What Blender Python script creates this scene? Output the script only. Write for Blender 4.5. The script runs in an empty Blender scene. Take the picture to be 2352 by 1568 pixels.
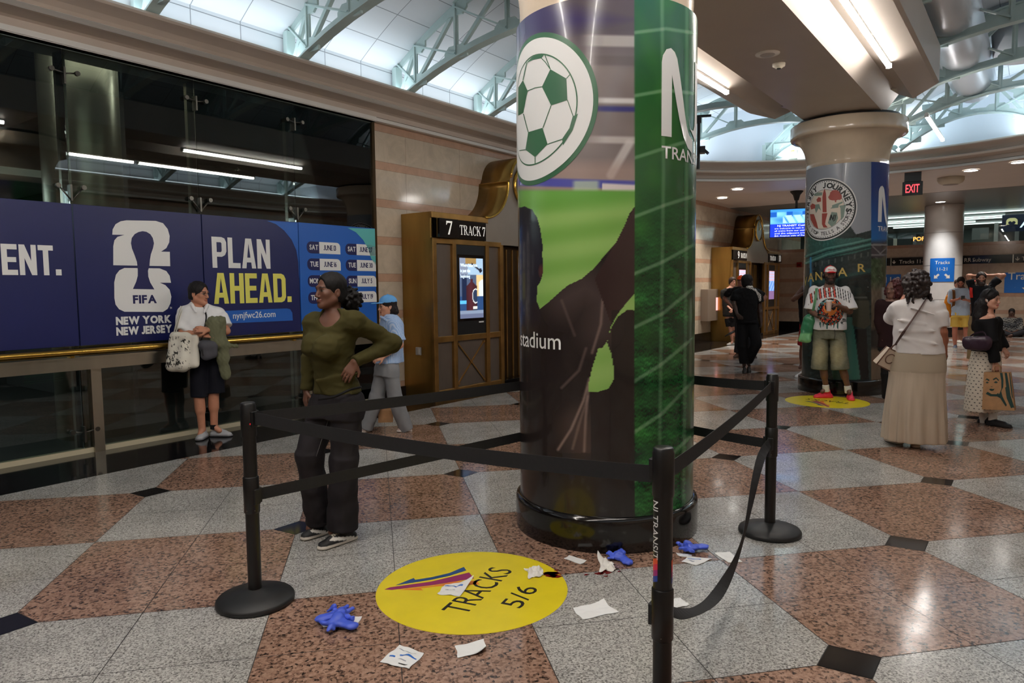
import bpy, bmesh, math, random
import numpy as np
from mathutils import Vector, Matrix

SC = bpy.context.scene
COL = SC.collection
PI = math.pi
# ---------------------------------------------------------------- camera
CAM_Z = 1.65
FPX, PITCH, ROLL, YAW = 1605.0, 0.0765924538692052, -0.010260448707024894, 0.1923266203013767


def ray(x, y):
    """direction through a photo pixel (2352 x 1568 frame)"""
    x -= 1176.0
    y -= 784.0
    cr, sr = math.cos(ROLL), math.sin(ROLL)
    u, v = x * cr + y * sr, -x * sr + y * cr
    X, U = u / FPX, -v / FPX
    c, s = math.cos(PITCH), math.sin(PITCH)
    Y, Z = c + U * s, -s + U * c
    cy, sy = math.cos(YAW), math.sin(YAW)
    return np.array([X * cy + Y * sy, -X * sy + Y * cy, Z])


_f = ray(1176, 784)
_r = ray(1176 + FPX, 784) - _f
_u = ray(1176, 784 - FPX) - _f
cam = bpy.data.cameras.new('camera')
camo = bpy.data.objects.new('camera', cam)
COL.objects.link(camo)
camo.matrix_world = Matrix(((_r[0], _u[0], -_f[0], 0), (_r[1], _u[1], -_f[1], 0), (_r[2], _u[2], -_f[2], CAM_Z), (0, 0, 0, 1)))
cam.sensor_width = 36
cam.lens = FPX / 2352 * 36
cam.clip_start = 0.05
cam.clip_end = 300
SC.camera = camo
# ---------------------------------------------------------------- world, colour management
w = bpy.data.worlds.new('world')
SC.world = w
w.use_nodes = True
w.node_tree.nodes['Background'].inputs[0].default_value = (0.60, 0.62, 0.66, 1)
w.node_tree.nodes['Background'].inputs[1].default_value = 0.12
SC.view_settings.view_transform = 'Standard'
SC.view_settings.look = 'None'
SC.view_settings.exposure = 0.5
SC.view_settings.gamma = 1.0
SC.view_settings.use_curve_mapping = False
SC.cycles.max_bounces = 7
SC.cycles.diffuse_bounces = 4
SC.cycles.glossy_bounces = 4
SC.cycles.transmission_bounces = 6
SC.cycles.transparent_max_bounces = 12
SC.cycles.caustics_reflective = False
SC.cycles.caustics_refractive = False
SC.cycles.use_denoising = True
SC.cycles.sample_clamp_indirect = 6.0
# ---------------------------------------------------------------- hall frame: a along the hall, n towards the glass wall
AL = math.radians(47.9)
AV = np.array([math.sin(AL), math.cos(AL)])
NV = np.array([-math.cos(AL), math.sin(AL)])
HROT = PI / 2 - AL
HALL = Matrix.Rotation(HROT, 4, 'Z')
ID = Matrix.Identity(4)
NC = 2.39            # centre line of the hall (column row)


def hall(a, n, z=0.0):
    p = AV * a + NV * n
    return Vector((p[0], p[1], z))


def gnd(x, y, z=0.0):
    d = ray(x, y)
    t = (z - CAM_Z) / d[2]
    return np.array([d[0] * t, d[1] * t])


def on_n(x, y, D):
    """photo pixel on the plane n = D -> (a, z)"""
    d = ray(x, y)
    t = D / (d[:2] @ NV)
    return d[:2] @ AV * t, CAM_Z + d[2] * t


def on_a(x, y, A):
    d = ray(x, y)
    t = A / (d[:2] @ AV)
    return d[:2] @ NV * t, CAM_Z + d[2] * t


def area_light(name, loc, size, energy, color, rot):
    l = bpy.data.lights.new(name, 'AREA')
    l.shape = 'RECTANGLE'
    l.size, l.size_y = size
    l.energy = energy
    l.color = color
    o = bpy.data.objects.new(name, l)
    COL.objects.link(o)
    o.matrix_world = Matrix.Translation(loc) @ rot
    return o


# cove lights lying behind the cornices, shining up into the vaults
COOL = (0.80, 0.92, 1.0)
WARM = (1.0, 0.86, 0.70)
UP = HALL @ Matrix.Rotation(PI, 4, 'X')
for _n, _t in ((7.38, 14), (NC - 4.99, -14)):
    area_light('cove_light', hall(4.0, _n, 4.5), (24, 0.25), 62, COOL, UP @ Matrix.Rotation(math.radians(_t), 4, 'X'))
for _n in (NC + 1.0, NC - 1.0):
    area_light('cove_light', hall(2.5, _n, 4.62), (18, 0.3), 62, COOL, UP)
for _t in (-60, -30, 0, 30, 60):
    _c = (12.6 + 4.3 * math.cos(math.radians(_t)), NC + 4.3 * math.sin(math.radians(_t)))
    area_light('cove_light', hall(_c[0], _c[1], 4.5), (1.6, 0.3), 17, COOL, UP)
# ================================================================ library
MATS = {}


def mat(name, color=(0.5, 0.5, 0.5), rough=0.5, metal=0.0, emit=None, estr=1.0, var=0.0, vscale=8.0, bump=0.0, bscale=40.0, stretch=(1, 1, 1), spec=0.5, coat=0.0, attr=None, trans=0.0, sheen=0.0):
    if name in MATS:
        return MATS[name]
    m = bpy.data.materials.new(name)
    m.use_nodes = True
    nt = m.node_tree
    N, L = nt.nodes, nt.links
    b = N['Principled BSDF']
    c4 = (*color, 1)
    b.inputs['Base Color'].default_value = c4
    b.inputs['Roughness'].default_value = rough
    b.inputs['Metallic'].default_value = metal
    b.inputs['Specular IOR Level'].default_value = spec
    b.inputs['Coat Weight'].default_value = coat
    b.inputs['Coat Roughness'].default_value = 0.05
    b.inputs['Transmission Weight'].default_value = trans
    if sheen:
        b.inputs['Sheen Weight'].default_value = sheen
        b.inputs['Sheen Roughness'].default_value = 0.5
    if emit:
        b.inputs['Emission Color'].default_value = (*emit, 1)
        b.inputs['Emission Strength'].default_value = estr
    src = None
    if attr:
        at = N.new('ShaderNodeAttribute')
        at.attribute_name = attr
        src = at.outputs['Color']
        if emit:
            L.new(src, b.inputs['Emission Color'])
    if var or bump:
        tc = N.new('ShaderNodeTexCoord')
        mp = N.new('ShaderNodeMapping')
        mp.inputs['Scale'].default_value = stretch
        L.new(tc.outputs['Object'], mp.inputs['Vector'])
    if var:
        no = N.new('ShaderNodeTexNoise')
        no.inputs['Scale'].default_value = vscale
        no.inputs['Detail'].default_value = 5
        L.new(mp.outputs[0], no.inputs['Vector'])
        mr = N.new('ShaderNodeMapRange')
        mr.inputs['From Min'].default_value = 0.3
        mr.inputs['From Max'].default_value = 0.7
        mr.inputs['To Min'].default_value = 1 - var
        mr.inputs['To Max'].default_value = 1 + var
        L.new(no.outputs[0], mr.inputs['Value'])
        mx = N.new('ShaderNodeVectorMath')
        mx.operation = 'MULTIPLY'
        if src is not None:
            L.new(src, mx.inputs[0])
        else:
            mx.inputs[0].default_value = color
        L.new(mr.outputs[0], mx.inputs[1])
        src = mx.outputs[0]
    if src is not None:
        L.new(src, b.inputs['Base Color'])
    if bump:
        nb = N.new('ShaderNodeTexNoise')
        nb.inputs['Scale'].default_value = bscale
        nb.inputs['Detail'].default_value = 4
        L.new(mp.outputs[0], nb.inputs['Vector'])
        bp = N.new('ShaderNodeBump')
        bp.inputs['Strength'].default_value = 0.7
        bp.inputs['Distance'].default_value = bump
        L.new(nb.outputs[0], bp.inputs['Height'])
        L.new(bp.outputs[0], b.inputs['Normal'])
    MATS[name] = m
    return m


def srgb(r, g, b):
    f = lambda v: (v / 255 / 12.92) if v <= 10 else ((v / 255 + 0.055) / 1.055) ** 2.4
    return (f(r), f(g), f(b))


def srgb_a(a):
    a = np.asarray(a, float) / 255
    return np.where(a <= 0.04045, a / 12.92, ((a + 0.055) / 1.055) ** 2.4)


class MB:
    """collects shapes for one mesh object; xf maps local shape coordinates to world"""

    def __init__(self, xf=ID):
        self.v, self.f, self.mi, self.sm, self.col = [], [], [], [], None
        self.n = 0
        self.xf = np.array(xf)
        self.m = 0

    def add(self, V, F, smooth=False):
        V = np.asarray(V, float).reshape(-1, 3)
        V = V @ self.xf[:3, :3].T + self.xf[:3, 3]
        self.v.append(V)
        for q in F:
            self.f.append([int(i) + self.n for i in q])
        self.mi += [self.m] * len(F)
        self.sm += [smooth] * len(F)
        self.n += len(V)
        return self

    def box(self, x0, x1, y0, y1, z0, z1):
        V = [(x, y, z) for z in (z0, z1) for y in (y0, y1) for x in (x0, x1)]
        return self.add(V, [(0, 2, 3, 1), (4, 5, 7, 6), (0, 1, 5, 4), (2, 6, 7, 3), (0, 4, 6, 2), (1, 3, 7, 5)])

    def bar(self, p, q, w, h, up=(0, 0, 1), ends=None):
        """rectangular bar from p to q; w across, h along up"""
        p, q = np.array(p, float), np.array(q, float)
        d = (q - p) / np.linalg.norm(q - p)
        u = np.array(up, float)
        s = np.cross(d, u)
        s /= np.linalg.norm(s)
        u = np.cross(s, d)
        V = [e + s * a * w / 2 + u * b * h / 2 for e in (p, q) for a, b in ((-1, -1), (1, -1), (1, 1), (-1, 1))]
        return self.add(V, [(3, 2, 1, 0), (4, 5, 6, 7), (0, 1, 5, 4), (1, 2, 6, 5), (2, 3, 7, 6), (3, 0, 4, 7)])

    def prism(self, loop, z0, z1, axis='z', smooth=False):
        """2D loop extruded; axis z: (x,y) ; axis y: (x,z) ; axis x: (y,z)"""
        n = len(loop)
        def P(a, b, c):
            return {'z': (a, b, c), 'y': (a, c, b), 'x': (c, a, b)}[axis]
        V = [P(a, b, z0) for a, b in loop] + [P(a, b, z1) for a, b in loop]
        F = [tuple(range(n))[::-1], tuple(range(n, 2 * n))]
        F += [(i, (i + 1) % n, n + (i + 1) % n, n + i) for i in range(n)]
        return self.add(V, F, smooth)

    def lathe(self, prof, c=(0, 0, 0), seg=32, axis='z', smooth=True, a0=0.0, a1=2 * PI, caps=True):
        full = abs(a1 - a0 - 2 * PI) < 1e-6
        m = seg if full else seg + 1
        V, F = [], []
        for r, z in prof:
            for i in range(m):
                t = a0 + (a1 - a0) * i / seg
                x, y = r * math.cos(t), r * math.sin(t)
                p = {'z': (x, y, z), 'y': (x, z, y), 'x': (z, x, y)}[axis]
                V.append((p[0] + c[0], p[1] + c[1], p[2] + c[2]))
        for j in range(len(prof) - 1):
            for i in range(seg):
                k = (i + 1) % m
                F.append((j * m + i, j * m + k, (j + 1) * m + k, (j + 1) * m + i))
        self.add(V, F, smooth)
        if caps and full:
            for j, fl in ((0, True), (len(prof) - 1, False)):
                if prof[j][0] > 1e-6:
                    self.add(V[j * m:(j + 1) * m], [tuple(range(m))[::-1] if fl else tuple(range(m))], False)
        return self

    def tube(self, pts, r, seg=10, smooth=True, closed=False):
        P = [np.array(p, float) for p in pts]
        R = r if hasattr(r, '__len__') else [r] * len(P)
        V, F = [], []
        up = None
        for i, p in enumerate(P):
            d = P[min(i + 1, len(P) - 1)] - P[max(i - 1, 0)]
            d /= np.linalg.norm(d) + 1e-12
            if up is None:
                up = np.array([0, 0, 1.0]) if abs(d[2]) < 0.9 else np.array([1.0, 0, 0])
            s = np.cross(d, up)
            s /= np.linalg.norm(s) + 1e-12
            up = np.cross(s, d)
            for k in range(seg):
                t = 2 * PI * k / seg
                V.append(p + R[i] * (math.cos(t) * s + math.sin(t) * up))
        for i in range(len(P) - 1):
            for k in range(seg):
                F.append((i * seg + k, i * seg + (k + 1) % seg, (i + 1) * seg + (k + 1) % seg, (i + 1) * seg + k))
        F.append(tuple(range(seg))[::-1])
        F.append(tuple(range((len(P) - 1) * seg, len(P) * seg)))
        return self.add(V, F, smooth)

    def ribbon(self, pts, w, up=(0, 0, 1), th=0.002):
        """flat belt: pts centre line, width along up (or list), small thickness"""
        P = [np.array(p, float) for p in pts]
        V, F = [], []
        for i, p in enumerate(P):
            d = P[min(i + 1, len(P) - 1)] - P[max(i - 1, 0)]
            d /= np.linalg.norm(d)
            u = np.array(up[i] if hasattr(up[0], '__len__') else up, float)
            u = u - d * (u @ d)
            u /= np.linalg.norm(u)
            s = np.cross(d, u)
            for a, b in ((-1, -1), (1, -1), (1, 1), (-1, 1)):
                V.append(p + u * a * w / 2 + s * b * th / 2)
        for i in range(len(P) - 1):
            for k in range(4):
                F.append((i * 4 + k, i * 4 + (k + 1) % 4, i * 4 + 4 + (k + 1) % 4, i * 4 + 4 + k))
        F += [(3, 2, 1, 0), tuple(len(P) * 4 - 4 + k for k in range(4))]
        return self.add(V, F, False)

    def sphere(self, c, r, seg=16, rings=10):
        rx, ry, rz = r if hasattr(r, '__len__') else (r, r, r)
        V, F = [], []
        for j in range(rings + 1):
            ph = PI * j / rings
            for i in range(seg):
                t = 2 * PI * i / seg
                V.append((c[0] + rx * math.sin(ph) * math.cos(t), c[1] + ry * math.sin(ph) * math.sin(t), c[2] - rz * math.cos(ph)))
        for j in range(rings):
            for i in range(seg):
                F.append((j * seg + i, j * seg + (i + 1) % seg, (j + 1) * seg + (i + 1) % seg, (j + 1) * seg + i))
        return self.add(V, F, True)

    def build(self, name, material, parent=None, bevel=0.0):
        V = np.concatenate(self.v) if self.v else np.zeros((0, 3))
        if parent is not None:
            inv = np.array(PMAT[parent.name].inverted())
            V = V @ inv[:3, :3].T + inv[:3, 3]
        else:
            pass
        me = bpy.data.meshes.new(name)
        me.from_pydata(V.tolist(), [], self.f)
        ms = material if isinstance(material, (list, tuple)) else [material]
        for m in ms:
            me.materials.append(m)
        me.polygons.foreach_set('use_smooth', self.sm)
        if len(ms) > 1:
            me.polygons.foreach_set('material_index', self.mi)
        if self.col is not None:
            c = np.ones((len(V), 4), np.float32)
            c[:, :3] = self.col
            at = me.color_attributes.new('Col', 'FLOAT_COLOR', 'POINT')
            at.data.foreach_set('color', c.ravel())
        me.update()
        o = bpy.data.objects.new(name, me)
        COL.objects.link(o)
        if parent is not None:
            o.parent = parent
            PMAT[o.name] = PMAT[parent.name]
        else:
            # origin at the base of the mesh
            if len(V):
                c = Vector(((V[:, 0].min() + V[:, 0].max()) / 2, (V[:, 1].min() + V[:, 1].max()) / 2, V[:, 2].min()))
                me.transform(Matrix.Translation(-c))
                o.location = c
                PMAT[o.name] = Matrix.Translation(c)
        if bevel:
            bv = o.modifiers.new('bevel', 'BEVEL')
            bv.width = bevel
            bv.segments = 2
            bv.limit_method = 'ANGLE'
        return o


PMAT = {}


def tag(o, label=None, cat=None, group=None, kind=None):
    if label:
        o['label'] = label
    if cat:
        o['category'] = cat
    if group:
        o['group'] = group
    if kind:
        o['kind'] = kind
    return o


def thing(name, label, cat, loc=(0, 0, 0), rotz=0.0, group=None):
    o = bpy.data.objects.new(name, None)
    o.empty_display_size = 0.2
    COL.objects.link(o)
    o.location = loc
    o.rotation_euler = (0, 0, rotz)
    PMAT[o.name] = Matrix.Translation(Vector(loc)) @ Matrix.Rotation(rotz, 4, 'Z')
    return tag(o, label, cat, group)


def struct(mb, name, m, parent=None, bevel=0.0):
    o = mb.build(name, m, parent, bevel)
    if parent is None:
        o['kind'] = 'structure'
    return o


def copy_tree(o, parent=None):
    c = o.copy()
    COL.objects.link(c)
    c.parent = parent
    PMAT[c.name] = PMAT[o.name]
    for ch in list(o.children):
        copy_tree(ch, c)
    return c


# ---------------------------------------------------------------- flat shapes: text and filled outlines
def _curve_mesh(cu):
    o = bpy.data.objects.new('tmp', cu)
    COL.objects.link(o)
    dg = bpy.context.evaluated_depsgraph_get()
    me = o.evaluated_get(dg).to_mesh()
    V = np.array([v.co[:] for v in me.vertices], float).reshape(-1, 3)
    F = [tuple(p.vertices) for p in me.polygons]
    o.evaluated_get(dg).to_mesh_clear()
    bpy.data.objects.remove(o)
    bpy.data.curves.remove(cu)
    return V, F


def text2d(s, size=1.0, bold=0.0, xs=1.0, align='LEFT', shear=0.0, spacing=1.0, line=1.0):
    """letters as a flat triangulated outline; height of capitals ~ size"""
    cu = bpy.data.curves.new('t', 'FONT')
    cu.body = s
    cu.size = size / 0.72
    cu.offset = bold * size
    cu.shear = shear
    cu.space_character = spacing
    cu.space_line = line
    cu.resolution_u = 3
    cu.align_x = 'LEFT'
    V, F = _curve_mesh(cu)
    V[:, 0] *= xs
    if len(V):
        x0, x1 = V[:, 0].min(), V[:, 0].max()
        V[:, 0] -= {'LEFT': x0, 'CENTER': (x0 + x1) / 2, 'RIGHT': x1}[align]
    return V, F


def caps2d(s, h=1.0, bold=0.0, xs=1.0, align='LEFT', gap=0.10):
    """capitals set letter by letter, all standing on the base line with height h"""
    VV, FF, x, n = [], [], 0.0, 0
    for ch in s:
        if ch == ' ':
            x += 0.36
            continue
        V, F = text2d(ch, 1.0, bold)
        if ch in '.-':
            V = V * [1, 1, 1]
        else:
            y0, y1 = V[:, 1].min(), V[:, 1].max()
            V[:, 1] = (V[:, 1] - y0) / (y1 - y0)
        if ch == 'J':
            # redraw with a hook that stays on the line
            V, F = fill2d([[(0.30, 1), (0.30 + .10 + 2 * bold, 1), (0.30 + .10 + 2 * bold, .26), (.36 + bold, .08), (.22 + bold, -0.0), (.08, .02), (0, .10), (.04, .20 + bold), (.12, .12 + bold * 2), (.22, .11 + bold * 2), (.30, .24)]])
        w = V[:, 0].max() - V[:, 0].min()
        V[:, 0] += x - V[:, 0].min()
        VV.append(V)
        FF += [tuple(i + n for i in f) for f in F]
        n += len(V)
        x += w + gap
    V = np.concatenate(VV)
    V[:, 0] *= h * xs
    V[:, 1] *= h
    x0, x1 = V[:, 0].min(), V[:, 0].max()
    V[:, 0] -= {'LEFT': x0, 'CENTER': (x0 + x1) / 2, 'RIGHT': x1}[align]
    return V, FF


def _bar2(x0, y0, x1, y1, w0, w1=None):
    w1 = w0 if w1 is None else w1
    return [[(x0 - w0 / 2, y0), (x0 + w0 / 2, y0), (x1 + w1 / 2, y1), (x1 - w1 / 2, y1)]]


def _ring(cx, cy, rx, ry, tx, ty, a0=0.0, a1=2 * PI):
    if abs(a1 - a0 - 2 * PI) < 1e-6:
        return [circ(cx, cy, rx, ry, 36), circ(cx, cy, rx - tx, ry - ty, 36)]
    return [circ(cx, cy, rx, ry, 26, a0, a1) + circ(cx, cy, rx - tx, ry - ty, 26, a0, a1)[::-1]]


def _slab(x, w, y=0.0, h=0.045):
    return [[(x - w / 2, y), (x + w / 2, y), (x + w / 2, y + h), (x - w / 2, y + h)]]


def roman2d(s, h, xs=1.0, align='LEFT', gap=.07):
    """roman capitals with serifs"""
    VV, FF, x, n = [], [], 0.0, 0
    for ch in s:
        if ch == ' ':
            x += .30
            continue
        w, strokes = ROMAN[ch]
        for k, st in enumerate(strokes):
            V, F = fill2d(st)
            V = V + [x, 0, 0.0006 * k]
            VV.append(V)
            FF += [tuple(i + n for i in f) for f in F]
            n += len(V)
        x += w + gap
    V = np.concatenate(VV)
    V[:, 0] *= h * xs
    V[:, 1] *= h
    x0, x1 = V[:, 0].min(), V[:, 0].max()
    V[:, 0] -= {'LEFT': x0, 'CENTER': (x0 + x1) / 2, 'RIGHT': x1}[align]
    return V, FF


def fill2d(loops):
    """filled outline (even-odd) from closed loops"""
    cu = bpy.data.curves.new('p', 'CURVE')
    cu.dimensions = '2D'
    cu.fill_mode = 'BOTH'
    for lp in loops:
        sp = cu.splines.new('POLY')
        sp.points.add(len(lp) - 1)
        for i, p in enumerate(lp):
            sp.points[i].co = (p[0], p[1], 0, 1)
        sp.use_cyclic_u = True
    return _curve_mesh(cu)


def circ(cx, cy, rx, ry=None, n=40, a0=0.0, a1=2 * PI):
    ry = rx if ry is None else ry
    k = n if abs(a1 - a0 - 2 * PI) < 1e-6 else n - 1
    return [(cx + rx * math.cos(a0 + (a1 - a0) * i / k), cy + ry * math.sin(a0 + (a1 - a0) * i / k)) for i in range(n)]


def rrect(x0, x1, y0, y1, r, n=6):
    """rounded rectangle; r scalar or (bl, br, tr, tl)"""
    r = r if hasattr(r, '__len__') else (r,) * 4
    out = []
    for (cx, cy, rr, a) in ((x0 + r[0], y0 + r[0], r[0], PI), (x1 - r[1], y0 + r[1], r[1], 1.5 * PI), (x1 - r[2], y1 - r[2], r[2], 0), (x0 + r[3], y1 - r[3], r[3], 0.5 * PI)):
        if rr <= 0:
            out.append((cx, cy))
        else:
            out += [(cx + rr * math.cos(a + PI / 2 * i / n), cy + rr * math.sin(a + PI / 2 * i / n)) for i in range(n + 1)]
    return out


def flat(mb, vf, O, ex, ey, th=0.002):
    """lay a flat outline on a plane: origin O, axes ex, ey (world); gives it a small thickness"""
    V, F = vf
    if not len(V):
        return mb
    O, ex, ey = np.array(O, float), np.array(ex, float), np.array(ey, float)
    nz = np.cross(ex, ey)
    nz /= np.linalg.norm(nz)
    W = O + V[:, :1] * ex + V[:, 1:2] * ey
    T = W + nz * th
    n = len(W)
    FF = [tuple(i + n for i in f) for f in F] + [tuple(f[::-1]) for f in F]
    ec = {}
    for f in F:
        for i in range(len(f)):
            e = (f[i], f[(i + 1) % len(f)])
            ec[e] = 1
    for (i, j) in ec:
        if (j, i) not in ec:
            FF.append((i, j, j + n, i + n))
    s = MB()
    mb.add(np.concatenate([W, T]), FF)
    return mb


def bend(mb, vf, c, R, th0, z0, off=0.003, sgn=1, step=0.04):
    """wrap a flat outline (x = arc length, y = height) on a cylinder; th0 angle from -Y to +X at x=0"""
    V, F = vf
    if not len(V):
        return mb
    bm = bmesh.new()
    bv = [bm.verts.new(p) for p in V]
    for f in F:
        try:
            bm.faces.new([bv[i] for i in f])
        except ValueError:
            pass
    x = math.floor(V[:, 0].min() / step) * step + step
    while x < V[:, 0].max():
        bmesh.ops.bisect_plane(bm, geom=bm.verts[:] + bm.edges[:] + bm.faces[:], plane_co=(x, 0, 0), plane_no=(1, 0, 0))
        x += step
    bm.verts.index_update()
    V = np.array([v.co[:] for v in bm.verts])
    F = [tuple(v.index for v in f.verts) for f in bm.faces]
    bm.free()
    out = []
    n = len(V)
    W = []
    for rr in (R - 0.004, R + off):
        t = th0 + V[:, 0] / R
        W.append(np.stack([c[0] + rr * np.sin(t), c[1] - rr * np.cos(t), z0 + V[:, 1]], 1))
    FF = [tuple(i + n for i in f) for f in F]
    mb.add(np.concatenate(W), FF, True)
    return mb


# ---------------------------------------------------------------- signed distance modelling for bodies and cloth
class Field:
    def __init__(self, lo, hi, h):
        self.lo, self.h = np.array(lo, float), h
        n = np.ceil((np.array(hi, float) - self.lo) / h).astype(int) + 1
        self.n = n
        self.ax = [(self.lo[i] + h * np.arange(n[i])).astype(np.float32) for i in range(3)]
        self.d = np.full(n, 1.0, np.float32)

    def _sl(self, lo, hi):
        s = []
        for i in range(3):
            a = max(0, int(math.floor((lo[i] - self.lo[i]) / self.h)))
            b = min(self.n[i], int(math.ceil((hi[i] - self.lo[i]) / self.h)) + 1)
            if b <= a:
                return None
            s.append(slice(a, b))
        return tuple(s)

    def _grid(self, s):
        return (self.ax[0][s[0]][:, None, None], self.ax[1][s[1]][None, :, None], self.ax[2][s[2]][None, None, :])

    def put(self, fn, lo, hi, k=0.0, op='u'):
        pad = k + 3 * self.h
        s = self._sl(np.array(lo) - pad, np.array(hi) + pad)
        if s is None:
            return self
        d2 = fn(*self._grid(s)).astype(np.float32)
        a = self.d[s]
        if op == 'u':
            if k > 0:
                h = np.maximum(k - np.abs(a - d2), 0) / k
                self.d[s] = np.minimum(a, d2) - h * h * (k * 0.25)
            else:
                self.d[s] = np.minimum(a, d2)
        else:
            d2 = -d2
            if k > 0:
                h = np.maximum(k - np.abs(a - d2), 0) / k
                self.d[s] = np.maximum(a, d2) + h * h * (k * 0.25)
            else:
                self.d[s] = np.maximum(a, d2)
        return self

    def cap(self, p, q, r0, r1=None, k=0.02, op='u', flat=None):
        """tapered capsule; flat=(axis vector, factor) squashes it across that axis"""
        r1 = r0 if r1 is None else r1
        p, q = np.array(p, float), np.array(q, float)
        ba = q - p
        L = max(ba @ ba, 1e-9)

        def fn(X, Y, Z):
            px, py, pz = X - p[0], Y - p[1], Z - p[2]
            t = np.clip((px * ba[0] + py * ba[1] + pz * ba[2]) / L, 0, 1)
            dx, dy, dz = px - t * ba[0], py - t * ba[1], pz - t * ba[2]
            r = r0 + (r1 - r0) * t
            q2 = dx * dx + dy * dy + dz * dz
            if flat is not None:
                n, f = flat
                c = dx * n[0] + dy * n[1] + dz * n[2]
                q2 = q2 + c * c * (1 / (f * f) - 1)
            return np.sqrt(q2) - r
        R = max(r0, r1)
        return self.put(fn, np.minimum(p, q) - R, np.maximum(p, q) + R, k, op)

    def ell(self, c, r, M=None, k=0.02, op='u'):
        """ellipsoid, M rows are its local axes"""
        c = np.array(c, float)
        r = np.array(r, float)
        M = np.eye(3) if M is None else np.array(M)
        m = r.min()

        def fn(X, Y, Z):
            x, y, z = X - c[0], Y - c[1], Z - c[2]
            a = (x * M[0][0] + y * M[0][1] + z * M[0][2]) / r[0]
            b = (x * M[1][0] + y * M[1][1] + z * M[1][2]) / r[1]
            e = (x * M[2][0] + y * M[2][1] + z * M[2][2]) / r[2]
            k0 = np.sqrt(a * a + b * b + e * e)
            k1 = np.sqrt((a / r[0]) ** 2 + (b / r[1]) ** 2 + (e / r[2]) ** 2) + 1e-6
            return k0 * (k0 - 1) / k1
        R = r.max()
        return self.put(fn, c - R, c + R, k, op)

    def stack(self, secs, k=0.02, op='u', p=2.3, fold=None, infl=0.0):
        """loft of horizontal superellipses: secs rows (z, cx, cy, half width, half depth, yaw)"""
        S = np.array(sorted([tuple(s) + (0.0,) * (6 - len(s)) for s in secs]), float)
        zs = S[:, 0]
        fine = np.linspace(zs[0], zs[-1], 160)
        cols = []
        for j in range(1, 6):
            v = np.interp(fine, zs, S[:, j])
            w = 9
            vp = np.concatenate([np.full(w, v[0]), v, np.full(w, v[-1])])
            ker = np.hanning(2 * w + 1)
            v2 = np.convolve(vp, ker / ker.sum(), 'same')[w:-w]
            cols.append(v2)

        def fn(X, Y, Z):
            z = Z
            cx, cy, a, b, yw = [np.interp(z.ravel(), fine, c).reshape(z.shape).astype(np.float32) for c in cols]
            a = a + infl
            b = b + infl
            x, y = X - cx, Y - cy
            c, s = np.cos(yw), np.sin(yw)
            u, v = x * c + y * s, -x * s + y * c
            if fold is not None:
                th = np.arctan2(v / b, u / a)
                amt = fold(th, (z - zs[0]) / (zs[-1] - zs[0]))
                a = a * (1 + amt)
                b = b * (1 + amt)
            g = (np.abs(u / a) ** p + np.abs(v / b) ** p) ** (1 / p)
            d = (g - 1) * np.minimum(a, b) * (0.5 + 0.5 / np.maximum(g, 0.3)) if False else (g - 1) * np.minimum(a, b)
            e = np.maximum(zs[0] - z, z - zs[-1])
            return np.maximum(d, e)
        R = (S[:, 3:5].max(1) + abs(infl)) * (1.25 if fold is not None else 1.05)
        lo = (np.min(S[:, 1] - R), np.min(S[:, 2] - R), zs[0])
        hi = (np.max(S[:, 1] + R), np.max(S[:, 2] + R), zs[-1])
        return self.put(fn, lo, hi, k, op)

    def box(self, c, r, M=None, rad=0.01, k=0.01, op='u'):
        c, r = np.array(c, float), np.array(r, float)
        M = np.eye(3) if M is None else np.array(M)

        def fn(X, Y, Z):
            x, y, z = X - c[0], Y - c[1], Z - c[2]
            q = [np.abs(x * M[i][0] + y * M[i][1] + z * M[i][2]) - (r[i] - rad) for i in range(3)]
            o = np.sqrt(sum(np.maximum(t, 0) ** 2 for t in q))
            return o + np.minimum(np.maximum(q[0], np.maximum(q[1], q[2])), 0) - rad
        R = np.linalg.norm(r)
        return self.put(fn, c - R, c + R, k, op)

    def cut(self, pt, n):
        """keep what lies behind the plane (n points to the removed side)"""
        pt, n = np.array(pt, float), np.array(n, float)
        n = n / np.linalg.norm(n)
        s = (slice(None),) * 3
        X, Y, Z = self._grid(s)
        self.d = np.maximum(self.d, ((X - pt[0]) * n[0] + (Y - pt[1]) * n[1] + (Z - pt[2]) * n[2]).astype(np.float32))
        return self

    def wrinkle(self, amp, freq, seed=0, aniso=(1, 1, 1)):
        rng = np.random.RandomState(seed)
        X, Y, Z = self._grid((slice(None),) * 3)
        near = np.abs(self.d) < amp * 3 + 3 * self.h
        i, j, l = np.nonzero(near)
        x, y, z = self.ax[0][i], self.ax[1][j], self.ax[2][l]
        v = np.zeros(len(x), np.float32)
        for o in range(5):
            f = rng.randn(3) * np.array(aniso) * freq * (0.6 + 0.35 * o)
            v += np.sin(x * f[0] + y * f[1] + z * f[2] + rng.rand() * 6.3 + 1.3 * np.sin(x * f[1] * 0.7 + z * f[0] * 0.6)) / (1 + 0.4 * o)
        self.d[i, j, l] -= amp * v * 0.45
        return self

    def mesh(self):
        d = self.d
        d[0], d[-1], d[:, 0], d[:, -1], d[:, :, 0], d[:, :, -1] = 1, 1, 1, 1, 1, 1
        s = d < 0
        c = s[:-1, :-1, :-1].astype(np.int8)
        for a in (0, 1):
            for b in (0, 1):
                for e in (0, 1):
                    if a + b + e:
                        c = c + s[a:self.n[0] - 1 + a, b:self.n[1] - 1 + b, e:self.n[2] - 1 + e]
        mix = (c > 0) & (c < 8)
        I, J, K = np.nonzero(mix)
        idx = np.full(mix.shape, -1, np.int64)
        idx[I, J, K] = np.arange(len(I))
        cor = [(a, b, e) for a in (0, 1) for b in (0, 1) for e in (0, 1)]
        val = np.stack([d[I + a, J + b, K + e] for a, b, e in cor], 1)
        pos = np.zeros((len(I), 3), np.float32)
        cnt = np.zeros(len(I), np.float32)
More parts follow.
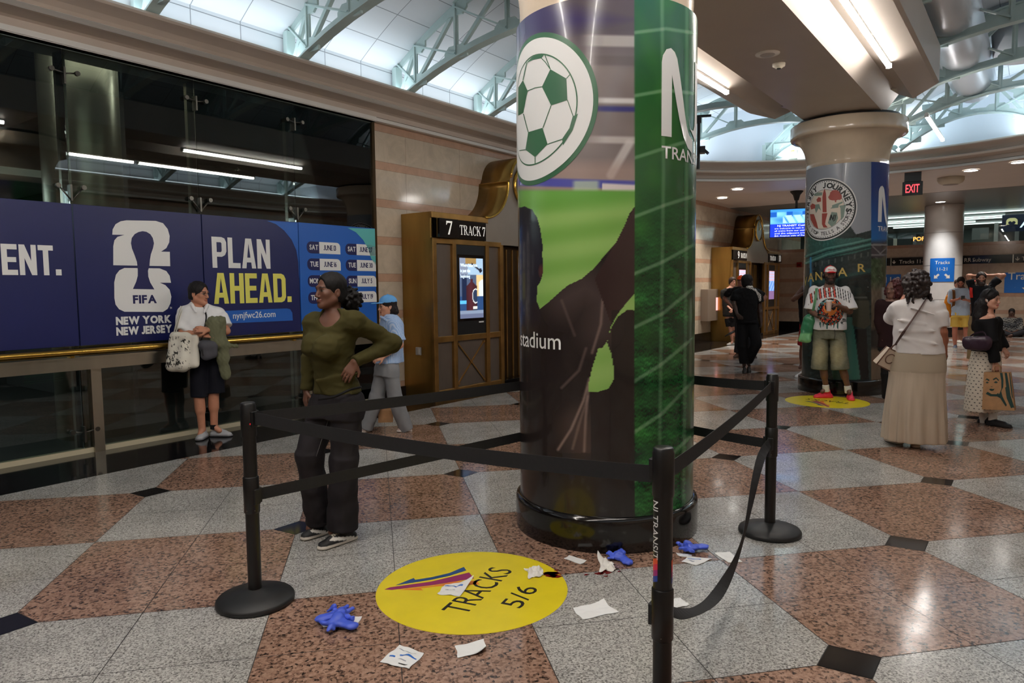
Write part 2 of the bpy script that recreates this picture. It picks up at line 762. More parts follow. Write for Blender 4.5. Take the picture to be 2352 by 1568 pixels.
        for m in range(8):
            for n in range(m + 1, 8):
                df = [cor[n][t] - cor[m][t] for t in range(3)]
                if sum(abs(t) for t in df) != 1:
                    continue
                va, vb = val[:, m], val[:, n]
                x = (va < 0) != (vb < 0)
                t = np.where(x, va / np.where(x, va - vb, 1), 0)
                for ax in range(3):
                    pos[:, ax] += np.where(x, cor[m][ax] + t * df[ax], 0)
                cnt += x
        pos /= np.maximum(cnt, 1)[:, None]
        V = self.lo + self.h * (np.stack([I, J, K], 1) + pos)
        Q = []
        for ax in range(3):
            sa = s[1:] if ax == 0 else (s[:, 1:] if ax == 1 else s[:, :, 1:])
            sb = s[:-1] if ax == 0 else (s[:, :-1] if ax == 1 else s[:, :, :-1])
            e = np.stack(np.nonzero(sa != sb), 1)
            o1, o2 = [(1, 2), (2, 0), (0, 1)][ax]
            ok = (e[:, o1] > 0) & (e[:, o2] > 0) & (e[:, o1] < self.n[o1] - 1) & (e[:, o2] < self.n[o2] - 1)
            e = e[ok]
            fl = sb[e[:, 0], e[:, 1], e[:, 2]]
            q = []
            for da, db in ((1, 1), (0, 1), (0, 0), (1, 0)):
                t = e.copy()
                t[:, o1] -= da
                t[:, o2] -= db
                q.append(idx[t[:, 0], t[:, 1], t[:, 2]])
            q = np.stack(q, 1)
            q[~fl] = q[~fl][:, ::-1]
            Q.append(q)
        Q = np.concatenate(Q)
        Q = Q[(Q >= 0).all(1)]
        return V, Q


def sdf_obj(fields, name, material, parent, color=None, xf=None, smooth=1):
    """fields -> one mesh object under parent (coordinates local to parent)"""
    if not isinstance(fields, (list, tuple)):
        fields = [fields]
    VV, QQ, n = [], [], 0
    for f in fields:
        V, Q = f.mesh()
        for _ in range(smooth):
            acc = np.zeros_like(V)
            ct = np.zeros(len(V))
            for a in range(4):
                np.add.at(acc, Q[:, a], V[Q[:, (a + 1) % 4]])
                np.add.at(ct, Q[:, a], 1)
            V = np.where(ct[:, None] > 0, 0.5 * V + 0.5 * acc / np.maximum(ct, 1)[:, None], V)
        VV.append(V)
        QQ.append(Q + n)
        n += len(V)
    V, Q = np.concatenate(VV), np.concatenate(QQ)
    me = bpy.data.meshes.new(name)
    me.vertices.add(len(V))
    me.vertices.foreach_set('co', V.astype(np.float32).ravel())
    me.loops.add(len(Q) * 4)
    me.loops.foreach_set('vertex_index', Q.astype(np.int32).ravel())
    me.polygons.add(len(Q))
    me.polygons.foreach_set('loop_start', np.arange(0, len(Q) * 4, 4, dtype=np.int32))
    me.update(calc_edges=True)
    me.polygons.foreach_set('use_smooth', np.ones(len(Q), bool))
    me.materials.append(material)
    if color is not None:
        c = np.ones((len(V), 4), np.float32)
        c[:, :3] = color(V)
        at = me.color_attributes.new('Col', 'FLOAT_COLOR', 'POINT')
        at.data.foreach_set('color', c.ravel())
    o = bpy.data.objects.new(name, me)
    COL.objects.link(o)
    if parent is not None:
        o.parent = parent
        PMAT[o.name] = PMAT[parent.name]
    return o


ROMAN = {
    'T': (.80, [_slab(.40, .36), _bar2(.40, 0, .40, 1, .14), _slab(.40, .80, .945, .055), [[(0, 1), (0, .74), (.035, .74), (.10, .95)]], [[(.80, 1), (.80, .74), (.765, .74), (.70, .95)]]]),
    'R': (.86, [_slab(.17, .34), _bar2(.17, 0, .17, 1, .14), _slab(.14, .28, .955), [[(.17, 1), (.44, 1), (.62, .93), (.68, .76), (.62, .58), (.44, .50), (.17, .50), (.17, .545), (.40, .545), (.50, .62), (.53, .76), (.50, .89), (.40, .955), (.17, .955)]], [[(.34, .52), (.50, .52), (.78, .045), (.88, .045), (.88, 0), (.66, 0)]]]),
    'A': (.94, [_slab(.10, .26), _slab(.80, .34), [[(.09, .03), (.13, .03), (.46, .90), (.44, 1), (.42, .92)]], [[(.42, 1), (.50, 1), (.88, .03), (.72, .03), (.40, .88)]], _slab(.42, .40, .30)]),
    'C': (.80, [_ring(.44, .50, .44, .52, .15, .05, .72, 2 * PI - .72), [[(.77, .98), (.77, .66), (.74, .66), (.66, .86)]]]),
    'K': (.92, [_slab(.17, .34), _bar2(.17, 0, .17, 1, .14), _slab(.17, .34, .955), [[(.22, .42), (.72, .97), (.80, .97), (.24, .37)]], [[(.38, .58), (.50, .66), (.86, .03), (.68, .03)]], _slab(.76, .30, .955), _slab(.78, .34)]),
    '7': (.62, [[[(.02, 1), (.62, 1), (.62, .93), (.34, 0), (.17, 0), (.50, .86), (.14, .86), (.05, .70), (.02, .70)]]]),
    '9': (.62, [_ring(.31, .68, .31, .33, .13, .05), [[(.62, .68), (.60, .42), (.50, .18), (.34, .03), (.10, 0), (.10, .04), (.28, .10), (.42, .30), (.48, .60)]]]),
    '8': (.60, [_ring(.30, .74, .26, .27, .10, .05), _ring(.30, .27, .30, .29, .12, .05)]),
    '1': (.42, [_slab(.24, .40), _bar2(.24, 0, .24, 1, .14), [[(.02, .82), (.20, .86), (.31, 1), (.20, .98)]]]),
    '0': (.66, [_ring(.33, .50, .33, .51, .13, .05)]),
}


# ================================================================ materials of the place
def granite(name, base, dark, light, scale, amt, rough=0.13):
    m = bpy.data.materials.new(name)
    m.use_nodes = True
    N, L = m.node_tree.nodes, m.node_tree.links
    b = N['Principled BSDF']
    geo = N.new('ShaderNodeNewGeometry')
    n1 = N.new('ShaderNodeTexNoise')
    n1.inputs['Scale'].default_value = scale
    n1.inputs['Detail'].default_value = 6
    n1.inputs['Roughness'].default_value = 0.75
    L.new(geo.outputs['Position'], n1.inputs['Vector'])
    vo = N.new('ShaderNodeTexVoronoi')
    vo.inputs['Scale'].default_value = scale * 1.6
    L.new(geo.outputs['Position'], vo.inputs['Vector'])
    sp = N.new('ShaderNodeSeparateColor')
    L.new(vo.outputs['Color'], sp.inputs[0])
    mm = N.new('ShaderNodeMath')
    mm.operation = 'MULTIPLY_ADD'
    L.new(sp.outputs[0], mm.inputs[0])
    mm.inputs[1].default_value = 0.34
    mm.inputs[2].default_value = -0.17
    ad = N.new('ShaderNodeMath')
    ad.operation = 'ADD'
    L.new(n1.outputs[0], ad.inputs[0])
    L.new(mm.outputs[0], ad.inputs[1])
    r1 = N.new('ShaderNodeValToRGB')
    r1.color_ramp.elements[0].position = 0.5 - amt * 2.0
    r1.color_ramp.elements[0].color = (*dark, 1)
    r1.color_ramp.elements[1].position = 0.5 - amt * 0.35
    r1.color_ramp.elements[1].color = (*base, 1)
    e = r1.color_ramp.elements.new(0.66)
    e.color = (*light, 1)
    L.new(ad.outputs[0], r1.inputs[0])
    n2 = N.new('ShaderNodeTexNoise')
    n2.inputs['Scale'].default_value = 2.2
    n2.inputs['Detail'].default_value = 3
    L.new(geo.outputs['Position'], n2.inputs['Vector'])
    mr = N.new('ShaderNodeMapRange')
    mr.inputs['From Min'].default_value = 0.3
    mr.inputs['From Max'].default_value = 0.7
    mr.inputs['To Min'].default_value = 0.86
    mr.inputs['To Max'].default_value = 1.12
    L.new(n2.outputs[0], mr.inputs[0])
    mx = N.new('ShaderNodeVectorMath')
    mx.operation = 'MULTIPLY'
    L.new(r1.outputs[0], mx.inputs[0])
    L.new(mr.outputs[0], mx.inputs[1])
    L.new(mx.outputs[0], b.inputs['Base Color'])
    rr = N.new('ShaderNodeMapRange')
    rr.inputs['From Min'].default_value = 0.35
    rr.inputs['From Max'].default_value = 0.65
    rr.inputs['To Min'].default_value = rough * 0.75
    rr.inputs['To Max'].default_value = rough * 1.5
    L.new(n2.outputs[0], rr.inputs[0])
    L.new(rr.outputs[0], b.inputs['Roughness'])
    return m


M_pink = granite('pink_granite', srgb(142, 110, 92), srgb(50, 40, 36), srgb(168, 136, 118), 42, 0.105)
M_grey = granite('grey_granite', srgb(158, 155, 150), srgb(82, 80, 78), srgb(196, 193, 188), 88, 0.12)
M_black = mat('black_granite', srgb(26, 25, 27), 0.08, var=0.25, vscale=120, spec=0.6)
M_joint = mat('tile_joint', srgb(30, 27, 25), 0.7)


def stone_wall(name, period, off, width, base, stripe, jstep, joff, axis, rough=0.1):
    """polished limestone with pink bands; bands from height, joints along the wall"""
    m = bpy.data.materials.new(name)
    m.use_nodes = True
    N, L = m.node_tree.nodes, m.node_tree.links
    b = N['Principled BSDF']
    geo = N.new('ShaderNodeNewGeometry')
    sep = N.new('ShaderNodeSeparateXYZ')
    L.new(geo.outputs['Position'], sep.inputs[0])

    def math_(op, a, c=None, d=None):
        n = N.new('ShaderNodeMath')
        n.operation = op
        for i, v in enumerate((a, c, d)):
            if v is None:
                continue
            if hasattr(v, 'is_linked'):
                L.new(v, n.inputs[i])
            else:
                n.inputs[i].default_value = v
        return n.outputs[0]
    z = math_('SUBTRACT', sep.outputs[2], off)
    zm = math_('FLOORED_MODULO', z, period)
    band = math_('LESS_THAN', zm, width)
    dt = N.new('ShaderNodeVectorMath')
    dt.operation = 'DOT_PRODUCT'
    L.new(geo.outputs['Position'], dt.inputs[0])
    dt.inputs[1].default_value = (axis[0], axis[1], 0)
    al = math_('SUBTRACT', dt.outputs['Value'], joff)
    am = math_('FLOORED_MODULO', al, jstep)
    am2 = math_('FLOORED_MODULO', math_('ADD', al, jstep * 0.5), jstep)
    j1 = math_('LESS_THAN', am, 0.006)
    j2 = math_('LESS_THAN', am2, 0.006)
    jx = math_('ADD', math_('MULTIPLY', j1, math_('SUBTRACT', 1.0, band)), math_('MULTIPLY', j2, band))
    e1 = math_('LESS_THAN', math_('ABSOLUTE', math_('SUBTRACT', zm, width)), 0.003)
    e2 = math_('LESS_THAN', zm, 0.005)
    line = math_('MINIMUM', math_('ADD', jx, math_('ADD', e1, e2)), 1.0)
    no = N.new('ShaderNodeTexNoise')
    no.inputs['Scale'].default_value = 3.5
    no.inputs['Detail'].default_value = 8
    no.inputs['Roughness'].default_value = 0.65
    no.inputs['Distortion'].default_value = 1.2
    L.new(geo.outputs['Position'], no.inputs['Vector'])
    mr = N.new('ShaderNodeMapRange')
    mr.inputs['From Min'].default_value = 0.3
    mr.inputs['From Max'].default_value = 0.7
    mr.inputs['To Min'].default_value = 0.84
    mr.inputs['To Max'].default_value = 1.1
    L.new(no.outputs[0], mr.inputs[0])
    mix = N.new('ShaderNodeMix')
    mix.data_type = 'RGBA'
    L.new(band, mix.inputs[0])
    mix.inputs[6].default_value = (*base, 1)
    mix.inputs[7].default_value = (*stripe, 1)
    mu = N.new('ShaderNodeVectorMath')
    mu.operation = 'MULTIPLY'
    L.new(mix.outputs[2], mu.inputs[0])
    L.new(mr.outputs[0], mu.inputs[1])
    mix2 = N.new('ShaderNodeMix')
    mix2.data_type = 'RGBA'
    L.new(math_('MULTIPLY', line, 0.6), mix2.inputs[0])
    L.new(mu.outputs[0], mix2.inputs[6])
    mix2.inputs[7].default_value = (*srgb(110, 84, 70), 1)
    L.new(mix2.outputs[2], b.inputs['Base Color'])
    b.inputs['Roughness'].default_value = rough
    return m


M_stone = stone_wall('polished_limestone', 0.546, 0.668, 0.118, srgb(196, 180, 160), srgb(188, 152, 128), 1.245, 7.70, AV)
M_stone_b = stone_wall('polished_limestone_end', 0.546, 0.668, 0.118, srgb(184, 164, 146), srgb(172, 138, 118), 1.245, 0.3, NV)
M_plaster = mat('warm_plaster', srgb(198, 184, 172), 0.6, var=0.03, vscale=3)
M_ceil = mat('ceiling_paint', srgb(214, 202, 192), 0.5, var=0.03, vscale=2)
M_metal_ceil = mat('satin_metal_panel', srgb(150, 142, 134), 0.32, metal=0.6)
M_white_trim = mat('white_trim', srgb(226, 224, 220), 0.4)
M_drum = mat('white_drum_paint', srgb(222, 230, 240), 0.6)
M_truss = mat('pale_green_steel', srgb(188, 208, 206), 0.45, var=0.04, vscale=6)
M_brass = mat('satin_brass', srgb(158, 124, 66), 0.34, metal=0.9, var=0.35, vscale=2.2, bump=0.0006, bscale=8, stretch=(1, 1, 0.15))
M_brass_bright = mat('polished_brass', srgb(206, 164, 78), 0.22, metal=1.0, var=0.12, vscale=4)
M_brass_trim = mat('brass_trim', srgb(168, 128, 72), 0.3, metal=0.85, var=0.2, vscale=5)
M_bronze = mat('dark_bronze', srgb(72, 56, 36), 0.35, metal=0.8, var=0.2, vscale=4)
M_steel = mat('brushed_steel', srgb(186, 180, 166), 0.28, metal=1.0, var=0.1, vscale=5, stretch=(1, 1, 0.1))
M_steel_dark = mat('dark_steel', srgb(96, 94, 88), 0.35, metal=1.0)
M_blackp = mat('black_plastic', srgb(20, 20, 21), 0.42, var=0.1, vscale=30)
M_black_gloss = mat('glossy_black', srgb(16, 14, 14), 0.12, coat=0.3)
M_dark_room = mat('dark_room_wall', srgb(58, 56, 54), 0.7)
M_white = mat('white_print', srgb(232, 232, 230), 0.45)


def glass_mat(name, tint, ior=1.5, rough=0.0, boost=1.0):
    m = bpy.data.materials.new(name)
    m.use_nodes = True
    N, L = m.node_tree.nodes, m.node_tree.links
    N.remove(N['Principled BSDF'])
    tr = N.new('ShaderNodeBsdfTransparent')
    tr.inputs[0].default_value = (*tint, 1)
    gl = N.new('ShaderNodeBsdfGlossy')
    gl.inputs['Roughness'].default_value = rough
    fr = N.new('ShaderNodeFresnel')
    fr.inputs[0].default_value = ior
    ml = N.new('ShaderNodeMath')
    ml.operation = 'MULTIPLY'
    ml.inputs[1].default_value = boost
    ml.use_clamp = True
    L.new(fr.outputs[0], ml.inputs[0])
    mx = N.new('ShaderNodeMixShader')
    L.new(ml.outputs[0], mx.inputs[0])
    L.new(tr.outputs[0], mx.inputs[1])
    L.new(gl.outputs[0], mx.inputs[2])
    L.new(mx.outputs[0], N['Material Output'].inputs[0])
    return m


M_glass = glass_mat('tinted_glass', (0.50, 0.56, 0.54), 1.6, 0.0, 1.5)
M_glass_clear = glass_mat('clear_glass', (0.85, 0.92, 0.90), 1.5)

# ================================================================ floor
LA, LB, CA, CB = 2.617, 2.005, 1.1708, 1.2882      # lattice origin (y, x) and cell (y, x)
HX, HY = 0.160, 0.145
NB = 6.72                                          # edge of the black border band


def floor_build():
    bm = bmesh.new()
    G = 0.0022

    def poly(pts, mi):
        vs = [bm.verts.new((p[0], p[1], 0)) for p in pts]
        f = bm.faces.new(vs)
        f.material_index = mi

    def clip(pts, axis, lim, keep_less):
        out = []
        for i in range(len(pts)):
            p, q = pts[i], pts[(i + 1) % len(pts)]
            ip = (p[axis] <= lim) == keep_less
            iq = (q[axis] <= lim) == keep_less
            if ip:
                out.append(p)
            if ip != iq:
                t = (lim - p[axis]) / (q[axis] - p[axis])
                out.append((p[0] + t * (q[0] - p[0]), p[1] + t * (q[1] - p[1])))
        return out
    for i in range(-9, 22):
        for j in range(-14, 22):
            x0, y0 = LB + j * CB, LA + i * CA
            ctr = np.array([x0 + CB / 2, y0 + CA / 2])
            if ctr @ NV > NB + 1.2 or ctr @ NV < -4.5 or ctr @ AV > 30 or ctr @ AV < -8:
                continue
            pink = (i + j) % 2 == 0
            x1, y1, xm, ym = x0 + CB, y0 + CA, x0 + CB / 2, y0 + CA / 2
            for (ax, bx, ay, by, cx, cy) in ((x0, xm, y0, ym, x0, y0), (xm, x1, y0, ym, x1, y0), (x0, xm, ym, y1, x0, y1), (xm, x1, ym, y1, x1, y1)):
                pts = [(ax + G, ay + G), (bx - G, ay + G), (bx - G, by - G), (ax + G, by - G)]
                ci, cj = i + (cy > y0), j + (cx > x0)
                if (ci + cj) % 2 == 0:
                    # cut the corner where a black diamond sits
                    sx, sy = (1 if cx == x0 else -1), (1 if cy == y0 else -1)
                    out = []
                    for p in pts:
                        if abs(p[0] - cx) < 0.01 and abs(p[1] - cy) < 0.01:
                            a, b = (cx + sx * HX, p[1]), (p[0], cy + sy * HY)
                            out += [b, a] if (sx * sy) > 0 else [a, b]
                        else:
                            out.append(p)
                    pts = out
                # clip to the band
                w = [(p[0], p[1], p[0] * NV[0] + p[1] * NV[1]) for p in pts]
                res = []
                for k in range(len(w)):
                    p, q = w[k], w[(k + 1) % len(w)]
                    if p[2] <= NB:
                        res.append(p[:2])
                    if (p[2] <= NB) != (q[2] <= NB):
                        t = (NB - p[2]) / (q[2] - p[2])
                        res.append((p[0] + t * (q[0] - p[0]), p[1] + t * (q[1] - p[1])))
                if len(res) > 2:
                    poly(res, 0 if pink else 1)
            if (i + j) % 2 == 0 and np.array([x0, y0]) @ NV < NB - 0.12:
                g = 0.004
                poly([(x0 - HX + g, y0), (x0, y0 - HY + g), (x0 + HX - g, y0), (x0, y0 + HY - g)], 2)
    bmesh.ops.recalc_face_normals(bm, faces=bm.faces)
    for f in bm.faces:
        if f.normal.z < 0:
            f.normal_flip()
    me = bpy.data.meshes.new('floor')
    # bed under the joints
    b = [hall(-8, -6, -0.002), hall(32, -6, -0.002), hall(32, 18, -0.002), hall(-8, 18, -0.002)]
    vs = [bm.verts.new(p) for p in b]
    f = bm.faces.new(vs)
    f.material_index = 3
    bn = [hall(-8, NB + 0.003, 0), hall(32, NB + 0.003, 0), hall(32, 7.79, 0), hall(-8, 7.79, 0)]
    f = bm.faces.new([bm.verts.new(p) for p in bn])
    f.material_index = 2
    bm.to_mesh(me)
    for m in (M_pink, M_grey, M_black, M_joint):
        me.materials.append(m)
    o = bpy.data.objects.new('floor', me)
    COL.objects.link(o)
    o['kind'] = 'structure'


floor_build()

# ================================================================ walls
WN = 7.77
A0, A1 = -8.0, 30.0
m = MB(HALL)
m.box(7.05, A1, WN, WN + 0.3, 0.0, 4.40)
struct(m, 'wall_left', M_stone)
m = MB(HALL)
m.box(7.10, 7.60, WN - 0.03, WN, 0.0, 0.16)
m.box(12.45, 20.2, WN - 0.03, WN, 0.0, 0.28)
m.box(25.2, 30.0, WN - 0.03, WN, 0.0, 0.28)
struct(m, 'baseboard_left', M_black)
m = MB(HALL)
m.box(A0, 32, -3.6, -3.3, 0, 4.4)
struct(m, 'wall_right', M_stone)
m = MB(HALL)
m.box(A0 - 0.3, A0, -3.6, 8.2, 0, 6.5)
struct(m, 'wall_rear', M_stone_b)
# end wall of the concourse, low stone part
AE = 27.0
m = MB(HALL)
m.box(AE, AE + 0.3, -3.4, 8.0, 0.0, 2.86)
struct(m, 'wall_end', M_stone_b)
m = MB(HALL)
m.box(AE - 0.04, AE, -3.4, 7.77, 0.0, 0.3)
struct(m, 'baseboard_end', M_black)
m = MB(HALL)
m.box(AE - 0.06, AE + 0.34, -3.4, 7.77, 2.86, 2.95)
struct(m, 'trim_1', M_stone_b)

# ---------------------------------------------------------------- cornice: profile (inward distance, height) swept along the hall and round its end
PROF = [(0.0, 4.05), (0.07, 4.05), (0.07, 4.115), (0.09, 4.115), (0.09, 4.185), (0.13, 4.20), (0.30, 4.215), (0.33, 4.225), (0.35, 4.225), (0.36, 4.265), (0.34, 4.275), (0.36, 4.30), (0.42, 4.34), (0.50, 4.37), (0.56, 4.39), (0.58, 4.41), (0.56, 4.44), (0.0, 4.44)]
RC = 5.38            # outer radius of the rounded end at wall plane
AC = 12.25


def sweep(prof, path_fn, ts, mi=None):
    m = MB(HALL)
    V = []
    for t in ts:
        for (i, z) in prof:
            a, n = path_fn(t, i)
            V.append((a, n, z))
    k = len(prof)
    F = []
    for s in range(len(ts) - 1):
        for j in range(k - 1):
            F.append((s * k + j, s * k + j + 1, (s + 1) * k + j + 1, (s + 1) * k + j))
    m.add(V, F, True)
    return m


m = MB(HALL)
V, F = [], []
ts = [('s', A0), ('s', 4.0), ('s', 8.0), ('s', AC)] + [('c', t) for t in np.linspace(PI / 2, -PI / 2, 49)[1:]] + [('e', AC - 4), ('e', A0)]
for (k_, t) in ts:
    for (i, z) in PROF:
        if k_ == 's':
            V.append((t, NC + RC - i, z))
        elif k_ == 'c':
            V.append((AC + (RC - i) * 0.97 * math.cos(t), NC + (RC - i) * math.sin(t), z))
        else:
            V.append((t, NC - RC + i, z))
k = len(PROF)
for s in range(len(ts) - 1):
    for j in range(k - 1):
        F.append((s * k + j, (s + 1) * k + j, (s + 1) * k + j + 1, s * k + j + 1))
m.add(V, F, False)
struct(m, 'trim_2', M_plaster)
# light bead lines of the cornice
for B_ in ([(0.33, 4.218), (0.40, 4.246), (0.33, 4.276)], [(0.06, 4.052), (0.105, 4.056), (0.105, 4.10), (0.06, 4.118)]):
    m = MB(HALL)
    V, F = [], []
    nb = len(B_)
    for (k_, t) in ts:
        for (i, z) in B_:
            if k_ == 's':
                V.append((t, NC + RC - i, z))
            elif k_ == 'c':
                V.append((AC + (RC - i) * 0.97 * math.cos(t), NC + (RC - i) * math.sin(t), z))
            else:
                V.append((t, NC - RC + i, z))
    for s in range(len(ts) - 1):
        for j in range(nb - 1):
            F.append((s * nb + j, (s + 1) * nb + j, (s + 1) * nb + j + 1, s * nb + j + 1))
    m.add(V, F, False)
    struct(m, 'trim_3', M_white_trim)
# white strip over the glazing
m = MB(HALL)
m.box(A0, 7.05, 7.68, 7.80, 4.05, 4.115)
m.box(A0, 7.05, 7.775, 8.1, 4.04, 4.9)
struct(m, 'trim_4', M_white_trim)

# drum wall over the rounded end and low ceiling beyond it
m = MB(HALL)
V, F = [], []
tt = np.linspace(PI / 2, -PI / 2, 49)
for t in tt:
    for z in (4.4, 7.2):
        V.append((AC + (RC + 0.02) * 0.97 * math.cos(t), NC + (RC + 0.02) * math.sin(t), z))
for s in range(48):
    F.append((2 * s, 2 * s + 2, 2 * s + 3, 2 * s + 1))
m.add(V, F, True)
struct(m, 'wall_far', M_drum)

bm_ = MB(HALL)
V = [(AC + RC * 0.97 * math.cos(t), NC + RC * math.sin(t), 4.06) for t in tt]
OUT = [(AC + 9.6 * math.cos(t) / max(abs(math.cos(t)), abs(math.sin(t)) * 9.6 / 5.45), NC + 5.45 * max(-1, min(1, math.sin(t) / max(abs(math.sin(t)), abs(math.cos(t)) * 5.45 / 9.6)))) for t in tt]
V2 = [(a, n, 4.06) for a, n in OUT]
F = [(i, i + 1, 49 + i + 1, 49 + i) for i in range(48)]
bm_.add(V + V2, F)
struct(bm_, 'ceiling', M_ceil)
m = MB(HALL)
m.box(AC + 9.55, 40.0, -6.0, 14.0, 4.055, 4.2)
struct(m, 'ceiling_soffit', M_metal_ceil)

# ---------------------------------------------------------------- vaults
def vault_mat():
    m = bpy.data.materials.new('vault_panel')
    m.use_nodes = True
    N, L = m.node_tree.nodes, m.node_tree.links
    b = N['Principled BSDF']
    uv = N.new('ShaderNodeAttribute')
    uv.attribute_name = 'Pan'
    br = N.new('ShaderNodeTexBrick')
    br.offset = 0.0
    br.inputs['Color1'].default_value = (*srgb(226, 230, 234), 1)
    br.inputs['Color2'].default_value = (*srgb(219, 224, 230), 1)
    br.inputs['Mortar'].default_value = (*srgb(150, 156, 162), 1)
    br.inputs['Scale'].default_value = 1.0
    br.inputs['Mortar Size'].default_value = 0.006
    br.inputs['Brick Width'].default_value = 0.61
    br.inputs['Row Height'].default_value = 0.46
    L.new(uv.outputs['Vector'], br.inputs['Vector'])
    L.new(br.outputs[0], b.inputs['Base Color'])
    b.inputs['Roughness'].default_value = 0.65
    return m


M_vault = vault_mat()


def z_top(s):
    """s: |n - arch centre| ; underside of the vault"""
    return 4.82 + 0.95 * (1 - (s / 2.75) ** 2)


def z_bot(s):
    return 4.40 + 0.52 * (1 - (s / 2.45) ** 2)


ARCH = NC + 2.42


def vault(side):
    m = MB(HALL)
    V, P, F = [], [], []
    prof = [(7.72, 4.42), (7.60, 4.42), (7.60, 4.81)]
    for s in np.linspace(2.78, -2.42, 27):
        prof.append((ARCH + s, z_top(abs(s))))
    arc = [0]
    for i in range(1, len(prof)):
        arc.append(arc[-1] + math.hypot(prof[i][0] - prof[i - 1][0], prof[i][1] - prof[i - 1][1]))
    As = np.linspace(A0, 19.0, 10)
    for a in As:
        for (n, z), s in zip(prof, arc):
            nn = n if side > 0 else 2 * NC - n
            V.append((a, nn, z))
            P.append((a, s, 0))
    k = len(prof)
    for i in range(len(As) - 1):
        for j in range(k - 1):
            q = (i * k + j, i * k + j + 1, (i + 1) * k + j + 1, (i + 1) * k + j)
            F.append(q if side > 0 else q[::-1])
    m.add(V, F, False)
    o = struct(m, 'ceiling_vault', M_vault)
    at = o.data.attributes.new('Pan', 'FLOAT_VECTOR', 'POINT')
    at.data.foreach_set('vector', np.array(P, np.float32).ravel())
    return o


vault(1)
vault(-1)


# ---------------------------------------------------------------- roof trusses
def truss(a, side, label):
    reach = 5.12 if a <= AC else math.sqrt(max(0.1, 5.12 ** 2 - ((a - AC) / 0.97) ** 2))
    if reach < 2.4:
        return
    t = thing('roof_truss', label, 'roof truss', hall(a, NC + side * reach, 4.4), HROT, 'pale green roof trusses')
    half = (reach - 0.02) / 2
    cen = NC + 0.02 + half
    sc = half / 2.55
    sg = lambda n: n if side > 0 else 2 * NC - n
    up = lambda s: z_top(min(abs(s), 2.74)) - 0.045 - (1 - sc) * 0.5
    lo = lambda s: z_bot(min(abs(s), 2.56))
    S = np.linspace(1, -1, 15) * half * 0.99

    def chord(fn, wdt, dep, nm, Sx):
        m = MB(HALL)
        # T section: flange and web, following the arch in short straight lengths
        for s0, s1 in zip(Sx[:-1], Sx[1:]):
            p, q = (a, sg(cen + s0), fn(s0 / sc)), (a, sg(cen + s1), fn(s1 / sc))
            m.bar(p, q, wdt, 0.022)
            off = dep / 2 if fn is lo else -dep / 2
            p2, q2 = (p[0], p[1], p[2] + off), (q[0], q[1], q[2] + off)
            m.bar(p2, q2, 0.03, dep)
        m.build(nm, M_truss, t)
    chord(lo, 0.14, 0.10, 'bottom_chord', S)
    chord(up, 0.13, 0.12, 'top_chord', S)
    # panel points
    nodes = np.array([0.86, 0.56, 0.22, -0.22, -0.56, -0.86]) * half
    for i, s in enumerate(nodes):
        zl, zu = lo(s / sc), up(s / sc)
        m = MB(HALL)
        m.box(a - 0.035, a + 0.035, *sorted((sg(cen + s) - 0.012, sg(cen + s) + 0.012)), zl + 0.02, zu - 0.02)
        m.box(a - 0.012, a + 0.012, *sorted((sg(cen + s) - 0.035, sg(cen + s) + 0.035)), zl + 0.02, zu - 0.02)
        m.build('upright', M_truss, t)
        for z, h in ((zl, 1), (zu, -1)):
            w_, d_ = 0.20, 0.17
            loop = [(-w_, 0), (w_, 0), (w_, h * d_ * 0.55), (w_ * 0.6, h * d_), (-w_ * 0.6, h * d_), (-w_, h * d_ * 0.55)]
            m = MB(HALL)
            m.prism([(sg(cen + s) + x, z + y) for x, y in loop], a - 0.016, a + 0.016, 'x')
            m.build('gusset_plate', M_truss, t)
    brk = [0.99 * half] + list(nodes) + [-0.99 * half]
    for s0, s1 in zip(brk[:-1], brk[1:]):
        inner, outer = (s1, s0) if abs(s1) < abs(s0) else (s0, s1)
        m = MB(HALL)
        m.bar((a + 0.02, sg(cen + outer), lo(outer / sc) + 0.06), (a + 0.02, sg(cen + inner), up(inner / sc) - 0.06), 0.05, 0.05, up=(1, 0, 0))
        m.build('diagonal_brace', M_truss, t)
        if 0 < s0 * s1:
            m = MB(HALL)
            m.bar((a - 0.02, sg(cen + outer), up(outer / sc) - 0.06), (a - 0.02, sg(cen + inner), lo(inner / sc) + 0.06), 0.022, 0.05, up=(1, 0, 0))
            m.build('tie_strap', M_truss, t)
    m = MB(HALL)
    e = sg(NC + reach + 0.02)
    m.box(a - 0.06, a + 0.06, *sorted((e - 0.04, e + 0.04)), 4.30, 4.83)
    m.build('end_post', M_truss, t)


ORD = ['first', 'second', 'third', 'fourth', 'fifth', 'sixth', 'seventh', 'eighth']
for k_ in range(8):
    truss(3.67 + 1.83 * k_, 1, 'pale green roof truss springing above the glass wall cornice, %s one along' % ORD[k_])
for k_ in range(3, 8):
    truss(3.67 + 1.83 * k_, -1, 'pale green roof truss on the duct side of the columns, %s one along' % ORD[k_ - 3])
# ================================================================ columns
def proj(W):
    W = np.asarray(W, float) - np.array([0, 0, CAM_Z])
    cy, sy = math.cos(YAW), math.sin(YAW)
    X, Y, Z = W[:, 0] * cy - W[:, 1] * sy, W[:, 0] * sy + W[:, 1] * cy, W[:, 2]
    c, s = math.cos(PITCH), math.sin(PITCH)
    Fw, U = Y * c - Z * s, Y * s + Z * c
    x, y = X / Fw * FPX, -U / Fw * FPX
    cr, sr = math.cos(ROLL), math.sin(ROLL)
    return np.stack([1176 + x * cr - y * sr, 784 + x * sr + y * cr], 1)


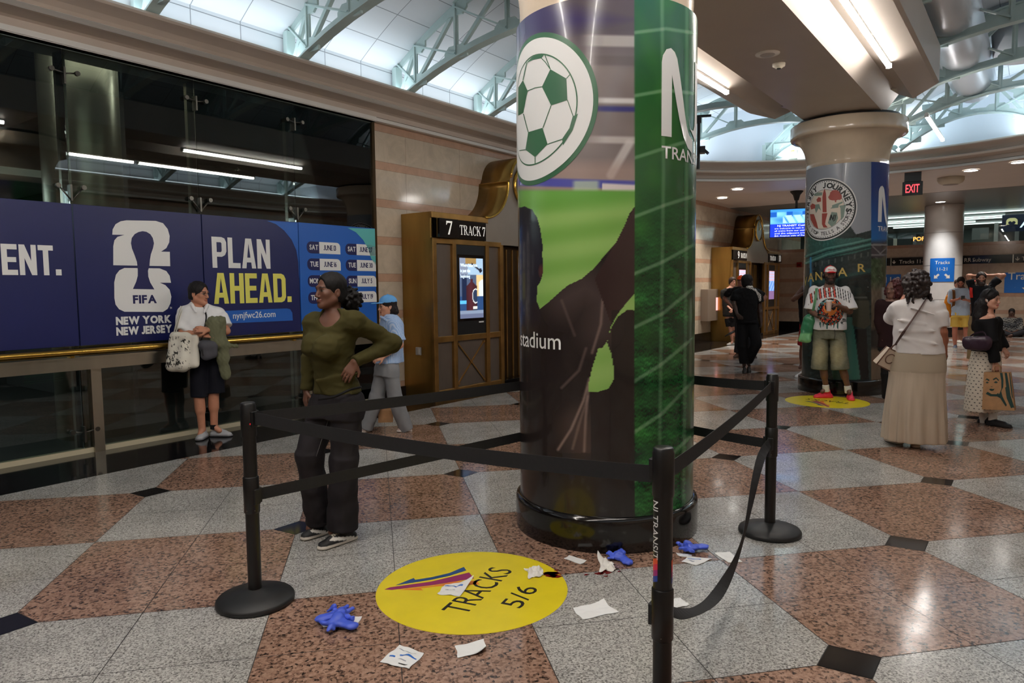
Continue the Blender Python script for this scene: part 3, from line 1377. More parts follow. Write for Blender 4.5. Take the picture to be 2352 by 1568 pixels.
def cyl_hit(x, y, c, R):
    """angle and height where the photo pixel meets the cylinder"""
    d = ray(x, y)
    e = d[:2]
    A, B, C = e @ e, -2 * e @ c, c @ c - R * R
    disc = max(B * B - 4 * A * C, 0)
    t = (-B - math.sqrt(disc)) / (2 * A)
    p = e * t - c
    return math.atan2(p[0], -p[1]), CAM_Z + d[2] * t


def inpoly(px, py, poly):
    r = np.zeros(px.shape, bool)
    n = len(poly)
    for i in range(n):
        x0, y0 = poly[i]
        x1, y1 = poly[(i + 1) % n]
        if y0 == y1:
            continue
        c = ((y0 > py) != (y1 > py)) & (px < (x1 - x0) * (py - y0) / (y1 - y0) + x0)
        r ^= c
    return r


def dist_line(px, py, pts):
    d = np.full(px.shape, 1e9)
    for (x0, y0), (x1, y1) in zip(pts[:-1], pts[1:]):
        dx, dy = x1 - x0, y1 - y0
        t = np.clip(((px - x0) * dx + (py - y0) * dy) / (dx * dx + dy * dy), 0, 1)
        d = np.minimum(d, np.hypot(px - x0 - t * dx, py - y0 - t * dy))
    return d


def noise2(x, y, seed, n=6):
    rng = np.random.RandomState(seed)
    v = np.zeros(x.shape)
    for i in range(n):
        f = rng.randn(2) * (0.6 + i * 0.5)
        v += np.sin(x * f[0] + y * f[1] + rng.rand() * 6.3 + np.sin(x * f[1] * 0.8 - y * f[0] * 0.8)) / (1 + 0.3 * i)
    return v / 2.2


def blend(c, k, col):
    k = np.clip(k, 0, 1)[..., None]
    return c * (1 - k) + np.array(col, float) * k


def art_stadium(px, py):
    c = np.zeros(px.shape + (3,))
    c[:] = (128, 118, 116)
    n = noise2(px * 0.02, py * 0.02, 3)
    c += n[..., None] * 9
    c = blend(c, (160 - py) / 90, (84, 76, 84))
    c = blend(c, (75 - np.abs(py - 45) - (px - 1190) * 0.25) / 40, (58, 50, 92))
    for y0, w, col, k in ((95, 16, (180, 176, 172), .8), (232, 9, (216, 214, 212), .9), (251, 9, (58, 58, 116), 1.0), (322, 11, (200, 194, 190), .8), (140, 14, (92, 84, 84), .6)):
        c = blend(c, k * np.clip((w - np.abs(py - y0 + (1458 - px) * 0.02)) / 6, 0, 1) * np.clip((px - 1330) / 60, 0, 1), col)
    c = blend(c, 0.8 * np.clip((13 - dist_line(px, py, [(1445, 330), (1403, 402)])) / 7, 0, 1), (206, 202, 200))
    c = blend(c, 0.6 * np.clip((py - 360) / 30, 0, 1), (176, 150, 140))
    c = blend(c, np.clip((12 - np.abs(py - 420 - (px - 1300) * 0.03)) / 5, 0, 1), (84, 86, 168))
    c = blend(c, np.clip((11 - np.abs(py - 431 - (px - 1420) * 0.05)) / 5, 0, 1) * (px > 1384), (226, 216, 214))
    c = blend(c, np.clip((16 - np.abs(py - 428)) / 6, 0, 1) * np.clip((34 - np.abs(px - 1346)) / 10, 0, 1) * 0.8, (186, 204, 178))
    pit = np.clip((py - 432 - (px - 1200) * 0.006) / 8, 0, 1)
    g = np.zeros(c.shape)
    g[:] = (134, 180, 92)
    st = np.sin(py * 0.085 + px * 0.012)
    g += st[..., None] * np.array((14, 10, 12))
    g = blend(g, np.clip((py - 500) / 300, 0, 1) * 0.5, (158, 196, 112))
    g = blend(g, np.clip((60 - (py - 432)) / 60, 0, 1) * 0.7, (92, 160, 66))
    c = c * (1 - pit[..., None]) + g * pit[..., None]
    # the cheering fan seen from behind
    fan = [(1100, 470), (1192, 477), (1205, 474), (1222, 481), (1234, 500), (1241, 525), (1246, 560), (1246, 590), (1248, 608), (1246, 632), (1240, 650), (1234, 656), (1233, 692), (1240, 709), (1262, 692), (1284, 672), (1304, 655), (1336, 640), (1362, 618), (1392, 583), (1415, 556), (1432, 523), (1446, 490), (1462, 468), (1462, 668), (1440, 694), (1418, 722), (1402, 752), (1396, 782), (1384, 798), (1374, 800), (1360, 846), (1352, 880), (1353, 899), (1372, 900), (1398, 892), (1409, 872), (1410, 848), (1404, 812), (1394, 786), (1404, 752), (1420, 726), (1440, 712), (1462, 712), (1462, 1240), (1100, 1240)]
    m = inpoly(px, py, fan)
    d = np.zeros(c.shape)
    d[:] = (40, 33, 33)
    sh = np.clip(1 - dist_line(px, py, [(1290, 690), (1345, 660), (1385, 690), (1380, 760)]) / 75, 0, 1)
    d = blend(d, sh * 0.6, (92, 78, 76))
    d = blend(d, np.clip(1 - dist_line(px, py, [(1330, 980), (1345, 1030)]) / 70, 0, 1) * 0.55 * (px < 1358), (104, 84, 76))
    for ln, k in (([(1354, 870), (1340, 920), (1312, 985), (1282, 1032)], .7), ([(1352, 890), (1345, 960), (1342, 1036)], .6), ([(1350, 910), (1330, 975), (1315, 1030)], .4), ([(1346, 800), (1330, 850), (1290, 890)], .35), ([(1290, 690), (1320, 770)], .25), ([(1384, 690), (1380, 745), (1360, 810)], .5)):
        d = blend(d, k * np.clip((5 - dist_line(px, py, ln)) / 4, 0, 1), (158, 136, 128))
    arm = inpoly(px, py, [(1366, 640), (1400, 580), (1462, 466), (1462, 668), (1420, 716), (1402, 740)])
    d = np.where(arm[..., None], np.array((54, 38, 38)), d)
    d = blend(d, (inpoly(px, py, [(1100, 470), (1250, 470), (1250, 660), (1234, 694), (1100, 720)]) * 1.0) * 0.8, (40, 38, 44))
    d = blend(d, np.clip((8 - np.hypot((px - 1243), (py - 622) * 0.4)) / 5, 0, 1) * 0.8, (96, 56, 50))
    d = blend(d, ((px > 1404) & (py > 712)) * 0.6 + ((py > 1040)) * 0.4, (34, 29, 28))
    c = np.where(m[..., None], d, c)
    # right strip: turf seen through a goal net
    r = np.zeros(c.shape)
    r[:] = (24, 84, 40)
    r = blend(r, np.clip((130 - py) / 160, 0, 1), (30, 92, 72))
    r = blend(r, np.clip((py - 150) / 200, 0, 1) * np.clip((420 - py) / 200, 0, 1) * 0.7, (40, 110, 34))
    tex = noise2(px * 0.28, py * 0.2, 5, 8) + 0.7 * noise2(px * 0.7, py * 0.45, 9, 8)
    amp = np.clip((py - 420) / 260, 0, 1)
    r = r + (tex * amp * 30)[..., None] * np.array((0.5, 1.0, 0.45))
    r = blend(r, np.clip(noise2(px * 0.02, py * 0.013, 14), 0, 1) * 0.35, (64, 132, 44))
    r = blend(r, np.clip(noise2(px * 0.03, py * 0.016, 21) - 0.2, 0, 1) * 0.5 * amp, (10, 44, 26))
    net = [[(1520, -60), (1524, 400), (1516, 960), (1514, 1200)], [(1578, -60), (1577, 500), (1573, 900), (1570, 1180)], [(1456, 75), (1530, 66), (1610, 78)], [(1456, 220), (1530, 207), (1600, 215)], [(1456, 363), (1527, 340), (1600, 318)], [(1456, 498), (1530, 470), (1600, 448)], [(1456, 629), (1525, 600), (1604, 556)], [(1456, 752), (1522, 720), (1604, 652)], [(1456, 876), (1520, 836), (1604, 766)], [(1456, 993), (1520, 950), (1604, 862)], [(1456, 1105), (1520, 1065), (1604, 985)]]
    for i, ln in enumerate(net):
        k = 0.30 if i < 2 else 0.42
        r = blend(r, k * np.clip((6 - dist_line(px, py, ln)) / 4, 0, 1), (176, 204, 170))
    s = np.clip((px - 1457.5) / 1.5 + 0.5, 0, 1)[..., None]
    return np.clip(c * (1 - s) + r * s, 0, 255)


def art_station(px, py):
    c = np.zeros(px.shape + (3,))
    c[:] = (150, 156, 166)
    c = blend(c, np.clip((px - 1930) / 80, 0, 1) * 0.35, (140, 146, 152))
    # copper green building
    b = np.zeros(c.shape)
    b[:] = (40, 54, 54)
    b += (noise2(px * 0.12, py * 0.16, 31, 8) * 10)[..., None]
    roof = [(1800, 540), (1850, 528), (1900, 545), (1950, 520), (1954, 520), (1966, 538), (2003, 528), (2010, 528), (2010, 920), (1800, 920)]
    teal = [(1820, 560), (1850, 545), (1900, 545), (1940, 548), (1972, 545), (2003, 552), (2003, 570), (1960, 582), (1900, 592), (1850, 610), (1820, 620)]
    b = blend(b, inpoly(px, py, teal) * 0.85, (62, 122, 112))
    b = blend(b, np.clip((5 - np.abs(noise2(px * 0.3, py * 0.3, 35) * 4)) / 5, 0, 1) * inpoly(px, py, teal) * 0.4, (24, 44, 44))
    for ln in ([(1845, 606), (1900, 584), (1960, 570), (2003, 560)], [(1845, 590), (1900, 570), (1960, 558), (2003, 548)]):
        b = blend(b, 0.8 * np.clip((2.6 - dist_line(px, py, ln)) / 1.5, 0, 1), (96, 150, 142))
        b = blend(b, 0.7 * np.clip((2 - dist_line(px, py, [(x, y + 6) for x, y in ln])) / 1.5, 0, 1), (16, 26, 28))
    b = blend(b, ((np.sin(px * 0.42) > 0.72) & (np.abs(py - 602 + (px - 1900) * 0.2) < 5)) * 0.5, (110, 120, 118))
    b = blend(b, np.clip((9 - dist_line(px, py, [(1850, 650), (1920, 640), (1998, 622)])) / 6, 0, 1) * 0.35, (44, 108, 104))
    b = blend(b, inpoly(px, py, [(1938, 728), (1958, 728), (1976, 870), (1964, 872), (1936, 872)]) * 0.9, (62, 118, 108))
    b = blend(b, inpoly(px, py, [(1908, 845), (1936, 845), (1936, 872), (1914, 872)]) * 0.6, (50, 100, 98))
    b = blend(b, inpoly(px, py, [(1955, 690), (1968, 674), (1985, 674), (1996, 690), (1999, 745), (1985, 755), (1958, 748)]) * 0.75, (74, 72, 58))
    b = blend(b, np.clip((9 - np.hypot(px - 1972, (py - 668) * 0.9)) / 3, 0, 1) * 0.7, (82, 92, 78))
    b = blend(b, np.clip((3 - dist_line(px, py, [(1960, 683), (1990, 683)])) / 2, 0, 1) * 0.8, (168, 172, 164))
    b = blend(b, inpoly(px, py, [(1964, 755), (1990, 755), (1996, 872), (1978, 872)]) * 0.9, (18, 20, 24))
    b = blend(b, np.clip((3 - np.abs(px - 1862)) / 2, 0, 1) * (py > 590) * (py < 660) * 0.8, (60, 150, 210))
    b = blend(b, inpoly(px, py, [(1925, 640), (2003, 625), (2003, 690), (1925, 690)]) * 0.5, (14, 20, 22))
    m = inpoly(px, py, roof)
    c = np.where(m[..., None], b, c)
    # blue strip with gorge and waterfall
    s = np.zeros(c.shape)
    s[:] = (18, 52, 124)
    s = blend(s, np.clip((py - 430) / 120, 0, 1), (22, 104, 176))
    s = blend(s, np.clip((py - 548) / 12, 0, 1), (62, 60, 66))
    s = blend(s, (np.abs(py - 562) < 2) * 0.7 + (np.abs(py - 585) < 2) * 0.6 + 0.6 * (dist_line(px, py, [(2005, 566), (2022, 582), (2040, 566)]) < 1.5), (150, 150, 152))
    gn = noise2(px * 0.25, py * 0.25, 41, 8)
    s = blend(s, np.clip((py - 590) / 6, 0, 1), (64, 84, 58))
    s = s + (gn * 22 * (py > 590))[..., None]
    s = blend(s, np.clip((py - 640) / 30, 0, 1), (96, 84, 70))
    s = s + (noise2(px * 0.5, py * 0.08, 43, 8) * 16 * (py > 650))[..., None]
    s = blend(s, np.clip((7 - np.abs(px - 2030 - (py - 680) * 0.02)) / 5, 0, 1) * (py > 660) * (py < 800) * 0.7, (176, 180, 180))
    s = blend(s, np.clip((py - 750) / 12, 0, 1) * np.clip((805 - py) / 12, 0, 1) * (px < 2022), (34, 32, 34))
    s = blend(s, np.clip((py - 800) / 10, 0, 1) * 0.8, (124, 104, 84))
    k = np.clip((px - 2001) / 1.5 + 0.5, 0, 1)[..., None]
    return np.clip(c * (1 - k) + s * k, 0, 255)


def wrap_mat(name, rough):
    return mat(name, (1, 1, 1), rough, attr='Col', coat=0.25, bump=0.0004, bscale=3, stretch=(1, 1, 0.15))


def wrap_cylinder(t, c, R, z0, z1, art, nang, nz, th0, m):
    """the printed sleeve: a full cylinder, finely divided on the printed side"""
    ang = np.concatenate([np.linspace(th0 - 1.75, th0 + 1.75, nang), np.linspace(th0 + 1.75, th0 + 2 * PI - 1.75, 30)[1:-1]])
    zz = np.linspace(z0, z1, nz)
    T, Z = np.meshgrid(ang, zz)
    W = np.stack([c[0] + R * np.sin(T), c[1] - R * np.cos(T), Z], -1).reshape(-1, 3)
    # print coordinates: beyond the seen half the picture is mirrored on
    Tm = np.clip(T, th0 - 1.42, th0 + 1.42)
    P = proj(np.stack([c[0] + R * np.sin(Tm), c[1] - R * np.cos(Tm), Z], -1).reshape(-1, 3))
    colr = srgb_a(art(P[:, 0], P[:, 1]))
    n = len(ang)
    i, j = np.meshgrid(np.arange(nz - 1), np.arange(n), indexing='ij')
    q = np.stack([i * n + j, i * n + (j + 1) % n, (i + 1) * n + (j + 1) % n, (i + 1) * n + j], -1).reshape(-1, 4)
    mb = MB()
    mb.v, mb.n = [W], len(W)
    mb.f = q.tolist()
    mb.mi = [0] * len(q)
    mb.sm = [True] * len(q)
    mb.col = colr
    return mb.build('printed_wrap', m, t)


def wrap_px(mb, loops, c, R, off):
    """flat outline given on the photo, laid on the cylinder"""
    V, F = fill2d([[(x, -y) for x, y in lp] for lp in loops])
    bm = bmesh.new()
    bv = [bm.verts.new(p) for p in V]
    for f in F:
        try:
            bm.faces.new([bv[i] for i in f])
        except ValueError:
            pass
    for st, k in ((9, 0), (40, 1)):
        x = math.floor(V[:, k].min() / st) * st + st
        while x < V[:, k].max():
            no = (1, 0, 0) if k == 0 else (0, 1, 0)
            bmesh.ops.bisect_plane(bm, geom=bm.verts[:] + bm.edges[:] + bm.faces[:], plane_co=(x * no[0], x * no[1], 0), plane_no=no)
            x += st
    bm.verts.index_update()
    W = []
    for v in bm.verts:
        th, z = cyl_hit(v.co.x, -v.co.y, c, R)
        W.append((c[0] + (R + off) * math.sin(th), c[1] - (R + off) * math.cos(th), z))
    mb.add(W, [tuple(v.index for v in f.verts) for f in bm.faces], True)
    bm.free()


def line_loop(pts, w):
    """thin closed outline along a polyline (2D)"""
    L, Rr = [], []
    for i, p in enumerate(pts):
        a, b = pts[max(i - 1, 0)], pts[min(i + 1, len(pts) - 1)]
        dx, dy = b[0] - a[0], b[1] - a[1]
        l = math.hypot(dx, dy) or 1
        L.append((p[0] - dy / l * w / 2, p[1] + dx / l * w / 2))
        Rr.append((p[0] + dy / l * w / 2, p[1] - dx / l * w / 2))
    return L + Rr[::-1]


M_colstone = mat('column_stone', srgb(208, 190, 166), 0.14, var=0.12, vscale=2.5)
C1, C2 = np.array([1.563, 4.629]), np.array([7.145, 9.695])
C3 = AV * 25.6 + NV * NC
R1, RP = 0.60, 0.632


def column(c, label, z_wrap):
    t = thing('column', label, 'column', (c[0], c[1], 0), 0, 'round columns along the hall')
    m = MB()
    m.lathe([(RP, 0), (RP, 0.19), (RP - 0.005, 0.212), (0.60, 0.224), (0.55, 0.226)], (c[0], c[1], 0), 64)
    m.build('plinth', M_black_gloss, t)
    m = MB()
    prof = [(0.575, 0.22), (0.575, z_wrap)]
    for k in range(13):
        s = k / 12
        prof.append((0.575 + 0.225 * (1 - math.cos(s * PI / 2)) ** 1.1, 3.42 + 0.45 * math.sin(s * PI / 2) ** 0.95))
    prof += [(0.812, 3.885), (0.815, 3.90), (0.815, 4.06), (0.80, 4.075)]
    m.lathe(prof, (c[0], c[1], 0), 64)
    m.build('capital', M_colstone, t)
    m = MB()
    m.lathe([(0.72, 4.07), (0.72, 4.13)], (c[0], c[1], 0), 48)
    m.build('shadow_gap_ring', M_blackp, t)
    return t


col1 = column(C1, 'large round column wrapped in a soccer stadium print with a white ball emblem', 3.36)
TH1 = math.radians(-18.5)
wrap_cylinder(col1, C1, R1, 0.224, 3.36, art_stadium, 300, 800, TH1, wrap_mat('stadium_wrap_print', 0.22))
# ball emblem
M_egreen = mat('emblem_green', srgb(58, 104, 74), 0.3)
EC, EZ = -1.165, 2.762
m = MB()
bend(m, fill2d([circ(0, 0, 0.462, n=90)]), C1, R1, EC, EZ, 0.002)
m.build('emblem_ring', M_egreen, col1)
m = MB()
bend(m, fill2d([circ(0, 0, 0.432, n=90)]), C1, R1, EC, EZ, 0.0035)
m.build('emblem_disc', M_white, col1)
m = MB()
bend(m, fill2d([circ(0, 0, 0.338, n=80), circ(0, 0, 0.330, n=80)]), C1, R1, EC, EZ, 0.005)
k5 = lambda pts: [(1150 + x / 2.24, y / 2.24) for x, y in pts]
for p in ([(258, 357), (340, 405), (345, 515), (262, 543), (215, 447)], [(145, 680), (218, 658), (244, 742), (180, 808), (131, 770)], [(94, 450), (118, 413), (142, 468), (120, 580), (94, 595)],
          [(135, 325), (165, 295), (195, 280), (230, 277), (212, 300), (170, 308)], [(372, 600), (399, 585), (372, 670), (322, 748), (318, 715), (355, 660)]):
    wrap_px(m, [k5(p)], C1, R1, 0.005)
for p in ([(230, 283), (258, 357)], [(340, 405), (362, 380)], [(345, 515), (375, 600)], [(262, 543), (220, 658)], [(215, 447), (180, 452), (142, 468)], [(145, 680), (120, 585)], [(244, 742), (320, 716)], [(180, 808), (180, 842)], [(131, 770), (100, 775)], [(118, 413), (138, 322)], [(212, 300), (232, 320), (258, 357)]):
    wrap_px(m, [line_loop(k5(p), 1.9)], C1, R1, 0.005)
m.build('ball_pattern', M_egreen, col1)


def nj_logo():
    """the two-stroke monogram: stem and falling diagonal, then the hooked J"""
    w = 0.082
    h = 0.515
    a = [(0, 0), (w, 0), (w, h * 0.72)]
    n = 14
    # diagonal sweeping down to the hook
    dg = [(w, h * 0.72), (0.125, h * 0.40), (0.155, h * 0.22), (0.20, h * 0.03), (0.255, -0.045), (0.33, -0.07)]
    top = [(0.33, 0.018), (0.275, 0.035), (0.24, h * 0.16), (0.215, h * 0.30), (0.185, h * 0.52), (0.155, h * 0.74), (0.128, h * 0.92), (0.105, h * 0.985), (0.072, h * 1.02), (0.035, h * 0.995), (0.008, h * 0.92), (0, h * 0.84)]
    one = a + dg[1:] + top
    two = [(0.098, h * 0.70), (0.145, h * 0.46), (0.18, h * 0.27), (0.222, h * 0.09), (0.262, 0.055), (0.33, 0.045)]
    jj = [(0.262, h * 0.30), (0.275, h * 0.2), (0.30, h * 0.15), (0.345, h * 0.15), (0.37, h * 0.22), (0.375, h * 0.35), (0.375, h), (0.375 + w, h), (0.375 + w, h * 0.30), (0.435, h * 0.10), (0.385, 0.012), (0.345, 0.045), (0.29, 0.075)]
    return [one], [jj]


n_, j_ = nj_logo()
m = MB()
bend(m, fill2d(n_), C1, R1, 0.263, 2.556, 0.003)
bend(m, fill2d(j_), C1, R1, 0.263, 2.556, 0.003)
bend(m, text2d('TRANSIT', 0.076, 0.014, 1.2), C1, R1, 0.268, 2.425, 0.003)
m.build('monogram', M_white, col1)
m = MB()
bend(m, text2d('stadium', 0.108, 0.006, 1.0, 'RIGHT'), C1, R1, -0.803, 1.262, 0.003)
m.build('lettering', M_white, col1)

col2 = column(C2, 'round column wrapped in a copper-green station facade print with a travel seal', 3.42)
TH2 = math.radians(-36.3)
R2 = 0.578
wrap_cylinder(col2, C2, R2, 0.224, 3.42, art_station, 180, 420, TH2, wrap_mat('station_wrap_print', 0.25))
E2, EZ2 = -1.17, 2.768
M_ink = mat('dark_print_ink', srgb(34, 36, 36), 0.4)
M_brick = mat('brick_red_ink', srgb(162, 76, 66), 0.4)
M_sage = mat('sage_ink', srgb(128, 148, 136), 0.4)
M_cream = mat('cream_ink', srgb(226, 214, 198), 0.4)
m = MB()
bend(m, fill2d([circ(0, 0, 0.462, n=80)]), C2, R2, E2, EZ2, 0.002)
m.build('seal_disc', M_white, col2)
m = MB()
bend(m, fill2d([circ(0, 0, 0.446, n=80), circ(0, 0, 0.424, n=80)]), C2, R2, E2, EZ2, 0.0035)
for k_ in range(72):
    t_ = 2 * PI * k_ / 72
    bend(m, fill2d([[(0.405 * math.cos(t_ + a) + 0, 0.405 * math.sin(t_ + a)) if r == 0 else (0.417 * math.cos(t_ + a), 0.417 * math.sin(t_ + a)) for r, a in ((0, -.018), (1, -.018), (1, .018), (0, .018))]]), C2, R2, E2, EZ2, 0.0035)


def arc_text(mb, s, size, rad, a_mid, span, c, R, th, z, bold=0.0, inside=False, xs=1.0):
    n = len(s)
    for i, ch in enumerate(s):
        if ch == ' ':
            continue
        V, F = caps2d(ch, size, bold * 3, xs, 'CENTER')
        u = (i - (n - 1) / 2) / (n - 1) * span
        a = a_mid - u if not inside else a_mid + u
        if not inside:
            cx, cy, rot = rad * math.cos(a), rad * math.sin(a), a - PI / 2
        else:
            cx, cy, rot = rad * math.cos(a), rad * math.sin(a), a + PI / 2
        W = V.copy()
        W[:, 0] = cx + V[:, 0] * math.cos(rot) - V[:, 1] * math.sin(rot)
        W[:, 1] = cy + V[:, 0] * math.sin(rot) + V[:, 1] * math.cos(rot)
        bend(mb, (W, F), c, R, th, z, 0.0045)


arc_text(m, 'JERSEY JOURNEYS', 0.082, 0.312, PI / 2, 3.35, C2, R2, E2, EZ2, 0.022)
arc_text(m, 'EVERY STOP TELLS A STORY', 0.052, 0.382, -PI / 2, 2.65, C2, R2, E2, EZ2, 0.004, True)
for s_ in (-1, 1):
    for o_ in (0, 0.04):
        bend(m, fill2d([[(s_ * (0.325 + o_), -0.09), (s_ * (0.333 + o_), -0.09), (s_ * (0.345 + o_), -0.02), (s_ * (0.337 + o_), -0.02)]]), C2, R2, E2, EZ2, 0.0045)
bend(m, fill2d([circ(0, 0, 0.295, n=60), circ(0, 0, 0.290, n=60)]), C2, R2, E2, EZ2, 0.0045)
m.build('seal_lettering', M_ink, col2)
m = MB()
bend(m, fill2d([circ(0, 0, 0.288, n=60)]), C2, R2, E2, EZ2, 0.0035)
m.build('seal_field', M_cream, col2)
k6 = lambda pts: [(1840 + x / 7.127, 380 + y / 7.127) for x, y in pts]
m = MB()
cloud = [(445, 520), (470, 480), (480, 440), (520, 405), (575, 400), (620, 420), (640, 460), (668, 490), (668, 540), (640, 562), (600, 562), (575, 575), (580, 600), (555, 600), (555, 572), (510, 570), (470, 560)]
for p in (cloud, [(388, 375), (410, 455), (415, 520), (420, 765), (356, 765), (352, 520), (362, 455)], [(150, 795), (215, 795), (260, 930), (285, 1040), (215, 990), (165, 890)], [(345, 785), (435, 780), (405, 900), (395, 960), (440, 1015), (370, 1015), (345, 960)], [(255, 560), (290, 515), (330, 530), (330, 590), (270, 600)], [(155, 660), (190, 620), (235, 640), (235, 700), (170, 720)]):
    wrap_px(m, [k6(p)], C2, R2, 0.0055)
m.build('seal_picture_red', M_brick, col2)
m = MB()
for p in ([(205, 475), (260, 445), (300, 440), (350, 440), (345, 490), (240, 500)], [(510, 650), (680, 588), (682, 612), (620, 645), (610, 690), (480, 705), (510, 680)], [(625, 660), (740, 640), (720, 700), (700, 840), (655, 900), (645, 700)], [(230, 640), (300, 630), (330, 740), (290, 700), (250, 780), (225, 700)], [(440, 940), (500, 760), (590, 770), (605, 860), (570, 950), (500, 1000)]):
    wrap_px(m, [k6(p)], C2, R2, 0.005)
m.build('seal_picture_sage', M_sage, col2)
m = MB()
for p in ([(465, 895), (485, 805), (505, 805), (520, 860), (535, 805), (555, 805), (535, 890), (515, 895), (500, 850), (485, 897)], [(515, 905), (545, 895), (562, 805), (580, 805), (560, 895), (535, 915)]):
    wrap_px(m, [k6(p)], C2, R2, 0.0065)
m.build('seal_monogram', M_ink, col2)
m = MB()
bend(m, fill2d(n_), C2, R2, 0.20, 2.56, 0.003)
bend(m, fill2d(j_), C2, R2, 0.20, 2.56, 0.003)
bend(m, text2d('TRANSIT', 0.076, 0.012, 0.98), C2, R2, 0.205, 2.425, 0.003)
m.build('monogram', M_white, col2)
M_gold = mat('gold_letter_print', srgb(196, 170, 92), 0.4)
m = MB()


def px_letter(ch, x, y, h, sx=1.0):
    V, F = text2d(ch, h, 0.02, sx, 'CENTER')
    W = []
    for v in V:
        th, z = cyl_hit(x + v[0], y - v[1], C2, R2)
        W.append((C2[0] + (R2 + 0.003) * math.sin(th), C2[1] - (R2 + 0.003) * math.cos(th), z))
    m.add(W, F, True)


for ch, x, y, h, sx in (('V', 1850.5, 655, 20, .35), ('A', 1863, 646, 20, .7), ('N', 1881, 643, 19, .9), ('I', 1906, 637, 19, 1.0), ('A', 1935, 634, 20, 1.15), ('R', 1979, 624, 19, 1.2)):
    px_letter(ch, x, y, h, sx)
m.build('facade_lettering', M_gold, col2)

col3 = thing('column', 'plain pale marble column in the far concourse with a blue tracks sign on it', 'column', (C3[0], C3[1], 0), 0, 'round columns along the hall')
m = MB()
m.lathe([(0.53, 0.3), (0.53, 4.05)], (C3[0], C3[1], 0), 48)
m.build('shaft', mat('pale_marble', srgb(206, 200, 194), 0.2, var=0.1, vscale=2), col3)
m = MB()
m.lathe([(0.55, 0.0), (0.55, 0.30)], (C3[0], C3[1], 0), 48)
m.build('plinth', M_black_gloss, col3)
m = MB()
for z_ in (1.15, 2.2, 3.2):
    m.lathe([(0.5315, z_), (0.5315, z_ + 0.008)], (C3[0], C3[1], 0), 48, caps=False)
m.build('joint_line', M_steel_dark, col3)

# ================================================================ beam over the columns with its light troughs
M_beam = mat('beam_paint', srgb(192, 180, 169), 0.38, var=0.03, vscale=2)
BS = [(-1.26, 4.75), (-1.26, 4.29), (-1.22, 4.27), (-0.93, 4.19), (-0.72, 4.32), (-0.52, 4.12), (0.52, 4.12), (0.72, 4.32), (0.93, 4.19), (1.22, 4.27), (1.26, 4.29), (1.26, 4.75)]
m = MB(HALL)
V, F = [], []
cuts = (lambda w: A0, lambda w: 11.55 - max(0, abs(w) - 0.55) * 0.9)
for cf in cuts:
    for w_, z in BS:
        V.append((cf(w_), NC + w_, z))
k = len(BS)
for j in range(k - 1):
    F.append((j, j + 1, k + j + 1, k + j))
F.append(tuple(range(k))[::-1])
F.append(tuple(range(k, 2 * k)))
F.append((0, k, 2 * k - 1, k - 1))
m.add(V, F, False)
struct(m, 'beam', M_beam)
M_tube = mat('fluorescent_tube_glow', (1, 1, 1), 0.4, emit=(1.0, 0.955, 0.90), estr=44)
TUBES = []


def tube_light(a0, a1, n, z, label):
    t = thing('linear_light', label, 'light', hall((a0 + a1) / 2, n, z), HROT, 'linear fluorescent lights of the beam')
    m = MB(HALL)
    m.lathe([(0.026, a0), (0.026, a1)], (0, n, z), 14, 'x')
    m.build('tube', M_tube, t)
    m = MB(HALL)
    m.box(a0 - 0.03, a1 + 0.03, n - 0.02, n + 0.02, z + 0.022, z + 0.05)
    for a in (a0 - 0.03, a1):
        m.box(a, a + 0.03, n - 0.03, n + 0.03, z - 0.02, z + 0.03)
    m.build('fitting', M_white_trim, t)


for k_ in range(5):
    a1_ = 9.22 - 2.6 * k_
    nm = ['nearest the printed facade column', 'second from the facade column', 'third from the facade column', 'fourth from the facade column', 'fifth from the facade column'][k_]
    tube_light(a1_ - 2.5, a1_, NC - 0.93, 4.145, 'bright tube light under the duct side beam edge, ' + nm)
    if k_ != 1:
        tube_light(a1_ - 2.5 - 0.1, a1_ - 0.1, NC + 0.93, 4.145, 'bright tube light under the glass wall side beam edge, ' + nm)
tube_light(12.3, 14.5, NC - 0.97, 4.15, 'short bright tube light hanging past the facade column capital')
# ceiling speaker and smoke detector on the soffit
p = gnd(1763, 123, 4.12)
t = thing('ceiling_speaker', 'round perforated speaker grille set in the beam soffit', 'speaker', (p[0], p[1], 4.09))
m = MB()
m.lathe([(0.0, 4.108), (0.075, 4.106), (0.08, 4.104), (0.082, 4.112), (0.125, 4.112), (0.125, 4.122)], (p[0], p[1], 0), 32)
m.build('flange', M_beam, t)
m = MB()
m.lathe([(0.0, 4.1), (0.07, 4.1), (0.076, 4.108)], (p[0], p[1], 0), 24, caps=False)
m.build('grille', mat('speaker_grille', srgb(150, 138, 128), 0.5, bump=0.003, bscale=260), t)
p = gnd(1789, 146, 4.12)
t = thing('smoke_detector', 'small cream smoke detector on the beam soffit beside the speaker grille', 'smoke detector', (p[0], p[1], 4.06))
m = MB()
m.lathe([(0.0, 4.065), (0.035, 4.068), (0.05, 4.085), (0.066, 4.09), (0.07, 4.122)], (p[0], p[1], 0), 24)
m.build('housing', mat('cream_plastic', srgb(206, 196, 176), 0.5), t)
m = MB()
m.lathe([(0.0, 4.058), (0.022, 4.058), (0.026, 4.07)], (p[0], p[1], 0), 16)
m.build('sensor_eye', M_steel_dark, t)

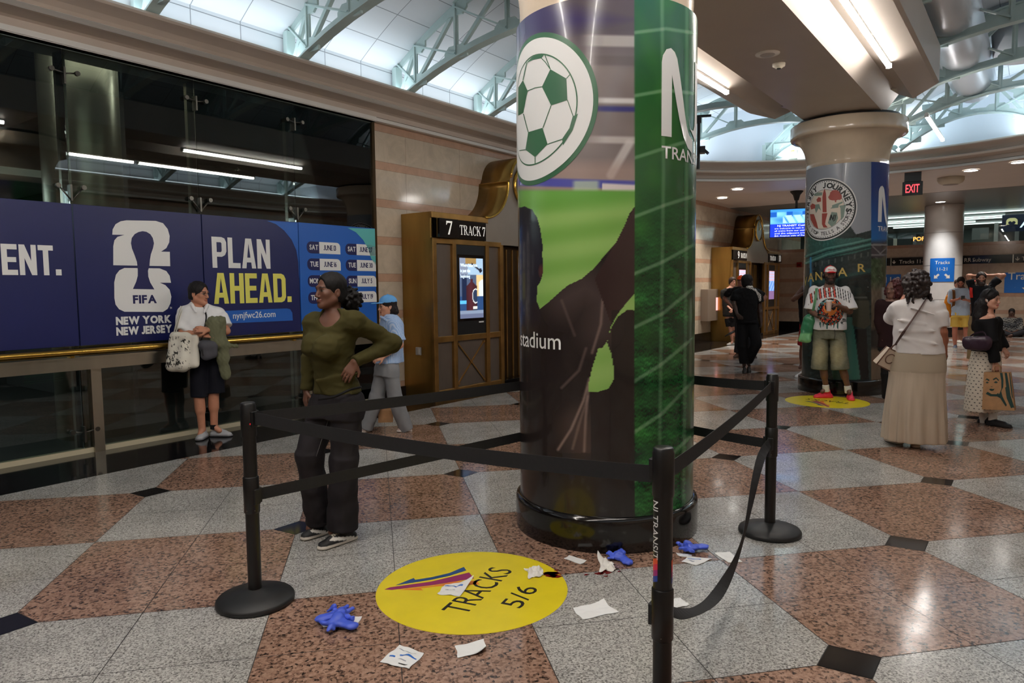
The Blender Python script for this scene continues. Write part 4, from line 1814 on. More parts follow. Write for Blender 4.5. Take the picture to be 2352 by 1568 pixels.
# ducts in the roof on the far side of the beam
M_duct = mat('crumpled_foil', srgb(226, 232, 240), 0.34, metal=0.35, bump=0.006, bscale=6)
m = MB(HALL)
m.tube([(a, NC - 1.35, 5.20) for a in (6, 9, 11, 13, 15.2)], 0.34, 20)
tag(m.build('air_duct', M_duct), 'silver foil wrapped round air duct running over the roof trusses', 'duct')
m = MB(HALL)
m.tube([(13.2, NC - 2.1, 5.60), (13.3, NC - 2.1, 5.45), (13.45, NC - 2.1, 5.15), (13.5, NC - 2.1, 5.05)], [0.42, 0.42, 0.4, 0.3], 24)
tag(m.build('air_duct', mat('duct_wrap_white', srgb(206, 214, 224), 0.55, bump=0.01, bscale=5)), 'white wrapped drum shaped duct end beside the silver foil duct', 'duct')

# ================================================================ glazed wall with posters
GB = [0.40, 1.70, 3.02, 4.37, 5.69, 7.05]
GB2 = [-7.4, -6.1, -4.8, -3.5, -2.2, -0.9] + GB
for i in range(len(GB2) - 1):
    a0, a1 = GB2[i], GB2[i + 1]
    wd = bpy.data.objects.new('window_%d' % (i + 1), None)
    COL.objects.link(wd)
    wd.location = hall((a0 + a1) / 2, WN, 0)
    wd.rotation_euler = (0, 0, HROT)
    wd['kind'] = 'structure'
    PMAT[wd.name] = Matrix.Translation(wd.location) @ Matrix.Rotation(HROT, 4, 'Z')
    m = MB(HALL)
    m.box(a0 + 0.004, a1 - 0.004, WN, WN + 0.012, 0.99, 4.05)
    m.build('upper_pane', M_glass, wd)
    m = MB(HALL)
    m.box(a0 + 0.004, a1 - 0.004, WN, WN + 0.012, 0.05, 0.90)
    m.build('lower_pane', M_glass, wd)
    if i < 4:
        continue
    # post behind the glass joint, glass fin and spider fittings
    m = MB(HALL)
    m.box(a0 - 0.005, a0 + 0.03, WN + 0.16, WN + 0.22, 0.0, 4.05)
    m.box(a0 + 0.045, a0 + 0.085, WN + 0.16, WN + 0.22, 0.0, 4.05)
    m.build('post', M_steel, wd)
    m = MB(HALL)
    m.box(a0 - 0.006, a0 + 0.006, WN + 0.02, WN + 0.16, 0.05, 4.05)
    m.build('glass_fin', M_glass_clear, wd)
    for z, s in ((3.80, 1), (2.66, -1), (0.22, 1)):
        for sx in (-1, 1):
            m = MB(HALL)
            m.tube([(a0, WN - 0.035, z - 0.10 * s * (s < 0) * -1), (a0 + sx * 0.11, WN - 0.035, z + (0.02 if s > 0 else 0.04))], 0.008, 8)
            m.lathe([(0.024, WN - 0.055), (0.024, WN - 0.02), (0.012, WN)], (a0 + sx * 0.115, 0, z + (0.02 if s > 0 else 0.04)), 14, 'y')
            m.build('spider_arm', M_steel_dark, wd)
        m = MB(HALL)
        m.box(a0 - 0.009, a0 + 0.009, WN - 0.045, WN + 0.03, z - 0.10, z + 0.06)
        m.build('spider_hub', M_steel_dark, wd)
# one fitting pair against the stone reveal
for z in (3.80, 2.66):
    pass
m = MB(HALL)
m.box(7.02, 7.07, WN - 0.02, WN + 0.2, 0, 4.06)
struct(m, 'trim_5', M_bronze)
m = MB(HALL)
m.box(A0, 7.05, WN - 0.02, WN + 0.06, 0.0, 0.05)
struct(m, 'trim_6', mat('sill_stone', srgb(196, 186, 158), 0.4))
# steel rail beam and brass handrail
t = thing('handrail', 'long polished brass handrail on a steel beam under the blue posters', 'handrail', hall(2.0, 7.66, 0.86), HROT)
m = MB(HALL)
m.lathe([(0.036, A0), (0.036, 7.0)], (0, 7.62, 1.055), 20, 'x')
m.build('brass_rail', M_brass_bright, t)
m = MB(HALL)
m.box(A0, 7.0, 7.66, 7.79, 0.87, 1.0)
m.box(A0, 7.0, 7.64, 7.80, 0.985, 1.005)
m.build('steel_beam', M_steel, t)
for a in np.arange(-6.2, 7.0, 1.3):
    m = MB(HALL)
    m.box(a - 0.02, a + 0.02, 7.62, 7.70, 1.0, 1.05)
    m.build('bracket', M_brass_bright, t)
# front posts of the lower glazing
for a in (0.42, 3.10, 5.72):
    m = MB(HALL)
    m.box(a, a + 0.10, WN - 0.05, WN + 0.05, 0.0, 0.87)
    m.box(a - 0.05, a - 0.02, WN + 0.06, WN + 0.12, 0.05, 0.87)
    struct(m, 'trim_7', M_steel)

# waiting room seen dimly through the glass
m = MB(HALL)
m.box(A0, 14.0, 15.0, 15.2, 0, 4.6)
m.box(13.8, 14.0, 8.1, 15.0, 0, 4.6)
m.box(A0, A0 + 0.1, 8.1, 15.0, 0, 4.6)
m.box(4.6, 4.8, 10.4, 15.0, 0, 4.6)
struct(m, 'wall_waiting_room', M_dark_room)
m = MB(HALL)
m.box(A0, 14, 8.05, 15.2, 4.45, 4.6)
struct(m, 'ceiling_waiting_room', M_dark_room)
m = MB(HALL)
m.box(A0, 4.6, 11.2, 15.0, 3.25, 3.35)
struct(m, 'ceiling_lobby', mat('lobby_ceiling', srgb(206, 212, 206), 0.6))
M_spot = mat('downlight_glow', (1, 1, 1), 0.4, emit=(1.0, 0.96, 0.9), estr=14)
for k_, (a, n) in enumerate(((-0.6, 12.0), (0.8, 12.6), (2.2, 12.2), (1.4, 14.0), (3.2, 13.6))):
    m = MB(HALL)
    m.lathe([(0.10, 3.235), (0.10, 3.25)], (a, n, 0), 20)
    tag(m.build('downlight', M_spot), 'round downlight in the pale lobby ceiling behind the glass wall', 'light', 'lobby downlights behind the glass')
for a_ in (1.0, 3.7, 6.2):
    area_light('post_fill_light', hall(a_, 8.35, 4.43), (1.6, 0.25), 30, (1.0, 0.95, 0.86), HALL)  # added fill lamps, tucked out of view behind the fascia, brighten posts and column
area_light('lobby_light', hall(0.5, 13.0, 3.2), (3.0, 2.0), 150, (0.85, 0.95, 1.0), HALL)
_p = gnd(296, 990)
m = MB()
_c = hall(3.55, 8.75)
m.lathe([(0.40, 0.0), (0.40, 4.45)], (_c[0], _c[1], 0), 40)
tag(m.build('column', mat('dim_metal_column', srgb(150, 144, 128), 0.28, metal=0.75, var=0.2, vscale=2)), 'dim metal clad column standing inside the room behind the glass wall', 'column')

# ---------------------------------------------------------------- posters
M_navy = mat('navy_print', srgb(16, 25, 84), 0.4, var=0.06, vscale=2)
M_navy_ink = mat('navy_ink', srgb(24, 26, 84), 0.4)
M_blue = mat('mid_blue_print', srgb(30, 96, 186), 0.4, var=0.04, vscale=2)
M_teal = mat('teal_print', srgb(96, 186, 184), 0.4)
M_yellow = mat('lemon_print', srgb(232, 226, 104), 0.45)
PN = WN - 0.035
EX, EY = np.array([AV[0], AV[1], 0]), np.array([0, 0, 1.0])


def wall_loop(pts, o=(0, 450), s=2.24, n=PN):
    return [on_n(o[0] + x / s, o[1] + y / s, n) for x, y in pts]


def on_wall(mb, vf, a, z, n, th=0.0015):
    return flat(mb, vf, hall(a, n, z), EX, EY, th)


def poster(a0, a1, label, mats):
    t = thing('poster_panel', label, 'poster', hall((a0 + a1) / 2, PN, 1.11), HROT, 'blue tournament poster panels')
    m = MB(HALL)
    m.box(a0 + 0.006, a1 - 0.006, PN, WN - 0.002, 1.11, 2.53)
    m.build('board', mats, t, 0.002)
    return t


def block(ch):
    """heavy condensed capitals in a unit cell (width returned)"""
    s, b = 0.30, 0.17
    if ch == 'E':
        return [[(0, 0), (.82, 0), (.82, b), (s, b), (s, .42), (.76, .42), (.76, .58), (s, .58), (s, 1 - b), (.82, 1 - b), (.82, 1), (0, 1)]], .82
    if ch == 'L':
        return [[(0, 0), (.80, 0), (.80, b), (s, b), (s, 1), (0, 1)]], .80
    if ch == 'T':
        return [[(.27, 0), (.57, 0), (.57, 1 - b), (.84, 1 - b), (.84, 1), (0, 1), (0, 1 - b), (.27, 1 - b)]], .84
    if ch == 'N':
        return [[(0, 0), (.28, 0), (.28, .56), (.64, 0), (.92, 0), (.92, 1), (.64, 1), (.64, .46), (.30, 1), (0, 1)]], .92
    if ch == 'H':
        return [[(0, 0), (s, 0), (s, .42), (.62, .42), (.62, 0), (.92, 0), (.92, 1), (.62, 1), (.62, .58), (s, .58), (s, 1), (0, 1)]], .92
    if ch == 'A':
        return [[(0, 0), (.29, 0), (.33, .20), (.63, .20), (.67, 0), (.96, 0), (.68, 1), (.28, 1)], [(.37, .36), (.59, .36), (.48, .84)]], .96
    if ch == 'D':
        return [[(0, 0), (.60, 0), (.80, .05), (.92, .18), (.92, .82), (.80, .95), (.60, 1), (0, 1)], [(s, b), (s, 1 - b), (.55, 1 - b), (.62, .78), (.62, .22), (.55, b)]], .92
    if ch == 'P':
        return [[(0, 0), (s, 0), (s, .36), (.62, .36), (.82, .42), (.92, .54), (.92, .84), (.82, .96), (.62, 1), (0, 1)], [(s, .51), (s, 1 - b), (.57, 1 - b), (.62, .80), (.62, .56), (.57, .51)]], .92
    return [[(0, 0), (.32, 0), (.32, .2), (0, .2)]], .32


def block_word(mb, wd, a, z, h, wdt, n):
    cells = [block(c) for c in wd]
    tot = sum(c[1] for c in cells) + 0.10 * (len(cells) - 1)
    sx = wdt / tot
    x = 0
    for loops, w_ in cells:
        on_wall(mb, fill2d([[((x + px) * sx, py * h) for px, py in lp] for lp in loops]), a, z, n)
        x += w_ + 0.10


t = poster(1.70, 3.02, 'navy poster panel with the white block letters ENT and a full stop', M_navy)
a0, zt = on_n(2, 450 + 245 / 2.24, PN)
a1, zb = on_n(320 / 2.24, 450 + 408 / 2.24, PN)
m = MB()
block_word(m, 'ENT.', a0 - 0.005, zb, zt - zb, a1 - a0, PN - 0.002)
m.build('lettering', M_white, t)
m = MB()
poster(0.40, 1.70, 'plain navy poster panel beyond the block letter panel', M_navy)

t = poster(3.02, 4.37, 'navy poster panel with the white trophy emblem of a tournament', M_navy)
m = MB()
two = [(577, 199), (579, 172), (594, 145), (620, 130), (650, 125), (800, 128), (838, 140), (862, 170), (872, 205), (870, 238), (855, 268), (828, 286), (873, 287), (875, 361), (582, 356), (582, 258), (588, 228), (604, 210), (640, 200)]
six = [(587, 445), (596, 405), (614, 382), (640, 370), (820, 372), (855, 386), (872, 410), (879, 446), (822, 446), (850, 458), (872, 482), (881, 518), (876, 552), (862, 580), (838, 596), (640, 595), (612, 582), (594, 558), (588, 525)]
for lp in (two, six):
    on_wall(m, fill2d([wall_loop(lp)]), 0, 0, PN - 0.002)
m.build('emblem', M_white, t)
m = MB()
tro = [(732, 181), (752, 184), (772, 196), (785, 216), (791, 243), (786, 268), (775, 300), (770, 330), (768, 358), (760, 385), (762, 415), (772, 445), (793, 480), (683, 478), (700, 440), (708, 410), (708, 380), (704, 340), (692, 305), (678, 270), (673, 243), (677, 216), (692, 196), (712, 185)]
on_wall(m, fill2d([wall_loop(tro)]), 0, 0, PN - 0.0038)
a0, zt = on_n(682 / 2.24, 450 + 510 / 2.24, PN)
a1, zb = on_n(806 / 2.24, 450 + 551 / 2.24, PN)
tv = caps2d('FIFA', zt - zb, 0.06, 1.0)
tv[0][:, 0] *= (a1 - a0) / np.ptp(tv[0][:, 0])
on_wall(m, tv, a0, zb, PN - 0.0038)
m.build('emblem_silhouette', M_navy_ink, t)


def fit_text(mb, s, x0, y0, x1, y1, n, bold=0.03, o=(0, 450), sc=2.24, cap=True):
    """text fitted between two photo corners (top-start, bottom-end)"""
    a0, zt = on_n(o[0] + x0 / sc, o[1] + y0 / sc, n)
    a1, zb = on_n(o[0] + x1 / sc, o[1] + y1 / sc, n)
    a0b, zb0 = on_n(o[0] + x0 / sc, o[1] + y1 / sc, n)
    tv = caps2d(s, 1.0, bold, gap=0.05) if cap else text2d(s, 1.0, bold)
    V = tv[0]
    if cap:
        V[:, 1] *= (zt - zb)
    else:
        V[:, 1] = (V[:, 1] - V[:, 1].min()) / np.ptp(V[:, 1]) * (zt - zb)
    V[:, 0] *= (a1 - a0) / np.ptp(V[:, 0])
    on_wall(mb, tv, a0, zb, n)


m = MB()
fit_text(m, 'NEW YORK', 595, 622, 882, 651, PN - 0.002, 0.075)
m.build('lettering', M_white, t)
m = MB()
fit_text(m, 'NEW JERSEY', 597, 675, 886, 702, PN - 0.002, 0.075)
m.build('lettering', M_white, t)
m = MB()
fit_text(m, 'TM', 872, 570, 884, 580, PN - 0.002, 0.02)
m.build('lettering', M_white, t)

t = poster(4.37, 5.69, 'navy poster panel with PLAN in white and AHEAD in yellow block letters', M_navy)
m = MB()
on_wall(m, fill2d([wall_loop([(1372, 127), (1420, 145), (1462, 178), (1500, 225), (1524, 280), (1534, 340), (1538, 420)]) + [(5.684, 1.80), (5.684, 2.524)]]), 0, 0, PN - 0.0015)
on_wall(m, fill2d([[on_n(x / 2.24, 450 + y / 2.24, PN) for x, y in ((1120, 592), (1475, 578), (1492, 582), (1503, 600), (1506, 640), (1128, 657))]]), 0, 0, PN - 0.0015)
m.build('blue_field', M_blue, t)
m = MB()
a0, zt = on_n(1086 / 2.24, 450 + 204 / 2.24, PN)
a1, zb = on_n(1391 / 2.24, 450 + 370 / 2.24, PN)
block_word(m, 'PLAN', a0, zb - 0.01, zt - zb, a1 - a0, PN - 0.003)
m.build('lettering', M_white, t)
m = MB()
fit_text(m, 'nynjfwc26.com', 1198, 598, 1418, 632, PN - 0.003, 0.012, cap=False)
m.build('lettering', M_white, t)
m = MB()
a0, zt = on_n(1094 / 2.24, 450 + 390 / 2.24, PN)
a1, zb = on_n(1500 / 2.24, 450 + 540 / 2.24, PN)
block_word(m, 'AHEAD.', a0, zb - 0.012, zt - zb, a1 - a0, PN - 0.003)
m.build('yellow_lettering', M_yellow, t)

t = poster(5.69, 7.02, 'bright blue poster panel listing match dates in two columns of pills', M_blue)
m = MB()
on_wall(m, fill2d([wall_loop([(1788, 164), (1830, 186), (1868, 226), (1895, 275), (1908, 320)]) + [(7.014, 2.0), (7.014, 2.524)]]), 0, 0, PN - 0.0015)
m.build('teal_corner', M_teal, t)
rows = ((('SAT', 'JUNE 13'), ('SAT', 'JUNE 27')), (('TUE', 'JUNE 16'), ('TUE', 'JUNE 30')), (('MON', 'JUNE 22'), ('SUN', 'JULY 5')), (('THU', 'JUNE 25'), ('SUN', 'JULY 19')))
for r_, row in enumerate(rows):
    for c_, (dy, dt) in enumerate(row):
        ax0 = (5.815, 6.46)[c_]
        zc = 2.213 - 0.223 * r_
        md, mw, mtw, mtn = MB(), MB(), MB(), MB()
        on_wall(md, fill2d([rrect(0, 0.2, -0.078, 0.078, (0.07, 0, 0, 0.07))]), ax0, zc, PN - 0.0015)
        on_wall(mw, fill2d([rrect(0.2, 0.555, -0.078, 0.078, (0, 0.0, 0.06, 0))]), ax0, zc, PN - 0.0015)
        md.build('day_pill', M_navy_ink, t)
        mw.build('date_pill', M_white, t)
        tv = caps2d(dy, 0.068, 0.03, 0.78, 'CENTER', 0.07)
        on_wall(mtw, tv, ax0 + 0.112, zc - 0.031, PN - 0.003)
        tv = caps2d(dt, 0.070, 0.028, 0.70, 'CENTER', 0.06)
        on_wall(mtn, tv, ax0 + 0.376, zc - 0.031, PN - 0.003)
        mtw.build('day_lettering', M_white, t)
        mtn.build('date_lettering', M_navy_ink, t)
# ================================================================ track portals
M_panel = mat('grey_metal_panel', srgb(112, 100, 90), 0.38, metal=0.5, var=0.06, vscale=14, stretch=(1, 1, 0.3))
M_screen = mat('screen_glow', (0.2, 0.4, 0.7), 0.3, attr='Col', emit=(1, 1, 1), estr=0.9)
M_lit_white = mat('sign_lettering_lit', srgb(236, 232, 220), 0.4, emit=(1.0, 0.97, 0.9), estr=0.25)
PF = 7.15


def serif(s, size, xs=1.0, align='LEFT', bold=0.01):
    """roman capitals: block letters with small slab feet"""
    V, F = text2d(s, size, bold, xs, align)
    return V, F


def screen_mesh(a0, a1, z0, z1, n, parent, art, nx=40, nz=90, name='screen', frame=None):
    m = MB()
    W, C = [], []
    for j in range(nz):
        for i in range(nx):
            u, v = i / (nx - 1), j / (nz - 1)
            if frame is None:
                p = hall(a0 + (a1 - a0) * u, n, z0 + (z1 - z0) * v)
            else:
                p = Vector(frame[0]) + Vector(frame[1]) * u + Vector(frame[2]) * v
            W.append(p[:])
            C.append(art(u, v))
    F = [(j * nx + i, j * nx + i + 1, (j + 1) * nx + i + 1, (j + 1) * nx + i) for j in range(nz - 1) for i in range(nx - 1)]
    m.add(W, F)
    m.col = srgb_a(np.array(C))
    return m.build(name, M_screen, parent)


def art_bottle(u, v):
    y = 1 - v
    c = np.array((150, 176, 200.)) if u > 0.35 else np.array((120, 130, 150.))
    if 0.28 < y < 0.66:
        c = np.array((206, 178, 126.)) if u > 0.7 else np.array((70, 84, 110.))
        if u > 0.8 and (u - 1.0) ** 2 + ((y - 0.52) * 1.6) ** 2 < 0.07:
            c = np.array((200, 206, 206.))
    if y > 0.64:
        c = np.array((38, 66, 108.))
    if y > 0.70 and u < 0.3 and y < 0.76:
        c = np.array((84, 170, 226.))
    if 0.08 < u < 0.30 and 0.3 < y < 0.7:
        c = np.array((24, 34, 60.))
    if y < 0.10 and 0.25 < u < 0.7:
        c = np.array((140, 112, 66.))
    if (u - 0.89) ** 2 * 4 + (y - 0.20) ** 2 * 9 < 0.016 or abs((y - 0.12) - (u - 0.6) * 0.3) < 0.02 and 0.5 < u < 0.85:
        c = np.array((28, 30, 44.))
    w = 0.0
    if 0.34 < y < 0.40:
        w = 0.06
    elif 0.40 <= y < 0.46:
        w = 0.06 + (y - 0.40) / 0.06 * 0.16
    elif 0.46 <= y < 0.87:
        w = 0.22
    if w and abs(u - 0.5) < w:
        c = np.array((60, 28, 34.)) * (1.2 - abs(u - 0.46) * 1.5)
        d = ((u - 0.66) / 0.14) ** 2 + ((y - 0.63) / 0.125) ** 2
        if d < 1:
            c = np.array((38, 50, 74.)) if d < 0.72 else np.array((206, 210, 212.))
        if u > 0.56 and 0.80 < y < 0.845:
            c = np.array((206, 206, 200.))
        if u > 0.56 and 0.845 < y:
            c = np.array((30, 44, 66.))
    if y > 0.87:
        c = np.array((120, 134, 156.)) if y < 0.93 else np.array((92, 100, 126.))
    return c


def art_route(u, v):
    y = 1 - v
    if y < 0.35:
        return np.array((176, 176, 206.)) if (int(y * 30) % 3) else np.array((206, 160, 170.))
    if y < 0.7:
        return np.array((96, 140, 214.)) if (u + y * 2) % 0.5 > 0.16 else np.array((150, 180, 226.))
    return np.array((120, 92, 132.))


def portal(a0, width, lnum, rnum, label, near):
    ac = a0 + width / 2
    t = thing('track_portal', label, 'track entrance', hall(ac, 7.45, 0), HROT, 'brass track entrances')
    W7 = WN - 0.005
    for s in (-1, 1):
        m = MB(HALL)
        e = ac + s * width / 2
        m.box(*sorted((e, e - s * 0.03)), PF + 0.01, W7, 0.0, 2.78)
        m.build('side_panel', M_brass, t, 0.004)
    zs = 2.78
    sh = 0.48                           # half width of the clock gable
    # frame: posts and rails of each bay
    for s in (-1, 1):
        X = lambda d: ac + s * (width / 2 - d)
        for d in (0.0, 0.44, 1.24, 1.62):
            m = MB(HALL)
            m.box(*sorted((X(d), X(d + 0.085))), PF - 0.03, PF + 0.05, 0.0, 2.36 if d else 2.40)
            m.build('post', M_brass_trim, t, 0.006)
        for z0, z1 in ((0.0, 0.12), (0.84, 0.93), (2.32, 2.40), (2.69, 2.78)):
            m = MB(HALL)
            m.box(*sorted((X(0.0), X(1.66 if z1 < 2.5 else 1.32))), PF - 0.022, PF + 0.05, z0, z1)
            m.build('rail', M_brass_trim, t, 0.006)
        for d0, d1 in ((0.085, 0.44), (1.325, 1.62)):
            m = MB(HALL)
            m.box(*sorted((X(d0), X(d1))), PF + 0.02, PF + 0.05, 0.1, 2.34)
            m.build('narrow_panel', M_panel, t)
        m = MB(HALL)
        m.box(*sorted((X(0.52), X(1.25))), PF + 0.02, PF + 0.05, 0.1, 0.86)
        x0, x1 = sorted((X(0.57), X(1.20)))
        pn = m.build('brace_panel', M_panel, t)
        m = MB(HALL)
        m.bar((x0, PF + 0.012, 0.17), (x1, PF + 0.012, 0.79), 0.02, 0.012, up=(0, 1, 0))
        m.bar((x0, PF + 0.004, 0.79), (x1, PF + 0.004, 0.17), 0.02, 0.012, up=(0, 1, 0))
        xm = (x0 + x1) / 2
        for x_, z_ in ((x0, .17), (x1, .17), (x0, .79), (x1, .79), (xm, .48)):
            m.lathe([(0.02, PF - 0.006), (0.02, PF + 0.02)], (x_, 0, z_), 12, 'y')
        m.build('cross_brace', M_brass_trim, pn)
        # monitor
        m = MB(HALL)
        m.box(*sorted((X(0.53), X(1.24))), PF - 0.012, PF + 0.04, 0.93, 2.32)
        mo = m.build('monitor', M_blackp, t, 0.004)
        sx0, sx1 = sorted((X(0.60), X(1.17)))
        m = MB(HALL)
        m.box(sx0 - 0.035, sx1 + 0.035, PF - 0.018, PF - 0.011, 1.14, 2.17)
        m.build('bezel', M_black_gloss, mo)
        screen_mesh(sx0, sx1, 1.18, 2.12, PF - 0.02, mo, art_bottle if near else art_route)
        if near and s < 0:
            m = MB()
            for k_, ln in enumerate(('Where bourbon', 'is just the', 'beginning')):
                on_wall(m, text2d(ln, 0.052, 0.004, 0.84), sx0 + 0.02, 1.985 - 0.085 * k_, PF - 0.0215)
            m.build('screen_lettering', mat('screen_white_glow', (0.8, 0.9, 1), 0.4, emit=(0.75, 0.9, 1.0), estr=0.9), mo)
            m = MB()
            on_wall(m, fill2d([rrect(0, 0.12, 0, 0.022, 0.004)]), X(1.2) - 0.14, 1.10, PF - 0.013)
            m.build('maker_plate', M_white, mo)
        # signs
        num = lnum if s < 0 else rnum
        m = MB(HALL)
        m.box(*sorted((X(0.08), X(0.50))), PF - 0.10, PF + 0.02, 2.405, 2.685)
        sg_ = m.build('number_box', M_black_gloss, t, 0.004)
        m = MB()
        c_ = (X(0.08) + X(0.50)) / 2
        on_wall(m, roman2d(num, 0.20, 1.0 if len(num) > 1 else 1.1, 'CENTER'), c_, 2.452, PF - 0.1015)
        m.build('number', M_lit_white, sg_)
        m = MB(HALL)
        m.box(*sorted((X(0.50), X(1.25))), PF - 0.03, PF + 0.02, 2.405, 2.685)
        sg_ = m.build('sign', M_black_gloss, t, 0.004)
        m = MB()
        c_ = (X(0.50) + X(1.25)) / 2
        on_wall(m, roman2d('TRACK ' + num, 0.145, 0.76 if len(num) == 1 else 0.68, 'CENTER'), c_ + 0.04, 2.474, PF - 0.0315)
        m.build('sign_lettering', M_lit_white, sg_)
    # gable: two concave swoops rising to a barrel with a clock
    prof = []
    r = 0.62
    for k_ in range(13):
        q = PI / 2 * k_ / 12
        prof.append((-sh - r + r * math.sin(q), zs + r * (1 - math.cos(q)) + 0.0))
    zc = zs + r
    prof.append((-sh, zc + 0.02))
    prof.append((-sh + 0.07, zc + 0.02))
    top = [(-(sh - 0.07) * math.cos(PI * k_ / 18), zc + 0.02 + (sh - 0.03) * math.sin(PI * k_ / 18)) for k_ in range(1, 18)]
    right = [(-x, z) for x, z in prof[::-1]]
    outl = prof + top + right
    front = [(ac + x, z) for x, z in outl]
    m = MB(HALL)
    m.prism(front + [(ac + sh + r, 2.36), (ac - sh - r, 2.36)], PF, PF + 0.03, 'y')
    m.build('gable_panel', mat('gable_panel_grey', srgb(142, 130, 118), 0.42, metal=0.3, var=0.04, vscale=6), t)

    def skin(pts, nm, n0, n1):
        mm = MB(HALL)
        V, F = [], []
        for x, z in pts:
            V += [(ac + x, n0, z), (ac + x, n1, z), (ac + x * 1.0, n0, z + 0.016), (ac + x, n1, z + 0.016)]
        for i in range(len(pts) - 1):
            b = 4 * i
            F += [(b, b + 4, b + 5, b + 1), (b + 2, b + 3, b + 7, b + 6), (b, b + 2, b + 6, b + 4), (b + 1, b + 5, b + 7, b + 3)]
        mm.add(V, F, True)
        return mm.build(nm, M_brass, t)
    skin(prof[:14], 'volute', PF - 0.02, W7)
    skin(right[1:], 'volute', PF - 0.02, W7)
    skin([(-sh + 0.03, zc + 0.02)] + top + [(sh - 0.03, zc + 0.02)], 'barrel_top', PF - 0.02, W7)
    # bright edge following the outline
    for nm, pts in (('edge_trim', prof[:14]), ('edge_trim', right[1:]), ('edge_trim', top)):
        mm = MB(HALL)
        mm.tube([(ac + x, PF - 0.02, z) for x, z in pts], 0.022, 8)
        mm.build(nm, M_brass_bright, t)
    ck = MB(HALL)
    zk = zc - 0.02
    ck.lathe([(0.30, PF - 0.04), (0.30, PF + 0.0)], (ac, 0, zk), 36, 'y')
    co = ck.build('clock_face', mat('clock_face_dark', srgb(84, 74, 64), 0.3), t)
    ck = MB(HALL)
    ck.lathe([(0.30, PF - 0.02), (0.30, PF - 0.06), (0.34, PF - 0.06), (0.34, PF - 0.02)], (ac, 0, zk), 36, 'y', caps=False)
    ck.build('clock_ring', M_brass_bright, co)
    ck = MB(HALL)
    ck.bar((ac, PF - 0.05, zk), (ac + 0.14, PF - 0.05, zk + 0.10), 0.02, 0.01, up=(0, 1, 0))
    ck.bar((ac, PF - 0.05, zk), (ac - 0.03, PF - 0.05, zk + 0.24), 0.014, 0.01, up=(0, 1, 0))
    ck.build('clock_hands', M_brass_bright, co)
    # doors
    m = MB(HALL)
    m.box(ac - width / 2 + 1.70, ac + width / 2 - 1.70, PF + 0.16, PF + 0.22, 0.0, 2.36)
    d0 = m.build('door', M_bronze, t)
    m = MB(HALL)
    for k_ in range(-2, 3):
        x = ac + k_ * 0.17
        m.box(x - 0.012, x + 0.012, PF + 0.14, PF + 0.17, 0.1, 2.3)
    m.build('door_bars', M_brass_trim, d0)
    m = MB(HALL)
    m.box(ac - width / 2 + 0.02, ac + width / 2 - 0.02, PF + 0.05, W7, 2.70, 2.78)
    m.build('top_shelf', M_brass, t)
    m = MB(HALL)
    m.box(ac - width / 2 + 0.02, ac + width / 2 - 0.02, PF - 0.015, PF + 0.06, 0.0, 0.10)
    m.build('kick_plate', M_black_gloss, t)
    return t


portal(7.575, 4.70, '7', '8', 'brass track entrance with the TRACK 7 sign and a bottle advert on its screen', True)
portal(20.24, 4.70, '9', '10', 'brass track entrance with 9 and 10 number boxes in the far concourse', False)
# cover plate on the brass side
p = on_n(963, 806, 7.5)
d_ = ray(963, 806)
t_ = 7.575 / (d_[:2] @ AV)
_n, _z = d_[:2] @ NV * t_, CAM_Z + d_[2] * t_
t = thing('outlet_cover', 'small grey outlet cover on the brass side of the TRACK 7 entrance', 'outlet', hall(7.57, _n, _z - 0.06), HROT)
m = MB(HALL)
m.box(7.545, 7.574, _n - 0.05, _n + 0.05, _z - 0.06, _z + 0.06)
m.build('plate', mat('grey_plastic', srgb(150, 146, 140), 0.4), t, 0.006)
m = MB(HALL)
m.box(7.538, 7.546, _n - 0.042, _n - 0.002, _z - 0.05, _z + 0.05)
m.build('flap', mat('pale_grey_plastic', srgb(190, 184, 176), 0.35), t, 0.004)

# ================================================================ belt barrier
S1, S2, S3 = np.array([-0.664, 3.80]), np.array([1.012, 2.345]), np.array([2.55, 4.15])
S4 = np.array([1.93, 5.30])
M_belt = mat('black_webbing', srgb(27, 27, 29), 0.75, var=0.15, vscale=60, bump=0.0006, bscale=300)
M_post = mat('black_powder_coat', srgb(17, 16, 16), 0.33, var=0.1, vscale=20)
M_base = mat('black_rubber_base', srgb(26, 26, 27), 0.5, var=0.12, vscale=25)


